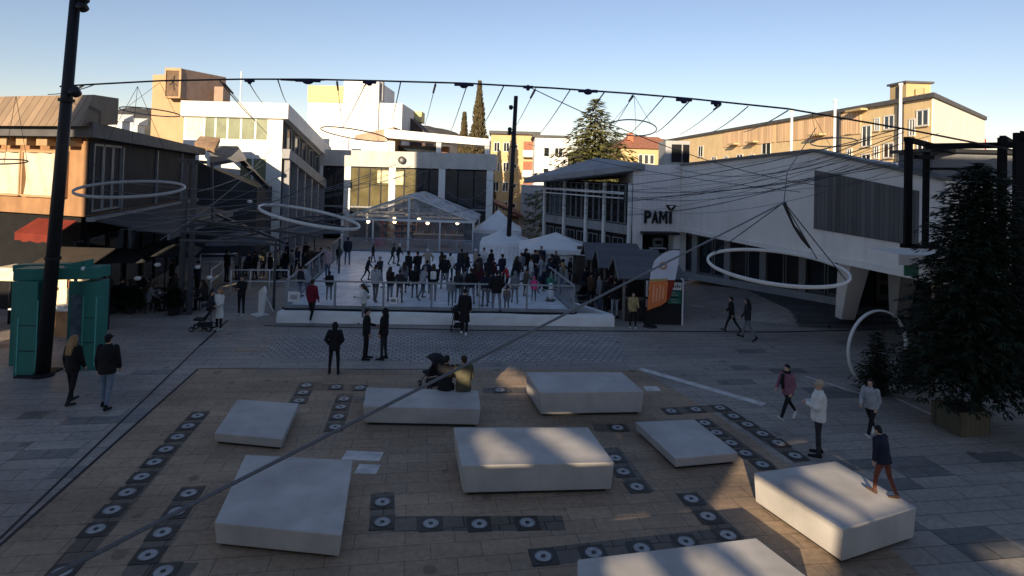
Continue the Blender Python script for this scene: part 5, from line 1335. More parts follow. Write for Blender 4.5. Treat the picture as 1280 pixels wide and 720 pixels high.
flagpart([(809, 388), (812, 352), (834, 351), (835, 353), (833, 377), (826, 382)], mat('orange flag cloth', (0.80, 0.22, 0.07), 0.8, 0.1, 4), 'orange_cloth', -0.02)
flagpart([(834.5, 350.5), (844, 350), (838, 372), (833.5, 378)], mat('dark red flag edge', (0.25, 0.03, 0.02), 0.8, 0.1), 'red_cloth', -0.01)
flagpart([(812, 351.7), (812.4, 349), (835, 348), (834.5, 350.7)], mat('gold band', (0.45, 0.36, 0.15), 0.8, 0.1), 'gold_band', -0.03)
for k, px in enumerate((817, 821, 825, 829)):
    flagpart([(px, 356 + k % 2), (px + 1.6, 356 + k % 2), (px, 378 - k), (px - 1.6, 378 - k)], mat('pale flag lettering', (0.85, 0.42, 0.25), 0.8, 0.05), 'flag_lettering', -0.04)
mb = MB(); q = at(829, 332, YFl - 0.05); Mx = Matrix.Rotation(R(90), 3, 'X'); mb.ring(q, 0.13, 0.035, Mx, 24, 6, flat=0.3); mb.build('emblem', mat('copper emblem', (0.45, 0.22, 0.12), 0.6, 0.1), fl)
mb = MB(); mb.tube([(at(813, 398, YFl).x, YFl + 0.03, 0.02), at(810, 360, YFl + 0.03), at(813, 338, YFl + 0.03), at(820, 323, YFl + 0.03), at(836, 312, YFl + 0.03), at(850, 312, YFl + 0.03)], 0.02, 6); mb.build('flag_pole', M_STEEL, fl)
mb = MB(); mb.lathe([(0.3, 0.006), (0.28, 0.06), (0.05, 0.09)], (at(813, 398, YFl).x, YFl + 0.03, 0), 16); mb.build('foot', M_STEEL, fl)

# ------------------------------------------------------------------ tilted light poles, cables and rings
M_POLE = mat('black brown pole paint', (0.018, 0.017, 0.018), 0.45, 0.2, 1)
def tall_pole(base_px, top_at, label, r0, r1, lamps):
    b = G(*base_px); tp = top_at
    t = empty('light_pole', b, 0, label, 'light pole', 'tall tilted light poles')
    mb = MB(); mb.tube([b + Vector((0, 0, 0.02)), b.lerp(tp, 0.5), tp], [r0, (r0 + r1) / 2, r1], 16); mb.build('shaft', M_POLE, t, smooth=True)
    mb = MB(); mb.lathe([(r0 * 1.6, 0.006), (r0 * 1.6, 0.05), (r0 * 1.05, 0.10)], b, 16); mb.build('base_plate', M_POLE, t)
    d = (tp - b).normalized()
    for f, sx in lamps:
        p = b.lerp(tp, f); q = p + Vector((sx * (r0 + 0.14), -0.12, 0))
        mb = MB(); mb.beam(p, q, 0.06, 0.06); a_ = mb.build('lamp_arm', M_POLE, t)
        mb = MB(); mb.lathe([(0.06, -0.12), (0.13, -0.10), (0.15, 0.10), (0.12, 0.13)], (0, 0, 0), 14)
        Mx = Matrix.Translation(q) @ Matrix.Rotation(R(55), 4, 'X')
        mb.v = [tuple(Mx @ Vector(v)) for v in mb.v]; mb.build('spotlight', M_STEEL, a_)
    for f in (0.30, 0.70):
        p = b.lerp(tp, f); mb = MB(); mb.tube([p - d * 0.05, p + d * 0.05], (r0 + r1) / 2 + 0.05, 16); mb.build('clamp', M_POLE, t)
    return b, tp
LB = G(53, 470); lt = at(96, -22, LB.y - 0.2)
pb, pt = tall_pole((53, 470), lt, 'nearest tall black tilted pole at far left with spotlights', 0.195, 0.14, [(0.935, 1), (0.955, 1), (0.975, 1), (0.99, 1), (0.72, 1)])
cb = G(634, 333); ct = at(645, 120, cb.y)
tall_pole((634, 333), ct, 'distant tall dark pole near the centre by the pagoda tents', 0.17, 0.14, [(0.93, -1), (0.80, -1), (0.78, -1)])
M_CABLE = mat('dark steel cable', (0.03, 0.03, 0.035), 0.5, 0.1)
M_CABLEG = mat('grey steel cable', (0.14, 0.145, 0.155), 0.5, 0.1)
# main cable across the square
A_ = at(75, 108, LB.y); B2_ = at(1278, 178, 16.6)
knots = [(75, 108), (105, 106), (200, 101), (300, 99), (385, 99), (470, 101), (580, 104), (690, 110), (790, 117), (860, 123), (985, 136), (1130, 161), (1278, 190)]
def cab_y(px): return lerp2(LB.y, 16.6, (px - 75) / 1203.0)
cpts = [at(px, py, cab_y(px)) for px, py in knots]
mb = MB(); mb.tube(cpts, 0.026, 8); mc = mb.build('main_cable', M_CABLE, smooth=True, label='dark main cable sagging across the whole sky from the left pole', cat='cable')
mb = MB(); mb.tube([lerp2(cpts[3], cpts[4], 0.6) + Vector((0, 0, -0.02)), cpts[4] + Vector((0, 0, -0.06)), lerp2(cpts[4], cpts[5], 0.3)], 0.02, 6); mb.build('splice', M_CABLE, mc)
for px, py, s_ in ((385, 100, 1.3), (580, 105, 1.0), (735, 113, 1.0), (855, 124, 0.8), (312, 100, 0.5), (660, 108, 0.5), (895, 128, 0.5), (462, 102, 0.7)):
    q = at(px, py, cab_y(px)); mb = MB(); mb.ball(q + Vector((0, 0, -0.04)), (0.13 * s_, 0.10, 0.09), 10, 6); mb.tube([q - Vector((0.28 * s_, 0, 0.02)), q + Vector((0.28 * s_, 0, -0.02))], 0.045, 6)
    mb.build('cable_lamp', mat('blue black lamp housing', (0.02, 0.02, 0.06), 0.5, 0.1), None, label='small dark lamp knot on the main cable', cat='lamp', group='lamp knots along the main cable')
# thin wires running back from the main cable
wires = [((105, 106), (70, 128), 26), ((470 - 350, 105), (60, 118), 22), ((275, 101), (320, 152), 36), ((278, 102), (345, 178), 38), ((310, 101), (330, 130), 40), ((347, 99), (358, 128), 40), ((421, 100), (429, 160), 42),
         ((458, 103), (425, 165), 40), ((501, 102), (490, 150), 44), ((545, 103), (530, 160), 46), ((584, 106), (562, 168), 46), ((630, 107), (604, 156), 48), ((670, 110), (640, 165), 44), ((713, 112), (674, 168), 44),
         ((755, 116), (712, 168), 42), ((792, 118), (765, 160), 40), ((830, 121), (782, 172), 38), ((863, 125), (820, 166), 36), ((902, 130), (850, 168), 34), ((935, 133), (890, 165), 32), ((985, 138), (930, 165), 30)]
for k, ((ax, ay), (bx, by), Y) in enumerate(wires):
    p, q = at(ax, ay, cab_y(ax)), at(bx, by, Y)
    mb = MB(); mb.tube(sag(p, q, 0.08, 6), 0.013 + 0.0035 * (k % 3), 5); o = mb.build('hanging_wire', M_CABLEG, smooth=True, label='thin slanting wire tied to the main cable', cat='wire', group='slanting wires below the main cable')
    if k % 3 == 0:
        mb = MB(); mb.tube([p.lerp(q, 0.02), p.lerp(q, 0.1)], 0.035, 6); mb.build('turnbuckle', M_CABLE, o)
# long slack wires across the shop front
slack = [((640, 240), 40, (1180, 190), 19, 0.9), ((690, 222), 40, (1120, 205), 21, 1.0), ((700, 262), 36, (1125, 180), 22, 1.2), ((650, 255), 38, (1100, 190), 22, 0.7), ((660, 180), 38, (1000, 240), 24, 0.3), ((560, 210), 44, (1130, 160), 17.5, 1.6), ((660, 108), 17.2, (1060, 235), 26, 0.6), ((845, 210), 30, (1130, 165), 17.5, 0.8)]
for k, (a, Ya, b, Yb, dr_) in enumerate(slack):
    mb = MB(); mb.tube(sag(at(a[0], a[1], Ya), at(b[0], b[1], Yb), dr_, 20), 0.014, 5); mb.build('slack_wire', M_CABLE, smooth=True, label='thin slack wire hanging across the shop front', cat='wire', group='slack wires across the shop front')
rr = random.Random(77)
for k in range(12):
    a = (rr.uniform(620, 760), rr.uniform(215, 262)); b = (rr.uniform(1060, 1180), rr.uniform(165, 215))
    mb = MB(); mb.tube(sag(at(a[0], a[1], rr.uniform(34, 42)), at(b[0], b[1], rr.uniform(18.0, 19.0)), rr.uniform(0.3, 1.6), 18), 0.008, 5); mb.build('slack_wire', M_CABLE, smooth=True, label='thin slack wire hanging across the shop front', cat='wire', group='slack wires across the shop front')
for k in range(12):
    a = (rr.uniform(110, 260), rr.uniform(215, 300)); b = (rr.uniform(360, 560), rr.uniform(200, 285))
    mb = MB(); mb.tube(sag(at(a[0], a[1], rr.uniform(20, 22.5)), at(b[0], b[1], rr.uniform(34, 42)), rr.uniform(0.2, 1.0), 14), 0.011, 5); mb.build('slack_wire', M_CABLEG, smooth=True, label='thin grey wire strung over the terrace and hall', cat='wire', group='wires over the terrace')
low = [((165, 285), 20, (470, 215), 42, 0.3), ((200, 300), 21, (340, 185), 40, 0.4), ((245, 240), 26, (330, 205), 40, 0.2), ((330, 235), 36, (520, 265), 40, 0.5), ((430, 225), 45, (520, 232), 45, 0.2), ((560, 240), 45, (612, 232), 45, 0.8), ((345, 270), 30, (620, 255), 40, 0.5)]
for k, (a, Ya, b, Yb, dr_) in enumerate(low):
    mb = MB(); mb.tube(sag(at(a[0], a[1], Ya), at(b[0], b[1], Yb), dr_, 14), 0.016, 5); mb.build('slack_wire', M_CABLEG, smooth=True, label='thin grey wire strung over the terrace and hall', cat='wire', group='wires over the terrace')
# foreground cable
J = at(980, 253, 14.0)
e0, e1 = at(235, 633, 4.3), at(30, 738, 3.3)
mb = MB(); mb.tube([J, at(610, 442, 7.2), e0, e1], [0.018, 0.017, 0.015, 0.015], 10); mb.build('stay_cable', mat('grey braided cable', (0.12, 0.125, 0.14), 0.55, 0.15, 40), smooth=True, label='thick grey stay cable crossing diagonally in front of the square', cat='cable')
# rings of light
M_RING = mat('white ring tube', (0.62, 0.62, 0.60), 0.45, 0.06, 3)
M_RINGD = mat('grey ring tube', (0.20, 0.20, 0.205), 0.5, 0.1)
def hoop(c, rx_px, ratio, Y, tilt, r, m, label, hang=None):
    """suspended hoop: centre on the sight line, tilted so it opens as seen"""
    cc = at(c[0], c[1], Y); rad = rx_px / FPX * Y
    view = math.atan2(cc.z - H, Y)                      # how steeply the eye meets it
    a = math.asin(min(0.95, ratio))
    M = Matrix.Rotation(tilt, 3, 'Y') @ Matrix.Rotation(a + view if cc.z < H else -(a) + view, 3, 'X')
    mb = MB(); mb.ring(cc, rad, r, M, 72, 8, flat=1.6)
    o = mb.build('suspended_ring', m, smooth=True, label=label, cat='ring', group='rings hung on cables')
    pts = []
    if hang is not None:
        for an in hang[1:]:
            p = cc + M @ Vector((rad * math.cos(an), rad * math.sin(an), 0))
            mb = MB(); mb.tube([p, Vector(hang[0])], 0.007 if m is not M_RING else 0.012, 5); mb.build('suspension_wire', M_CABLE, o)
    return cc, rad, M
hoop((970, 333), 81, 0.27, 14.2, 0.0, 0.028, M_RING, 'nearest white suspended ring, in front of the shop windows', (J, 2.4, 0.5, 5.5))
hoop((388, 271), 61, 0.09, 27.0, R(12), 0.045, M_RING, 'white tilted suspended ring left of the clear tent', (at(430, 215, 27.5), 1.2, 3.6, 5.5))
hoop((164, 236), 59, 0.18, 18.5, R(1), 0.03, mat('thin pale ring tube', (0.36, 0.36, 0.36), 0.5, 0.1), 'thin pale suspended ring in front of the brown building', (at(172, 108, 18.4), 1.0, 3.2, 5.2))
hoop((188, 140), 33, 0.16, 24, R(2), 0.015, M_RINGD, 'dark small suspended ring before the sandy tower', (at(200, 103, 20), 1.0, 3.2))
hoop((444, 168), 42, 0.17, 26, R(6), 0.016, M_RINGD, 'dark suspended ring in front of the tall white block', (at(458, 104, 18), 1.0, 3.2, 5.0))
hoop((791, 160), 29, 0.33, 24, R(6), 0.017, M_RINGD, 'dark suspended ring against the sky right of the spruce', (at(793, 120, 17.3), 1.2, 3.4, 5.3))
hoop((1042, 178), 26, 0.22, 23, R(2), 0.016, M_RINGD, 'dark suspended ring in front of the sandy apartments', (at(1015, 142, 17.2), 1.2, 3.4))
hoop((2, 202), 26, 0.12, 18.8, R(2), 0.014, M_OCHRE, 'suspended ring cut by the left edge', (at(20, 120, 18.4), 0.4, 5.5))
# junction fitting and dark lead dropping to the nearest ring
mb = MB(); mb.tube([J, at(985, 266, 14), at(992, 282, 14.1), at(1003, 297, 14.2), at(1012, 310, 14.3)], [0.05, 0.035, 0.03, 0.055, 0.02], 8); mb.build('power_lead', M_CABLE, smooth=True, label='dark power lead dropping to the nearest white ring', cat='cable')
mb = MB(); mb.tube([J, at(984, 215, 15.2), at(1020, 160, 16.9)], 0.012, 5); mb.build('hanging_wire', M_CABLEG, smooth=True, label='thin wire that carries the cable junction above the nearest ring', cat='wire')

# ------------------------------------------------------------------ teal portal at the left
M_TEAL = mat('teal painted board', (0.035, 0.175, 0.145), 0.55, 0.12, 1.2, streak=0.12)
M_TEALL = mat('worn pale teal edge', (0.10, 0.36, 0.32), 0.6, 0.15, 2)
tp = empty('teal_portal', G(70, 470), 0, 'teal walk-through photo portal wrapped around the left pole', 'portal')
def tbox(pa, pb, y0, y1, Y, dep, name='panel', m=None, bev=0.02):
    a, b = at(pa, y0, Y), at(pb, y1, Y)
    mb = MB(); mb.box(((a.x + b.x) / 2, Y + dep / 2, (a.z + b.z) / 2), (abs(b.x - a.x), dep, abs(a.z - b.z))); return mb.build(name, m or M_TEAL, tp, bevel=bev)
Yp = G(40, 471).y; Yq = G(112, 463).y
def leg(px0, px1, pyb, Y, dep):
    a, b = at(px0, 350, Y), at(px1, 350, Y); zt_ = at((px0 + px1) / 2, 352, Y).z
    mb = MB(); mb.prism([(a.x, Y), (b.x, Y), (b.x, Y + dep), (a.x, Y + dep)], 0.0, zt_); return mb.build('leg', M_TEAL, tp, bevel=0.02)
l1 = leg(21, 48, 470, Yp, 0.5); l2 = leg(15, 27, 462, Yp + 0.9, 0.4); l3 = leg(103, 121, 463, Yq, 0.6); l4 = leg(86, 103, 452, Yq + 0.9, 0.12)
zb0, zb1 = at(40, 352, Yp).z, at(40, 337, Yp).z
a, b = at(19, 345, Yp), at(121, 345, Yq)
mb = MB(); mb.prism([(a.x - .05, Yp - 0.03), (b.x, Yq - 0.03), (b.x, Yq + 0.65), (a.x - .05, Yp + 0.55)], zb0 + 0.003, zb1); mb.build('lintel', M_TEAL, tp, bevel=0.02)
a2, b2_ = at(15, 340, Yp + 0.9), at(103, 340, Yq + 0.9)
mb = MB(); mb.prism([(a2.x, Yp + 0.9), (b2_.x, Yq + 0.9), (b2_.x, Yq + 1.3), (a2.x, Yp + 1.3)], zb0 + 0.1, zb1 - 0.04); mb.build('rear_lintel', M_TEAL, tp, bevel=0.02)
mb = MB(); a, b = at(80, 338, Yq), at(106, 331, Yq); mb.prism([(a.x, Yq), (b.x, Yq), (b.x, Yq + 0.4), (a.x, Yq + 0.4)], zb1 + 0.003, [zb1 + 0.06, zb1 + 0.2, zb1 + 0.2, zb1 + 0.06]); mb.build('top_board', M_TEAL, tp)
mb = MB(); q = at(104, 336, Yq - 0.1); mb.ball(q, 0.07, 10, 8); mb.build('bulb', M_WHITEP, tp, smooth=True)
mb = MB(); a = at(36, 410, Yp - 0.02); mb.box((at(23, 400, Yp).x, Yp - 0.008, 0.9), (0.04, 0.01, 1.6)); mb.build('edge_strip', M_TEALL, tp)
mb = MB(); a, b = at(88, 400, Yq + 0.85), at(103, 400, Yq + 0.85); mb.box(((a.x + b.x) / 2, Yq + 0.86, 1.1), (abs(b.x - a.x) - 0.02, 0.05, 2.0)); mb.build('blue_panel', mat('faded blue print', (0.12, 0.16, 0.22), 0.7, 0.4, 4), tp)
mb = MB(); q = G(42, 470); mb.box((q.x, q.y + 0.2, 0.03), (0.8, 0.9, 0.045)); mb.build('base_plate', M_DECKE, tp)
# post with round top at the left edge
for (px, Yy) in ((47, Yp), (104, Yq), (120, Yq)):
    mb = MB(); x = at(px, 400, Yy).x; mb.box((x, Yy - 0.012, 1.2), (0.035, 0.016, 2.1)); mb.build('edge_strip', M_TEALL, tp)
for z in (0.75, 1.5):
    mb = MB(); a, b = at(22, 400, Yp), at(47, 400, Yp); mb.box(((a.x + b.x) / 2, Yp - 0.006, z), (b.x - a.x - 0.08, 0.008, 0.02)); mb.build('panel_seam', M_DECKE, tp)
    mb = MB(); a, b = at(104, 400, Yq), at(120, 400, Yq); mb.box(((a.x + b.x) / 2, Yq - 0.006, z + 0.1), (b.x - a.x - 0.08, 0.008, 0.02)); mb.build('panel_seam', M_DECKE, tp)
q = G(11, 405); o = None
mb = MB(); mb.tube([(q.x, q.y, 0), (q.x, q.y, 1.75)], 0.05, 10); o = mb.build('round_top_post', M_STEEL, smooth=True, label='thin dark post with a pale round cap left of the teal portal', cat='post')
mb = MB(); mb.lathe([(0.05, 1.74), (0.2, 1.76), (0.2, 1.82), (0.05, 1.84)], (q.x, q.y, 0), 14); mb.build('cap', M_ALU, o)

# ------------------------------------------------------------------ railings and white board by the rink's left
def railing(pts, z0, hh, label, posts=1, m=None, r=0.035):
    pts = [Vector(p) for p in pts]
    t = empty('railing', Vector((pts[0].x, pts[0].y, 0)), 0, label, 'railing', 'tubular railings by the terrace')
    m = m or M_ALU
    for i in range(len(pts) - 1):
        a, b = pts[i], pts[i + 1]
        for z in (hh, hh * 0.5):
            mb = MB(); mb.tube([a + Vector((0, 0, z)), b + Vector((0, 0, z))], r, 8); mb.build('rail', m, t, smooth=True)
        for k in range(posts + 1):
            p = a.lerp(b, k / posts)
            if i and k == 0: continue
            mb = MB(); mb.tube([p + Vector((0, 0, z0)), p + Vector((0, 0, hh))], r, 8); mb.build('rail_post', m, t, smooth=True)
railing([G(288, 366), G(360, 366)], 0, 1.15, 'white tubular railing left of the rink corner', 3)
railing([G(250, 337) , G(286, 337), G(300, 335)], 0, 0.95, 'pale railing far back on the terrace, left', 1)
railing([G(263, 367), G(278, 354)], 0, 1.2, 'short slanting railing beside the woman in the white coat', 1)
wbp = G(322, 393)
wbd = empty('white_board', wbp, R(-38), 'white slanted board leaning by the railing left of the rink', 'board')
mb = MB(); p = [(0.0, 0.05), (0.42, 0.05), (0.55, 1.05), (0.42, 1.28), (0.0, 1.0)]
vs = [(x, 0, z) for x, z in p] + [(x, 0.09, z) for x, z in p]
mb.add(vs, [tuple(range(5)), tuple(range(9, 4, -1))] + [(i, 5 + i, 5 + (i + 1) % 5, (i + 1) % 5) for i in range(5)]); mb.build('panel', M_TARP, wbd, local=True, bevel=0.02)
mb = MB(); mb.box((0.2, -0.02, 0.03), (0.6, 0.5, 0.05)); mb.build('foot', M_TARP, wbd, local=True)
mb = MB(); mb.beam((0.2, 0.12, 1.0), (0.25, 0.6, 0.05), 0.05, 0.05); mb.build('prop', M_ALU, wbd, local=True)

# ------------------------------------------------------------------ terrace: pergola, parasols, tables and chairs
M_PERG = mat('dark grey pergola steel', (0.06, 0.062, 0.068), 0.5, 0.15)
pg = empty('pergola', G(237, 393), 0, 'dark steel terrace pergola in front of the brown building', 'pergola')
def pbeam(pa, ya, pb, yb, w_=0.09, h_=0.12, name='beam'):
    mb = MB(); mb.beam(at(pa[0], pa[1], ya), at(pb[0], pb[1], yb), w_, h_); mb.build(name, M_PERG, pg)
Yp1 = G(237, 393).y
for px in (229, 240):
    q = at(px, 300, Yp1); mb = MB(); mb.box((q.x, Yp1, 3.3), (0.16, 0.2, 6.6)); mb.build('mast', M_PERG, pg)
pbeam((223, 200), Yp1, (258, 203), Yp1, 0.12, 0.14); pbeam((265, 203), Yp1 + 3, (266, 280), Yp1 + 3, 0.1, 0.1)
for (a, ya, b, yb) in (((225, 283), 25, (430, 268), 36), ((232, 290), 25, (345, 300), 27), ((345, 300), 27, (430, 283), 34), ((225, 283), 25.02, (300, 262), 36), ((240, 275), 26, (400, 296), 29), ((270, 268), 30, (355, 303), 27), ((300, 262), 34, (430, 284), 33), ((226, 300), 24.6, (350, 306), 26.6), ((280, 300), 26.5, (420, 272), 35)):
    pbeam(a, ya, b, yb, 0.09, 0.11)
for px, Y in ((345, 27), (425, 34), (300, 31)):
    q = at(px, 300, Y); zq = at(px, 298, Y).z; mb = MB(); mb.box((q.x, Y, zq / 2), (0.09, 0.09, zq)); mb.build('post', M_PERG, pg)
def parasol(px, pyb, hh, rad, label, m, z0=0):
    b = G(px, pyb)
    t = empty('parasol', b, R(20), label, 'parasol', 'dark terrace parasols')
    mb = MB(); mb.tube([(0, 0, 0.05), (0, 0, hh + 0.1)], 0.03, 8); mb.build('pole', M_PERG, t, local=True)
    mb = MB(); n = 8; vs = [(0, 0, hh)]; 
    for ring_, (rr_, dz) in enumerate(((0.5, -0.16), (1.0, -0.42))):
        for k in range(n * 2):
            an = math.pi * k / n; q = rad * rr_ * (1 / max(abs(math.cos(an)), abs(math.sin(an))) if True else 1) * 0.8
            vs.append((q * math.cos(an), q * math.sin(an), hh + dz * 1.3 * (1 if k % 2 else 0.96)))
    m2 = n * 2; fs = [(0, 1 + (k + 1) % m2, 1 + k)[::-1] for k in range(m2)] + [(1 + k, 1 + m2 + k, 1 + m2 + (k + 1) % m2, 1 + (k + 1) % m2) for k in range(m2)]
    mb.add(vs, fs); mb.build('canopy', m, t, local=True)
    mb = MB(); mb.lathe([(0.35, 0.006), (0.35, 0.06), (0.06, 0.10)], (0, 0, 0), 14); mb.build('foot', M_STEEL, t, local=True)
M_CANV2 = mat('grey parasol canvas', (0.10, 0.105, 0.115), 0.8, 0.15, 1.5)
parasol(300, 358, 2.9, 2.0, 'large dark grey parasol over the terrace behind the railing', M_CANV2)
parasol(392, 338, 3.0, 2.0, 'dark grey parasol over the crowd at the rink edge', M_CANV2)
parasol(205, 372, 2.7, 1.8, 'dark grey parasol under the brown building canopy', M_CANV)
parasol(150, 378, 2.5, 1.6, 'dark low parasol right of the teal portal', M_CANV)
M_CHAIR = mat('dark woven chair', (0.03, 0.028, 0.027), 0.7, 0.2)
M_TBL = mat('table top', (0.12, 0.11, 0.10), 0.5, 0.15)
def chair():
    t = empty('terrace_chair', (0, 0, 0), 0)
    mb = MB(); mb.box((0, 0, 0.45), (0.46, 0.46, 0.05)); mb.build('seat', M_CHAIR, t, local=True)
    mb = MB(); mb.box((0, -0.22, 0.72), (0.46, 0.04, 0.42), M=Matrix.Rotation(R(8), 3, 'X')); mb.build('backrest', M_CHAIR, t, local=True)
    for x in (-.19, .19):
        for y in (-.19, .19):
            mb = MB(); mb.box((x, y, 0.213), (0.035, 0.035, 0.424)); mb.build('leg', M_CHAIR, t, local=True)
    return t
def table():
    t = empty('terrace_table', (0, 0, 0), 0)
    mb = MB(); mb.lathe([(0.38, 0.72), (0.38, 0.75)], n=20); mb.build('table_top', M_TBL, t, local=True)
    mb = MB(); mb.tube([(0, 0, 0.03), (0, 0, 0.72)], 0.035, 8); mb.build('stem', M_STEEL, t, local=True)
    mb = MB(); mb.lathe([(0.25, 0.005), (0.25, 0.03), (0.04, 0.05)], n=16); mb.build('foot', M_STEEL, t, local=True)
    return t
TABLES = [(152, 386), (172, 384), (205, 388), (236, 388), (186, 374), (222, 374), (345, 340), (300, 345)]
ch0 = tb0 = None; SEATS = []
M_CUP = mat('white crockery', (0.75, 0.74, 0.72), 0.35, 0.05)
TL = ['left of the terrace front row', 'second in the terrace front row', 'third in the terrace front row', 'right of the terrace front row by the masts', 'behind the front row, left', 'behind the front row, right', 'among the crowd at the rink edge', 'behind the white railing']
for k, (px, py) in enumerate(TABLES):
    p = G(px, py); o = table() if tb0 is None else copy_tree(tb0); tb0 = tb0 or o
    o.location = p; tag(o, 'small round terrace table, ' + TL[k], 'table', 'terrace tables')
    for j, (dx, dy) in enumerate(((-0.16, -0.1), (0.14, -0.16), (0.02, 0.15))):
        mb = MB(); mb.lathe([(0.05, 0.752), (0.075, 0.757), (0.03, 0.758), (0.035, 0.77), (0.05, 0.84), (0.044, 0.84), (0.03, 0.78)], n=12)
        mb.build('cup', M_CUP, smooth=False, local=True, label='white cup and saucer on a terrace table', cat='cup', group='cups on the terrace tables').location = (p.x + dx, p.y + dy, 0)
    for j, an in enumerate((R(200 + 17 * k), R(-20 + 11 * k))):
        c = chair() if ch0 is None else copy_tree(ch0); ch0 = ch0 or c
        q = p + Vector((math.cos(an), math.sin(an), 0)) * 0.66
        c.location = (q.x, q.y, 0); c.rotation_euler = (0, 0, an + R(90))
        tag(c, 'woven chair, ' + ('left' if math.cos(an) < 0 else 'right') + ' side of the table ' + TL[k], 'chair', 'terrace chairs')
        SEATS.append((q, an + R(90)))

M_LANT = mat('pale lantern glass', (0.75, 0.74, 0.70), 0.4, 0.1)
for k, (px, py, Y, lab) in enumerate(((172, 348, 24.5, 'pale lantern low over the terrace, left'), (197, 331, 25.5, 'pale lantern under the dark canopy, middle'), (247, 334, 27, 'pale lantern right of the pergola masts'), (262, 347, 26, 'pale lantern near the woman in the white coat'), (312, 252, 31, 'pale lantern on the pergola top'))):
    q = at(px, py, Y); mb = MB(); mb.ball(q, (0.13, 0.13, 0.09), 12, 8); o = mb.build('lantern', M_LANT, smooth=True, label=lab, cat='lantern')
    mb = MB(); mb.tube([q + Vector((0, 0, 0.08)), q + Vector((0, 0, 0.7))], 0.012, 6); mb.build('cord', M_STEEL, o)
# ------------------------------------------------------------------ litter of small rink things
def skating_aid(px, py, label, m):
    p = G(px, py, ZD); t = empty('skating_aid', p, R(random.uniform(-40, 40)), label, 'skating aid', 'white skating aids')
    mb = MB(); mb.ball((0, 0, 0.34), (0.17, 0.15, 0.30), 12, 8); mb.build('body', m, t, smooth=True, local=True)
    mb = MB(); mb.ball((0, 0.02, 0.70), (0.12, 0.12, 0.13), 12, 8); mb.build('head', m, t, smooth=True, local=True)
    mb = MB(); mb.tube([(-0.26, 0, 0.52), (0, -0.1, 0.55), (0.26, 0, 0.52)], 0.025, 8); mb.build('handle', M_STEEL, t, smooth=True, local=True)
    mb = MB(); mb.box((0, 0, 0.025), (0.42, 0.5, 0.04)); mb.build('sled', M_STEEL, t, local=True)
M_AID = mat('white moulded plastic', (0.75, 0.75, 0.75), 0.4, 0.05)
skating_aid(688, 376, 'white skating aid near the right front boards', M_AID); skating_aid(655, 352, 'white skating aid in the thick of the right hand crowd', M_AID); skating_aid(456, 372, 'white skating aid behind the girl with the phone', M_AID)
mb = MB(); q = G(507, 370, ZD); mb.box((0, 0, 0.16), (0.32, 0.05, 0.26)); o = mb.build('small_notice', M_ALU, None, local=True, label='small pale notice on the front boards near the middle', cat='notice'); o.location = (q.x, r_fl.y - 0.12 + (q.x - r_fl.x) / (r_fr.x - r_fl.x) * (r_fr.y - r_fl.y), ZD + 0.25)
mb = MB(); mb.box((0, -0.03, 0.17), (0.2, 0.01, 0.12)); mb.build('print', M_GREYST, o, local=True)
mb = MB(); q = G(383, 378, ZD); mb.box((0, 0, 0.2), (0.5, 0.05, 0.42)); o = mb.build('small_notice', M_TARP, None, local=True, label='square white notice on the boards beside the woman in red', cat='notice'); o.location = (q.x - 0.1, r_fl.y - 0.11, ZD + 0.3)
mb = MB(); mb.box((0, -0.03, 0.2), (0.3, 0.01, 0.2)); mb.build('print', mat('grey print', (0.4, 0.4, 0.42), 0.7, 0.2, 9), o, local=True)

# ------------------------------------------------------------------ upright ring of light with planters at right
cc = at(1097, 438, G(1097, 486).y)
rg = None
mb = MB(); Mx = Matrix.Rotation(R(0), 3, 'Z') @ Matrix.Rotation(R(90), 3, 'X'); rad_y = (cc.z - 0.05)
hr = 47 / FPX * cc.y
rz = Matrix.Rotation(R(18), 3, 'Z')
mb.ring((cc.x, cc.y, hr + 0.06), hr, 0.035, rz @ Matrix.Rotation(R(90), 3, 'X'), 72, 8, flat=1.8)
rg = mb.build('upright_ring', M_RING, smooth=True, label='white upright ring standing among the potted firs', cat='ring')
mb = MB(); p0_ = Vector((cc.x, cc.y, 0.08)); q1_, q2_ = G(1110, 484, 0.1), G(1136, 483, 0.1)
mb.beam(q1_, q2_, 0.12, 0.1); mb.beam(q2_ + Vector((0, 0, 0.002)), G(1120, 468, 0.1), 0.12, 0.09); mb.beam(q2_ + Vector((0.04, 0, 0.003)), G(1152, 470, 0.2), 0.1, 0.09); mb.build('ground_frame', M_RING, rg)
# ------------------------------------------------------------------ people
V = Vector
def m_cloth(name, c, rough=0.85, var=0.18): return mat('cloth ' + name, c, rough, var, 7, 0.25, 25)
CL = {k: m_cloth(k, c) for k, c in {
    'black': (0.013, 0.013, 0.015), 'charcoal': (0.03, 0.031, 0.035), 'navy': (0.016, 0.02, 0.038), 'grey': (0.17, 0.175, 0.185), 'lightgrey': (0.34, 0.35, 0.37),
    'white': (0.62, 0.62, 0.60), 'cream': (0.50, 0.47, 0.40), 'beige': (0.36, 0.30, 0.22), 'olive': (0.075, 0.07, 0.045), 'jeans': (0.085, 0.12, 0.18), 'paleblue': (0.17, 0.21, 0.27),
    'darkjeans': (0.03, 0.04, 0.065), 'red': (0.15, 0.012, 0.025), 'burgundy': (0.06, 0.013, 0.02), 'pink': (0.62, 0.06, 0.20), 'mauve': (0.22, 0.10, 0.14), 'green': (0.04, 0.20, 0.13),
    'brown': (0.08, 0.045, 0.03), 'rust': (0.14, 0.045, 0.03), 'mustard': (0.36, 0.28, 0.13), 'scarlet': (0.42, 0.04, 0.05), 'palepink': (0.44, 0.32, 0.34)}.items()}
M_SKIN = mat('skin', (0.46, 0.29, 0.22), 0.55, 0.06, 10)
M_EYE = mat('eye', (0.02, 0.015, 0.012), 0.3, 0)
M_LIP = mat('lips', (0.33, 0.14, 0.12), 0.5, 0)
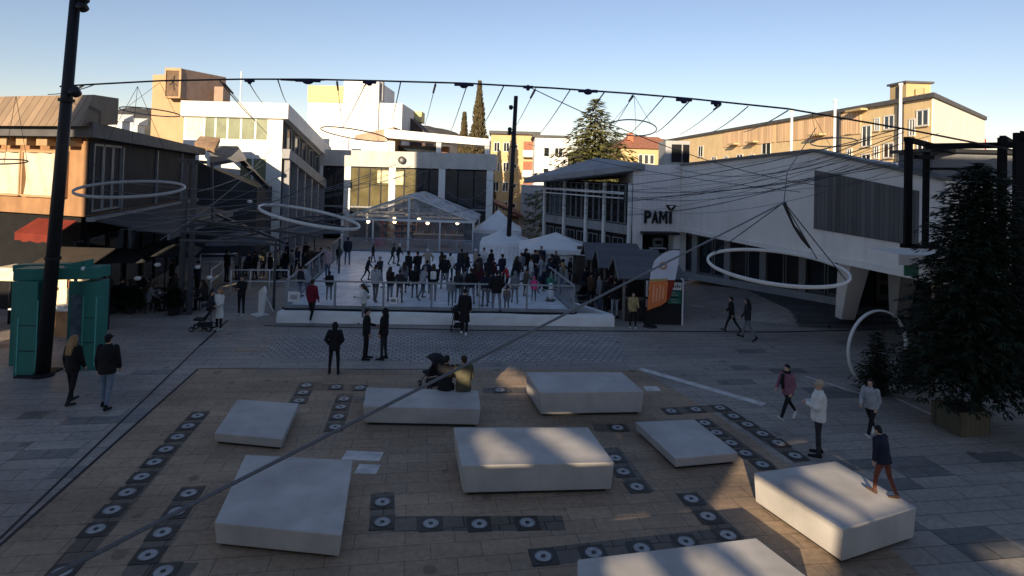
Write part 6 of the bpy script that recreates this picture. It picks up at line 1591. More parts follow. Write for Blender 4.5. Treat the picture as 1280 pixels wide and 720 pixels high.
HAIR = {k: mat('hair ' + k, c, 0.55, 0.25, 14) for k, c in {'black': (0.010, 0.009, 0.009), 'brown': (0.035, 0.02, 0.012), 'blonde': (0.30, 0.18, 0.075), 'grey': (0.25, 0.24, 0.23)}.items()}

def capsule(mb, p0, p1, r0, r1, n=10, mi=0):
    p0, p1 = V(p0), V(p1); d = p1 - p0; L_ = d.length
    d = d / L_ if L_ > 1e-6 else V((0, 0, 1))
    pts = []; rs = []
    for k in range(4):
        a = math.pi / 2 * (1 - k / 3.0); pts.append(p0 - d * r0 * math.sin(a)); rs.append(max(0.002, r0 * math.cos(a)))
    for k in range(4):
        a = math.pi / 2 * k / 3.0; pts.append(p1 + d * r1 * math.sin(a)); rs.append(max(0.002, r1 * math.cos(a)))
    mb.tube(pts, rs, n, mi)
def ell_loft(mb, rings, M, n=16, mi=0):
    """rings: (z, rx, ry, yoff)"""
    vs = []; fs = []
    for z, rx, ry, yo in rings:
        for k in range(n):
            a = 2 * math.pi * k / n
            c_, s_ = math.cos(a), math.sin(a)
            e = 0.85
            vs.append(M @ V((rx * math.copysign(abs(c_) ** e, c_), yo + ry * math.copysign(abs(s_) ** e, s_), z)))
    for i in range(len(rings) - 1):
        for k in range(n): fs.append((i * n + k, i * n + (k + 1) % n, (i + 1) * n + (k + 1) % n, (i + 1) * n + k))
    fs.append(tuple(range(n - 1, -1, -1))); fs.append(tuple(range((len(rings) - 1) * n, len(rings) * n)))
    mb.add(vs, fs, mi)
def fuse(mb, voxel, smooth_it=3):
    """grow one continuous surface out of overlapping volumes"""
    me = mb.mesh('volume'); ob = bpy.data.objects.new('volume', me); COL.objects.link(ob)
    r = ob.modifiers.new('r', 'REMESH'); r.mode = 'VOXEL'; r.voxel_size = voxel; r.use_smooth_shade = True
    s = ob.modifiers.new('s', 'SMOOTH'); s.factor = 0.5; s.iterations = smooth_it
    bpy.context.view_layer.update()
    out = bpy.data.meshes.new_from_object(ob.evaluated_get(bpy.context.evaluated_depsgraph_get()))
    bpy.data.objects.remove(ob); bpy.data.meshes.remove(me)
    return out

def skeleton(ps):
    lean = R(ps.get('lean', 0)); head = ps.get('head', (0, 0))
    J = {}
    hipz = 0.91
    ank = []
    for s, (th, kn, sp) in zip((-1, 1), ps['legs']):
        h = V((s * 0.095, 0, hipz - 0.02)); a = R(th); b = R(th - kn); o = R(sp) * s
        k_ = h + V((math.sin(o) * math.cos(a), math.sin(a), -math.cos(a) * math.cos(o))) * 0.42
        an = k_ + V((math.sin(o) * 0.5 * math.cos(b), math.sin(b), -math.cos(b))) * 0.40
        J[('hip', s)], J[('knee', s)], J[('ank', s)] = h, k_, an
        fp = R(ps.get('foot', (0, 0))[0 if s < 0 else 1]) + (b if abs(b) > R(25) else b * 0.3)
        J[('toe', s)] = an + V((s * 0.03, math.cos(fp), math.sin(fp) - 0.28)) * 0.20
        J[('heel', s)] = an + V((0, -0.045, -0.055))
    TM = Matrix.Translation(V((0, 0, hipz))) @ Matrix.Rotation(-lean, 4, 'X') @ Matrix.Rotation(R(ps.get('twist', 0)), 4, 'Z')
    J['TM'] = TM
    for s, arm in zip((-1, 1), ps['arms']):
        fw, ou, el, inn = arm
        sh = TM @ V((s * 0.175, -0.005, 0.51)); a = R(fw); o = R(ou) * s
        d = V((math.sin(o), math.sin(a) * math.cos(o), -math.cos(a) * math.cos(o)))
        e_ = sh + d * 0.29; b = R(fw + el); i_ = R(inn) * -s
        d2 = V((math.sin(i_), math.sin(b) * math.cos(i_), -math.cos(b) * math.cos(i_)))
        w_ = e_ + d2 * 0.25
        J[('sh', s)], J[('el', s)], J[('wr', s)], J[('hd', s)] = sh, e_, w_, d2
    J['neck'] = TM @ V((0, -0.01, 0.57)); hl = lean * 0.6 + R(head[0])
    HM = Matrix.Translation(TM @ V((0, 0.0, 0.60))) @ Matrix.Rotation(R(head[1]), 4, 'Z') @ Matrix.Rotation(-hl, 4, 'X')
    J['HM'] = HM
    low = min(min(J[('toe', s)].z - 0.028, J[('heel', s)].z - 0.03) for s in (-1, 1))
    if ps.get('seat'): low = hipz - 0.10 - ps['seat']
    J['dz'] = -low
    return J
POSES = {
    'stand': dict(legs=[(2, 3, 3), (-2, 2, 3)], arms=[(2, 8, 14, 4), (-2, 8, 14, 4)]),
    'pockets': dict(legs=[(4, 4, 5), (-3, 3, 6)], arms=[(-14, 22, 42, 30), (-14, 22, 42, 30)], head=(6, 0)),
    'chat': dict(legs=[(2, 3, 3), (-2, 3, 3)], arms=[(10, 8, 70, 6), (4, 8, 20, 4)], head=(4, 8)),
    'cross': dict(legs=[(2, 3, 3), (-3, 3, 4)], arms=[(18, 8, 84, 40), (18, 8, 84, 40)], head=(8, 0), lean=-2),
    'phone': dict(legs=[(3, 3, 3), (-2, 3, 3)], arms=[(15, 8, 80, 18), (12, 8, 70, 22)], head=(18, 0), lean=3),
    'walk': dict(legs=[(24, 8, 1), (-22, 14, 1)], arms=[(-20, 8, 14, 3), (20, 8, 22, 3)], lean=4, foot=(8, -22)),
    'walk2': dict(legs=[(-18, 16, 1), (18, 4, 1)], arms=[(16, 9, 20, 3), (-16, 9, 12, 3)], lean=3, foot=(-18, 6)),
    'stroll': dict(legs=[(10, 5, 2), (-10, 8, 2)], arms=[(-8, 8, 14, 4), (8, 8, 18, 4)], lean=1, foot=(3, -8)),
    'stride': dict(legs=[(33, 6, 0), (-30, 12, 0)], arms=[(-12, 8, 30, 10), (18, 8, 40, 16)], lean=5, foot=(14, -30)),
    'push': dict(legs=[(8, 6, 2), (-10, 8, 2)], arms=[(34, 6, 30, 4), (34, 6, 30, 4)], lean=8),
    'lean': dict(legs=[(-4, 4, 4), (-10, 3, 4)], arms=[(50, 10, 20, 8), (50, 10, 20, 8)], lean=24),
    'skate': dict(legs=[(26, 34, 4), (-16, 16, 8)], arms=[(-12, 34, 20, -8), (24, 34, 20, -8)], lean=16, foot=(0, -14)),
    'skate2': dict(legs=[(14, 22, 6), (6, 20, 8)], arms=[(20, 40, 22, 0), (10, 42, 26, 0)], lean=12),
    'crouch': dict(legs=[(52, 76, 8), (40, 70, 8)], arms=[(50, 16, 30, 4), (44, 16, 30, 4)], lean=40, head=(-24, 0)),
    'sit': dict(legs=[(82, 84, 8), (80, 80, 9)], arms=[(28, 12, 58, 26), (24, 12, 60, 26)], lean=10, seat=0.46, head=(8, 0)),
    'sit2': dict(legs=[(84, 90, 5), (78, 70, 6)], arms=[(40, 14, 62, 22), (16, 10, 40, 10)], lean=4, seat=0.46, head=(2, 20)),
    'climb': dict(legs=[(16, 10, 2), (-12, 14, 2)], arms=[(-8, 14, 16, 2), (18, 16, 24, 2)], lean=12, head=(16, 0)),
}
CACHE = {}
def body_mesh(pose, voxel, coat, bulk, near):
    key = (pose, voxel, coat, bulk, near)
    if key in CACHE: return CACHE[key]
    J = skeleton(POSES[pose]); dz = V((0, 0, J['dz'])); TM, HM = J['TM'], J['HM']
    mb = MB(); seg = []                      # seg: (a, b, r0, r1, label)
    def cap(a, b, r0, r1, lab): capsule(mb, V(a) + dz, V(b) + dz, r0, r1); seg.append((V(a) + dz, V(b) + dz, r0, r1, lab))
    for s in (-1, 1):
        cap(J[('hip', s)], J[('knee', s)], 0.086, 0.060, 1); cap(J[('knee', s)], J[('ank', s)], 0.060, 0.044, 1)
        cap(J[('ank', s)] + V((0, -0.01, 0.01)), J[('heel', s)], 0.046, 0.04, 2); cap(J[('heel', s)], J[('toe', s)], 0.042, 0.032, 2)
        cap(J[('sh', s)], J[('el', s)], 0.050, 0.040, 3); cap(J[('el', s)], J[('wr', s)], 0.040, 0.030, 3)
        w_, d2 = J[('wr', s)], J[('hd', s)]
        cap(w_, w_ + d2 * 0.085, 0.030, 0.036, 0)
        side = d2.cross(V((1, 0, 0))); side = side.normalized() if side.length > 0.1 else V((0, 1, 0))
        inn = V((-s, 0, 0)); inn = (inn - d2 * inn.dot(d2)).normalized()
        pw = w_ + d2 * 0.09
        fwd = (V((0, 1, 0.2)) - d2 * d2.dot(V((0, 1, 0.2)))); fwd = fwd.normalized() if fwd.length > 0.05 else side
        for k, (ln, off) in enumerate(((0.072, 0.033), (0.082, 0.011), (0.076, -0.011), (0.060, -0.032))):
            a = pw + fwd * off; b = a + (d2 * 0.95 + inn * 0.28).normalized() * ln * 0.55; c = b + (d2 * 0.6 + inn * 0.8).normalized() * ln * 0.5
            if near: cap(a - d2 * 0.02, b, 0.0105, 0.010, 0); cap(b, c, 0.010, 0.0085, 0)
            else: cap(a - d2 * 0.02, c, 0.012, 0.01, 0)
        cap(w_ + d2 * 0.03 + fwd * 0.025, w_ + d2 * 0.085 + fwd * 0.062 + inn * 0.02, 0.015, 0.011, 0)
    MT = Matrix.Translation(dz) @ TM
    ell_loft(mb, [(-0.13, 0.10, 0.08, 0), (-0.06, 0.165, 0.115, 0), (0.03, 0.165, 0.115, 0), (0.17, 0.14, 0.10, 0), (0.33, 0.165, 0.115, 0), (0.45, 0.172, 0.108, 0), (0.52, 0.13, 0.085, 0), (0.57, 0.065, 0.06, 0)], MT)
    seg.append((MT @ V((0, 0, -0.1)), MT @ V((0, 0, 0.03)), 0.14, 0.14, 1)); seg.append((MT @ V((0, 0, 0.12)), MT @ V((0, 0, 0.46)), 0.14, 0.14, 3))
    MH = Matrix.Translation(dz) @ HM
    def hp(x, y, z): return MH @ V((x, y, z))
    cap(J['neck'] - V((0, 0, 0.03)), (HM @ V((0, 0, 0.03))), 0.056, 0.052, 0)
    def hball(c, r):
        mb.ball(hp(*c), r, 14, 10, M=MH.to_3x3()); seg.append((hp(*c), hp(*c) + V((0, 0, 1e-4)), min(r), min(r), 0))
    hball((0, -0.008, 0.125), (0.074, 0.092, 0.094)); hball((0, 0.024, 0.075), (0.060, 0.066, 0.070)); hball((0, 0.072, 0.022), (0.028, 0.022, 0.022))
    hball((0, 0.096, 0.082), (0.013, 0.020, 0.022)); hball((0, 0.088, 0.105), (0.010, 0.014, 0.026))
    for s in (-1, 1): hball((s * 0.076, -0.008, 0.09), (0.012, 0.022, 0.033)); hball((s * 0.030, 0.078, 0.122), (0.022, 0.012, 0.008))
    me = fuse(mb, voxel, 2 if near else 3)
    eyes = [(hp(s * 0.030, 0.088, 0.104), 0.013, 4) for s in (-1, 1)] + [(hp(0, 0.092, 0.042), 0.016, 5)]
    # material per face from the nearest volume
    n = len(me.polygons); cen = np.empty(n * 3); me.polygons.foreach_get('center', cen); cen = cen.reshape(-1, 3)
    best = np.full(n, 1e9); lab = np.zeros(n, int)
    for a, b, r0, r1, l in seg:
        a_, b_ = np.array(a), np.array(b); ab = b_ - a_; L2 = ab @ ab
        t = np.clip(((cen - a_) @ ab) / max(L2, 1e-9), 0, 1); d = np.linalg.norm(cen - a_ - t[:, None] * ab, axis=1) - (r0 + (r1 - r0) * t)
        k = d < best; best[k] = d[k]; lab[k] = l
    if near:
        for p, r, l in eyes:
            lab[np.linalg.norm(cen - np.array(p), axis=1) < r] = l
    lab = np.where(lab == 3, 3, lab)
    me.polygons.foreach_set('material_index', lab.astype(int)); me.polygons.foreach_set('use_smooth', [True] * n)
    for k in range(6): me.materials.append(M_SKIN)
    # jacket: its own fuller shell with clean hem, cuffs and collar
    jm = MB(); B = bulk
    hem = {'jacket': -0.10, 'long': -0.12, 'short': -0.04}[coat]
    rings = [(hem, 0.178 * B, 0.135 * B, 0), (0.02, 0.180 * B, 0.136 * B, 0), (0.15, 0.168 * B, 0.128 * B, 0), (0.30, 0.182 * B, 0.138 * B, 0), (0.43, 0.188 * B, 0.132 * B, 0), (0.50, 0.165 * B, 0.112 * B, 0), (0.555, 0.095, 0.085, -0.005), (0.60, 0.075, 0.075, -0.008)]
    ell_loft(jm, rings, MT, 20)
    for s in (-1, 1):
        capsule(jm, J[('sh', s)] + dz, J[('el', s)] + dz, 0.076 * B, 0.062 * B); 
        w2 = J[('el', s)].lerp(J[('wr', s)], 0.92); capsule(jm, J[('el', s)] + dz, w2 + dz, 0.062 * B, 0.048 * B)
    if coat == 'long':
        hz = J['dz'] + 0.91
        c0 = (J[('knee', -1)] + J[('knee', 1)]) / 2 + dz
        spread = abs(J[('knee', -1)].y - J[('knee', 1)].y) / 2
        Mh = Matrix.Translation(dz)
        top = MT @ V((0, 0, -0.05)); vs = []; fs = []; n_ = 20
        for k in range(6):
            t = k / 5; c = top.lerp(c0 + V((0, 0, 0.02)), t)
            for q in range(n_):
                a = 2 * math.pi * q / n_; vs.append(c + V((math.cos(a) * (0.18 * B + 0.035 * t), math.sin(a) * (0.138 * B + 0.03 * t + spread * t * 0.7), 0)))
        for i in range(5):
            for k in range(n_): fs.append((i * n_ + k, (i + 1) * n_ + k, (i + 1) * n_ + (k + 1) % n_, i * n_ + (k + 1) % n_))
        fs.append(tuple(range(n_))); fs.append(tuple(range(6 * n_ - 1, 5 * n_ - 1, -1)))
        jm.add(vs, fs)
    jme = fuse(jm, max(voxel, 0.014), 2); jme.materials.append(M_SKIN)
    jme.polygons.foreach_set('use_smooth', [True] * len(jme.polygons))
    CACHE[key] = (me, jme, J, MH, MT)
    return CACHE[key]
HC = {}
def hair_mesh(pose, kind, voxel, MH, MT, key):
    k_ = (key, kind)
    if k_ in HC: return HC[k_]
    mb = MB(); h3 = MH.to_3x3()
    def hp(x, y, z): return MH @ V((x, y, z))
    if kind in ('short', 'long', 'pony', 'bun'):
        mb.ball(hp(0, -0.022, 0.140), (0.085, 0.092, 0.092), 14, 10, M=h3); mb.ball(hp(0, 0.035, 0.19), (0.058, 0.045, 0.034), 12, 8, M=h3); mb.ball(hp(0, -0.055, 0.085), (0.07, 0.055, 0.07), 12, 8, M=h3)
    if kind == 'long':
        for x in (-0.05, 0, 0.05):
            capsule(mb, hp(x, -0.055, 0.12), hp(x * 1.3, -0.105, -0.02), 0.05, 0.05); capsule(mb, hp(x * 1.3, -0.105, -0.02), hp(x * 1.2, -0.155, -0.24), 0.05, 0.03)
        for s in (-1, 1): capsule(mb, hp(s * 0.07, -0.01, 0.12), hp(s * 0.085, -0.03, -0.06), 0.03, 0.03)
    if kind == 'pony':
        capsule(mb, hp(0, -0.10, 0.15), hp(0, -0.15, 0.08), 0.035, 0.04); capsule(mb, hp(0, -0.15, 0.08), hp(0, -0.15, -0.12), 0.04, 0.018)
    if kind == 'bun': mb.ball(hp(0, -0.06, 0.23), 0.045, 10, 8)
    if kind in ('beanie', 'bobble'):
        mb.ball(hp(0, -0.014, 0.150), (0.090, 0.102, 0.098), 14, 10, M=h3); ell_loft(mb, [(0.105, 0.088, 0.100, -0.012), (0.15, 0.092, 0.104, -0.012)], MH)
        if kind == 'bobble': mb.ball(hp(0, -0.03, 0.265), 0.042, 10, 8)
    if kind == 'cap':
        mb.ball(hp(0, -0.014, 0.150), (0.086, 0.098, 0.085), 14, 10, M=h3); mb.ball(hp(0, 0.11, 0.145), (0.065, 0.075, 0.014), 12, 8, M=h3); mb.ball(hp(0, -0.05, 0.09), (0.072, 0.055, 0.06), 12, 8, M=h3)
    if kind == 'hood':
        mb.ball(hp(0, -0.028, 0.125), (0.105, 0.112, 0.128), 14, 10, M=h3); capsule(mb, hp(0, -0.05, 0.05), hp(0, -0.07, -0.05), 0.09, 0.10)
    me = fuse(mb, max(0.012, voxel), 2); me.materials.append(M_SKIN); me.polygons.foreach_set('use_smooth', [True] * len(me.polygons))
    HC[k_] = me; return me

PEOPLE = []
def person(foot, h, yaw, pose, jacket, trousers, shoes, hair, haircol, label, coat='jacket', bulk=1.0, z=0.0, near=False, group=None, extra=None, pos=None):
    """foot: photo pixel of the feet (or pos in metres); h: height in metres; yaw 0 = back to the camera, 90 = facing left"""
    vx = 0.0115 if near else 0.021
    me, jme, J, MH, MT = body_mesh(pose, vx, coat, bulk, near)
    p = V(pos) if pos is not None else G(foot[0], foot[1], z)
    o = bpy.data.objects.new('person', me); COL.objects.link(o)
    o.location = p; o.rotation_euler = (0, 0, R(yaw)); s = h / 1.76; o.scale = (s, s, s)
    for k, m in enumerate((M_SKIN, CL[trousers], CL[shoes], CL[jacket], M_EYE, M_LIP)):
        o.material_slots[k].link = 'OBJECT'; o.material_slots[k].material = m
    tag(o, label, 'person', group)
    def child(name, mesh, m):
        c = bpy.data.objects.new(name, mesh); COL.objects.link(c); c.parent = o
        c.material_slots[0].link = 'OBJECT'; c.material_slots[0].material = m; return c
    child({'long': 'coat', 'jacket': 'jacket', 'short': 'jacket'}[coat], jme, CL[jacket])
    hm = hair_mesh(pose, hair, vx, MH, MT, (pose, vx, coat, bulk, near))
    hat = hair in ('beanie', 'bobble', 'cap', 'hood')
    child({'hood': 'hood', 'cap': 'cap', 'beanie': 'hat', 'bobble': 'hat'}.get(hair, 'hair'), hm, CL[haircol] if hat else HAIR[haircol])
    ex = extra or ()
    if 'backpack' in ex:
        mb = MB(); mb.box((0, -0.20 * bulk, 0.30), (0.28, 0.15, 0.38)); mb.v = [tuple(MT @ V(v)) for v in mb.v]
        mb.build('backpack', CL[ex['backpack']], o, local=True, bevel=0.05)
    if 'scarf' in ex:
        mb = MB(); mb.ring((0, 0, 0), 0.075, 0.038, n=20, k=8); T_ = Matrix.Translation(MT @ V((0, 0.0, 0.60))); mb.v = [tuple(T_ @ V(v)) for v in mb.v]
        if ex.get('scarf_tail'): mb2 = [MT @ V((0.04, 0.14, 0.55)), MT @ V((0.05, 0.165, 0.35)), MT @ V((0.05, 0.16, 0.12))]; mb.tube(mb2, [0.045, 0.05, 0.04], 8)
        mb.build('scarf', CL[ex['scarf']], o, local=True, smooth=True)
    if 'bag' in ex:
        w_ = J[('wr', ex.get('side', 1))] + J[('hd', ex.get('side', 1))] * 0.12 + V((0, 0, J['dz']))
        mb = MB(); mb.box((w_.x, w_.y, w_.z - 0.26), (0.09, 0.28, 0.30)); mb.ring((w_.x, w_.y, w_.z - 0.1), 0.09, 0.008, Matrix.Rotation(R(90), 3, 'Y'), 16, 6)
        mb.build('shopping_bag', CL[ex['bag']], o, local=True)
    if 'skates' in ex:
        for sd in (-1, 1):
            a, b = J[('heel', sd)] + V((0, 0, J['dz'] - 0.055)), J[('toe', sd)] + V((0, 0, J['dz'] - 0.05))
            mb = MB(); mb.beam(a, b, 0.012, 0.045); mb.build('skate_blade', M_RAIL, o, local=True)
    return o
P = person
# ---- foreground, on the paving
P((89, 505), 1.80, -12, 'stroll', 'black', 'black', 'charcoal', 'long', 'blonde', 'blonde woman in black walking away beside the teal portal', near=True)
P((132, 511), 1.92, 4, 'stroll', 'black', 'paleblue', 'black', 'cap', 'black', 'man in black jacket, dark cap and pale jeans beside the blonde woman', near=True, bulk=1.08)
P((417, 467), 1.60, 6, 'pockets', 'black', 'black', 'black', 'hood', 'black', 'hooded person in black with elbows out, alone left of two others', near=True, bulk=1.05)
P((457, 449), 1.72, -84, 'chat', 'black', 'black', 'black', 'short', 'black', 'man in black gesturing, facing right to another man', near=True)
P((479, 449), 1.72, 80, 'stand', 'black', 'charcoal', 'black', 'hood', 'black', 'man in black with hood, facing left to another man', near=True, bulk=1.05)
P((580, 419), 1.80, -8, 'stroll', 'black', 'black', 'white', 'beanie', 'black', 'person in long dark coat and white shoes facing the rink', coat='long', near=True)
P((389, 404), 1.80, -25, 'stroll', 'red', 'black', 'white', 'short', 'brown', 'woman in dark red jacket and black leggings before the white skirt', near=True)
P((454, 404), 1.66, 100, 'phone', 'white', 'grey', 'charcoal', 'long', 'brown', 'long haired woman in white jacket looking at her phone', coat='short', near=True)
P((984, 528), 1.52, 118, 'stride', 'mauve', 'black', 'white', 'short', 'black', 'striding woman in mauve jacket with dark scarf and white shoes', near=True, extra={'scarf': 'black', 'scarf_tail': 1})
P((1022, 569), 1.76, 72, 'cross', 'white', 'charcoal', 'black', 'beanie', 'beige', 'person in white puffer jacket with folded arms, facing left', near=True, bulk=1.2)
P((1088, 549), 1.50, 128, 'stride', 'lightgrey', 'black', 'white', 'long', 'black', 'long haired woman in pale grey top striding past the planters', near=True, coat='short')
P((0, 0), 1.26, 25, 'climb', 'navy', 'rust', 'brown', 'short', 'black', 'child in dark jacket and rusty trousers standing on a bench', pos=G(1104, 621, 0.62), near=True, bulk=1.12)
P((914, 417), 1.48, 58, 'walk', 'black', 'black', 'charcoal', 'short', 'black', 'left walker of the dark clothed couple near the steps', near=True)
P((934, 426), 1.62, 62, 'walk2', 'charcoal', 'grey', 'black', 'long', 'black', 'right walker of the couple near the steps, in grey jeans', near=True)
P((0, 0), 1.72, -10, 'sit', 'black', 'black', 'black', 'short', 'black', 'person in black seated on the long bench beside a stroller', pos=G(556, 487, 0.48) - V((0, 0, 0)) - V((0, 0, 0.48)) + V((0, 0, 0.03)), near=True, bulk=1.15)
P((0, 0), 1.76, 8, 'sit2', 'olive', 'charcoal', 'black', 'short', 'brown', 'person in olive coat seated on the long bench, right of the pair', pos=G(579, 488, 0.48) - V((0, 0, 0.48)) + V((0, 0, 0.03)), near=True, bulk=1.2)
P((273, 412), 1.60, 160, 'chat', 'white', 'black', 'white', 'long', 'blonde', 'fair haired woman in white coat standing by a stroller', coat='long', near=True)
P((261, 411), 1.52, -80, 'push', 'charcoal', 'lightgrey', 'charcoal', 'short', 'black', 'person in dark jacket and pale trousers holding the stroller at left')
P((301, 394), 1.70, 170, 'cross', 'black', 'black', 'white', 'short', 'brown', 'person in black with white shoes by the white railing')
P((122, 396), 1.62, -20, 'stand', 'lightgrey', 'navy', 'black', 'short', 'blonde', 'person in pale grey top behind the right leg of the teal portal')
P((791, 410), 1.52, 180, 'chat', 'mustard', 'black', 'white', 'short', 'black', 'person in mustard jacket and white shoes in front of the stall')
P((768, 397), 1.78, -30, 'stand', 'black', 'lightgrey', 'black', 'beanie', 'black', 'person in black jacket and pale trousers beside the nearest stall')
P((757, 392), 1.72, -60, 'stand', 'black', 'black', 'black', 'short', 'black', 'person in all black queueing left of the nearest stall')
P((777, 380), 1.70, 130, 'chat', 'beige', 'black', 'black', 'long', 'brown', 'person in beige top under the middle stall roof')
P((744, 378), 1.70, 20, 'stand', 'charcoal', 'darkjeans', 'black', 'hood', 'charcoal', 'hooded person in charcoal in front of the farthest stall')
# ---- on and around the ice
def S(px, py, h, yaw, pose, jk, tr, hair, hc, label, **k):
    kk = dict(z=ZD, extra={'skates': 1}); kk.update(k)
    P((px, py), h, yaw, pose, jk, tr, k.get('shoes', 'black') if False else 'black', hair, hc, label, **kk)
S(434, 331, 1.72, 15, 'stand', 'navy', 'jeans', 'short', 'black', 'person in navy jacket and jeans at the far left corner of the ice')
S(423, 331, 1.15, 10, 'stand', 'black', 'charcoal', 'hood', 'black', 'small dark hooded child at the far left corner of the ice')
S(466, 328, 1.20, 90, 'stroll', 'black', 'black', 'short', 'black', 'slim child in black skating alone at the back left')
S(490, 331, 1.30, -70, 'skate', 'charcoal', 'black', 'short', 'brown', 'left child of a skating pair at the back of the ice')
S(497, 332, 1.34, -60, 'skate2', 'black', 'charcoal', 'bobble', 'white', 'right child of a skating pair at the back, with pale bobble hat')
S(469, 377, 1.66, -15, 'stroll', 'lightgrey', 'black', 'pony', 'black', 'woman with ponytail in pale grey top at the front boards')
S(487, 377, 1.58, -30, 'stand', 'black', 'jeans', 'long', 'brown', 'long haired girl in black jacket and jeans at the front boards')
S(499, 378, 1.48, -10, 'pockets', 'charcoal', 'black', 'short', 'black', 'teenager in charcoal and black trousers at the front boards')
S(510, 357, 1.78, -40, 'stand', 'black', 'black', 'short', 'black', 'tall person in long black coat in mid ice, left of two', coat='long')
S(521, 355, 1.72, 40, 'chat', 'black', 'jeans', 'short', 'brown', 'person in black coat in mid ice, right of two', coat='long')
S(534, 347, 1.60, 20, 'skate2', 'beige', 'grey', 'beanie', 'white', 'skater in beige jacket and white hat in mid ice')
S(527, 375, 1.50, -50, 'skate', 'lightgrey', 'darkjeans', 'beanie', 'grey', 'bent skater in light grey jacket near the front boards')
S(541, 376, 1.68, 5, 'stroll', 'black', 'grey', 'long', 'brown', 'girl in black jacket with white backpack at the front boards', extra={'backpack': 'white'})
S(555, 361, 1.72, 10, 'pockets', 'black', 'grey', 'short', 'black', 'man in black jacket and grey jeans with hands on hips in mid ice')
S(562, 353, 1.60, 0, 'stand', 'white', 'charcoal', 'short', 'black', 'person in white jacket just behind the man in grey jeans')
S(572, 359, 1.45, -20, 'skate2', 'navy', 'black', 'hood', 'navy', 'hooded child in navy skating with arms out')
S(563, 382, 1.25, 0, 'stand', 'grey', 'darkjeans', 'short', 'brown', 'small child in grey jacket close behind the front boards')
S(594, 347, 1.62, -60, 'stand', 'beige', 'black', 'beanie', 'white', 'person in beige with white hat before the pleated screen')
S(589, 362, 1.35, -30, 'crouch', 'black', 'charcoal', 'hood', 'black', 'dark crouching skater right of mid ice')
S(604, 346, 1.66, 150, 'chat', 'white', 'black', 'short', 'black', 'person in white jacket facing the camera before the pleated screen')
S(613, 350, 1.70, 60, 'stand', 'black', 'black', 'short', 'black', 'slim person in black right of the one in white')
S(598, 371, 1.62, -20, 'stroll', 'burgundy', 'charcoal', 'long', 'brown', 'long haired person in burgundy jacket behind the front boards')
S(606, 383, 1.52, 30, 'stand', 'navy', 'darkjeans', 'short', 'brown', 'boy in navy next to the broad man, behind the boards')
P((620, 393), 1.84, 2, 'pockets', 'black', 'paleblue', 'black', 'short', 'black', 'broad man in black jacket and pale jeans seen from behind at the boards', bulk=1.18, near=True, pos=G(620, 391, 0.44))
P((633, 388), 1.1, 0, 'stand', 'navy', 'navy', 'black', 'short', 'brown', 'small child in navy right of the broad man', pos=G(633, 390, 0.44))
S(634, 361, 1.20, 120, 'skate2', 'scarlet', 'black', 'bobble', 'white', 'small child in scarlet jacket behind the broad man')
S(642, 361, 1.66, -70, 'skate', 'black', 'black', 'long', 'brown', 'woman in black coat stepping right with one leg out', coat='long')
S(651, 352, 1.60, 30, 'stand', 'grey', 'black', 'short', 'brown', 'person in grey left of the dark group by the pagoda tent')
S(657, 349, 1.72, -150, 'pockets', 'black', 'black', 'hood', 'black', 'hooded person in black by the white front curtain')
S(664, 356, 1.40, 90, 'stroll', 'white', 'lightgrey', 'short', 'brown', 'child in white facing left by the pagoda tent')
S(667, 376, 1.12, -5, 'stand', 'pink', 'charcoal', 'bobble', 'pink', 'small child in bright pink jacket near the right boards')
S(671, 351, 1.70, 160, 'cross', 'olive', 'jeans', 'short', 'black', 'person in olive jacket facing the camera by the tent curtain')
S(677, 356, 1.62, 60, 'phone', 'lightgrey', 'charcoal', 'long', 'brown', 'long haired woman in pale grey coat by the pagoda tent', coat='long')
S(683, 361, 1.66, -60, 'lean', 'navy', 'darkjeans', 'short', 'black', 'person in navy bending over a child in green')
S(686, 374, 1.20, -40, 'skate2', 'green', 'charcoal', 'beanie', 'green', 'child in green jacket at the right of the ice')
S(689, 357, 1.70, 20, 'stand', 'black', 'black', 'short', 'black', 'tall dark person behind the child in green')
S(698, 360, 1.55, -75, 'lean', 'black', 'charcoal', 'hood', 'black', 'dark hooded skater leaning on the right boards')
P((712, 358), 1.66, 100, 'stand', 'black', 'darkjeans', 'black', 'short', 'black', 'person in black just outside the right boards by the brown flap')
P((705, 352), 1.72, 140, 'cross', 'charcoal', 'black', 'black', 'beanie', 'charcoal', 'person in charcoal hat and jacket by the brown flap')
S(409, 349, 1.72, 150, 'stand', 'palepink', 'jeans', 'short', 'brown', 'person in pale pink jacket at the left boards')
S(411, 375, 1.30, 10, 'stand', 'black', 'darkjeans', 'short', 'black', 'boy in black at the front left corner of the ice')
P((384, 374), 1.62, 70, 'lean', 'lightgrey', 'jeans', 'black', 'short', 'brown', 'person in pale hoodie leaning on the left end of the boards', z=0.3)
S(375, 372, 1.4, -40, 'stroll', 'charcoal', 'jeans', 'beanie', 'black', 'child in charcoal jacket at the front left boards')
S(478, 352, 1.30, 60, 'skate', 'brown', 'black', 'short', 'brown', 'child in brown jacket skating left of mid ice') if False else None
S(548, 345, 1.5, -40, 'skate', 'burgundy', 'jeans', 'long', 'black', 'girl in burgundy skating behind mid ice') if False else None
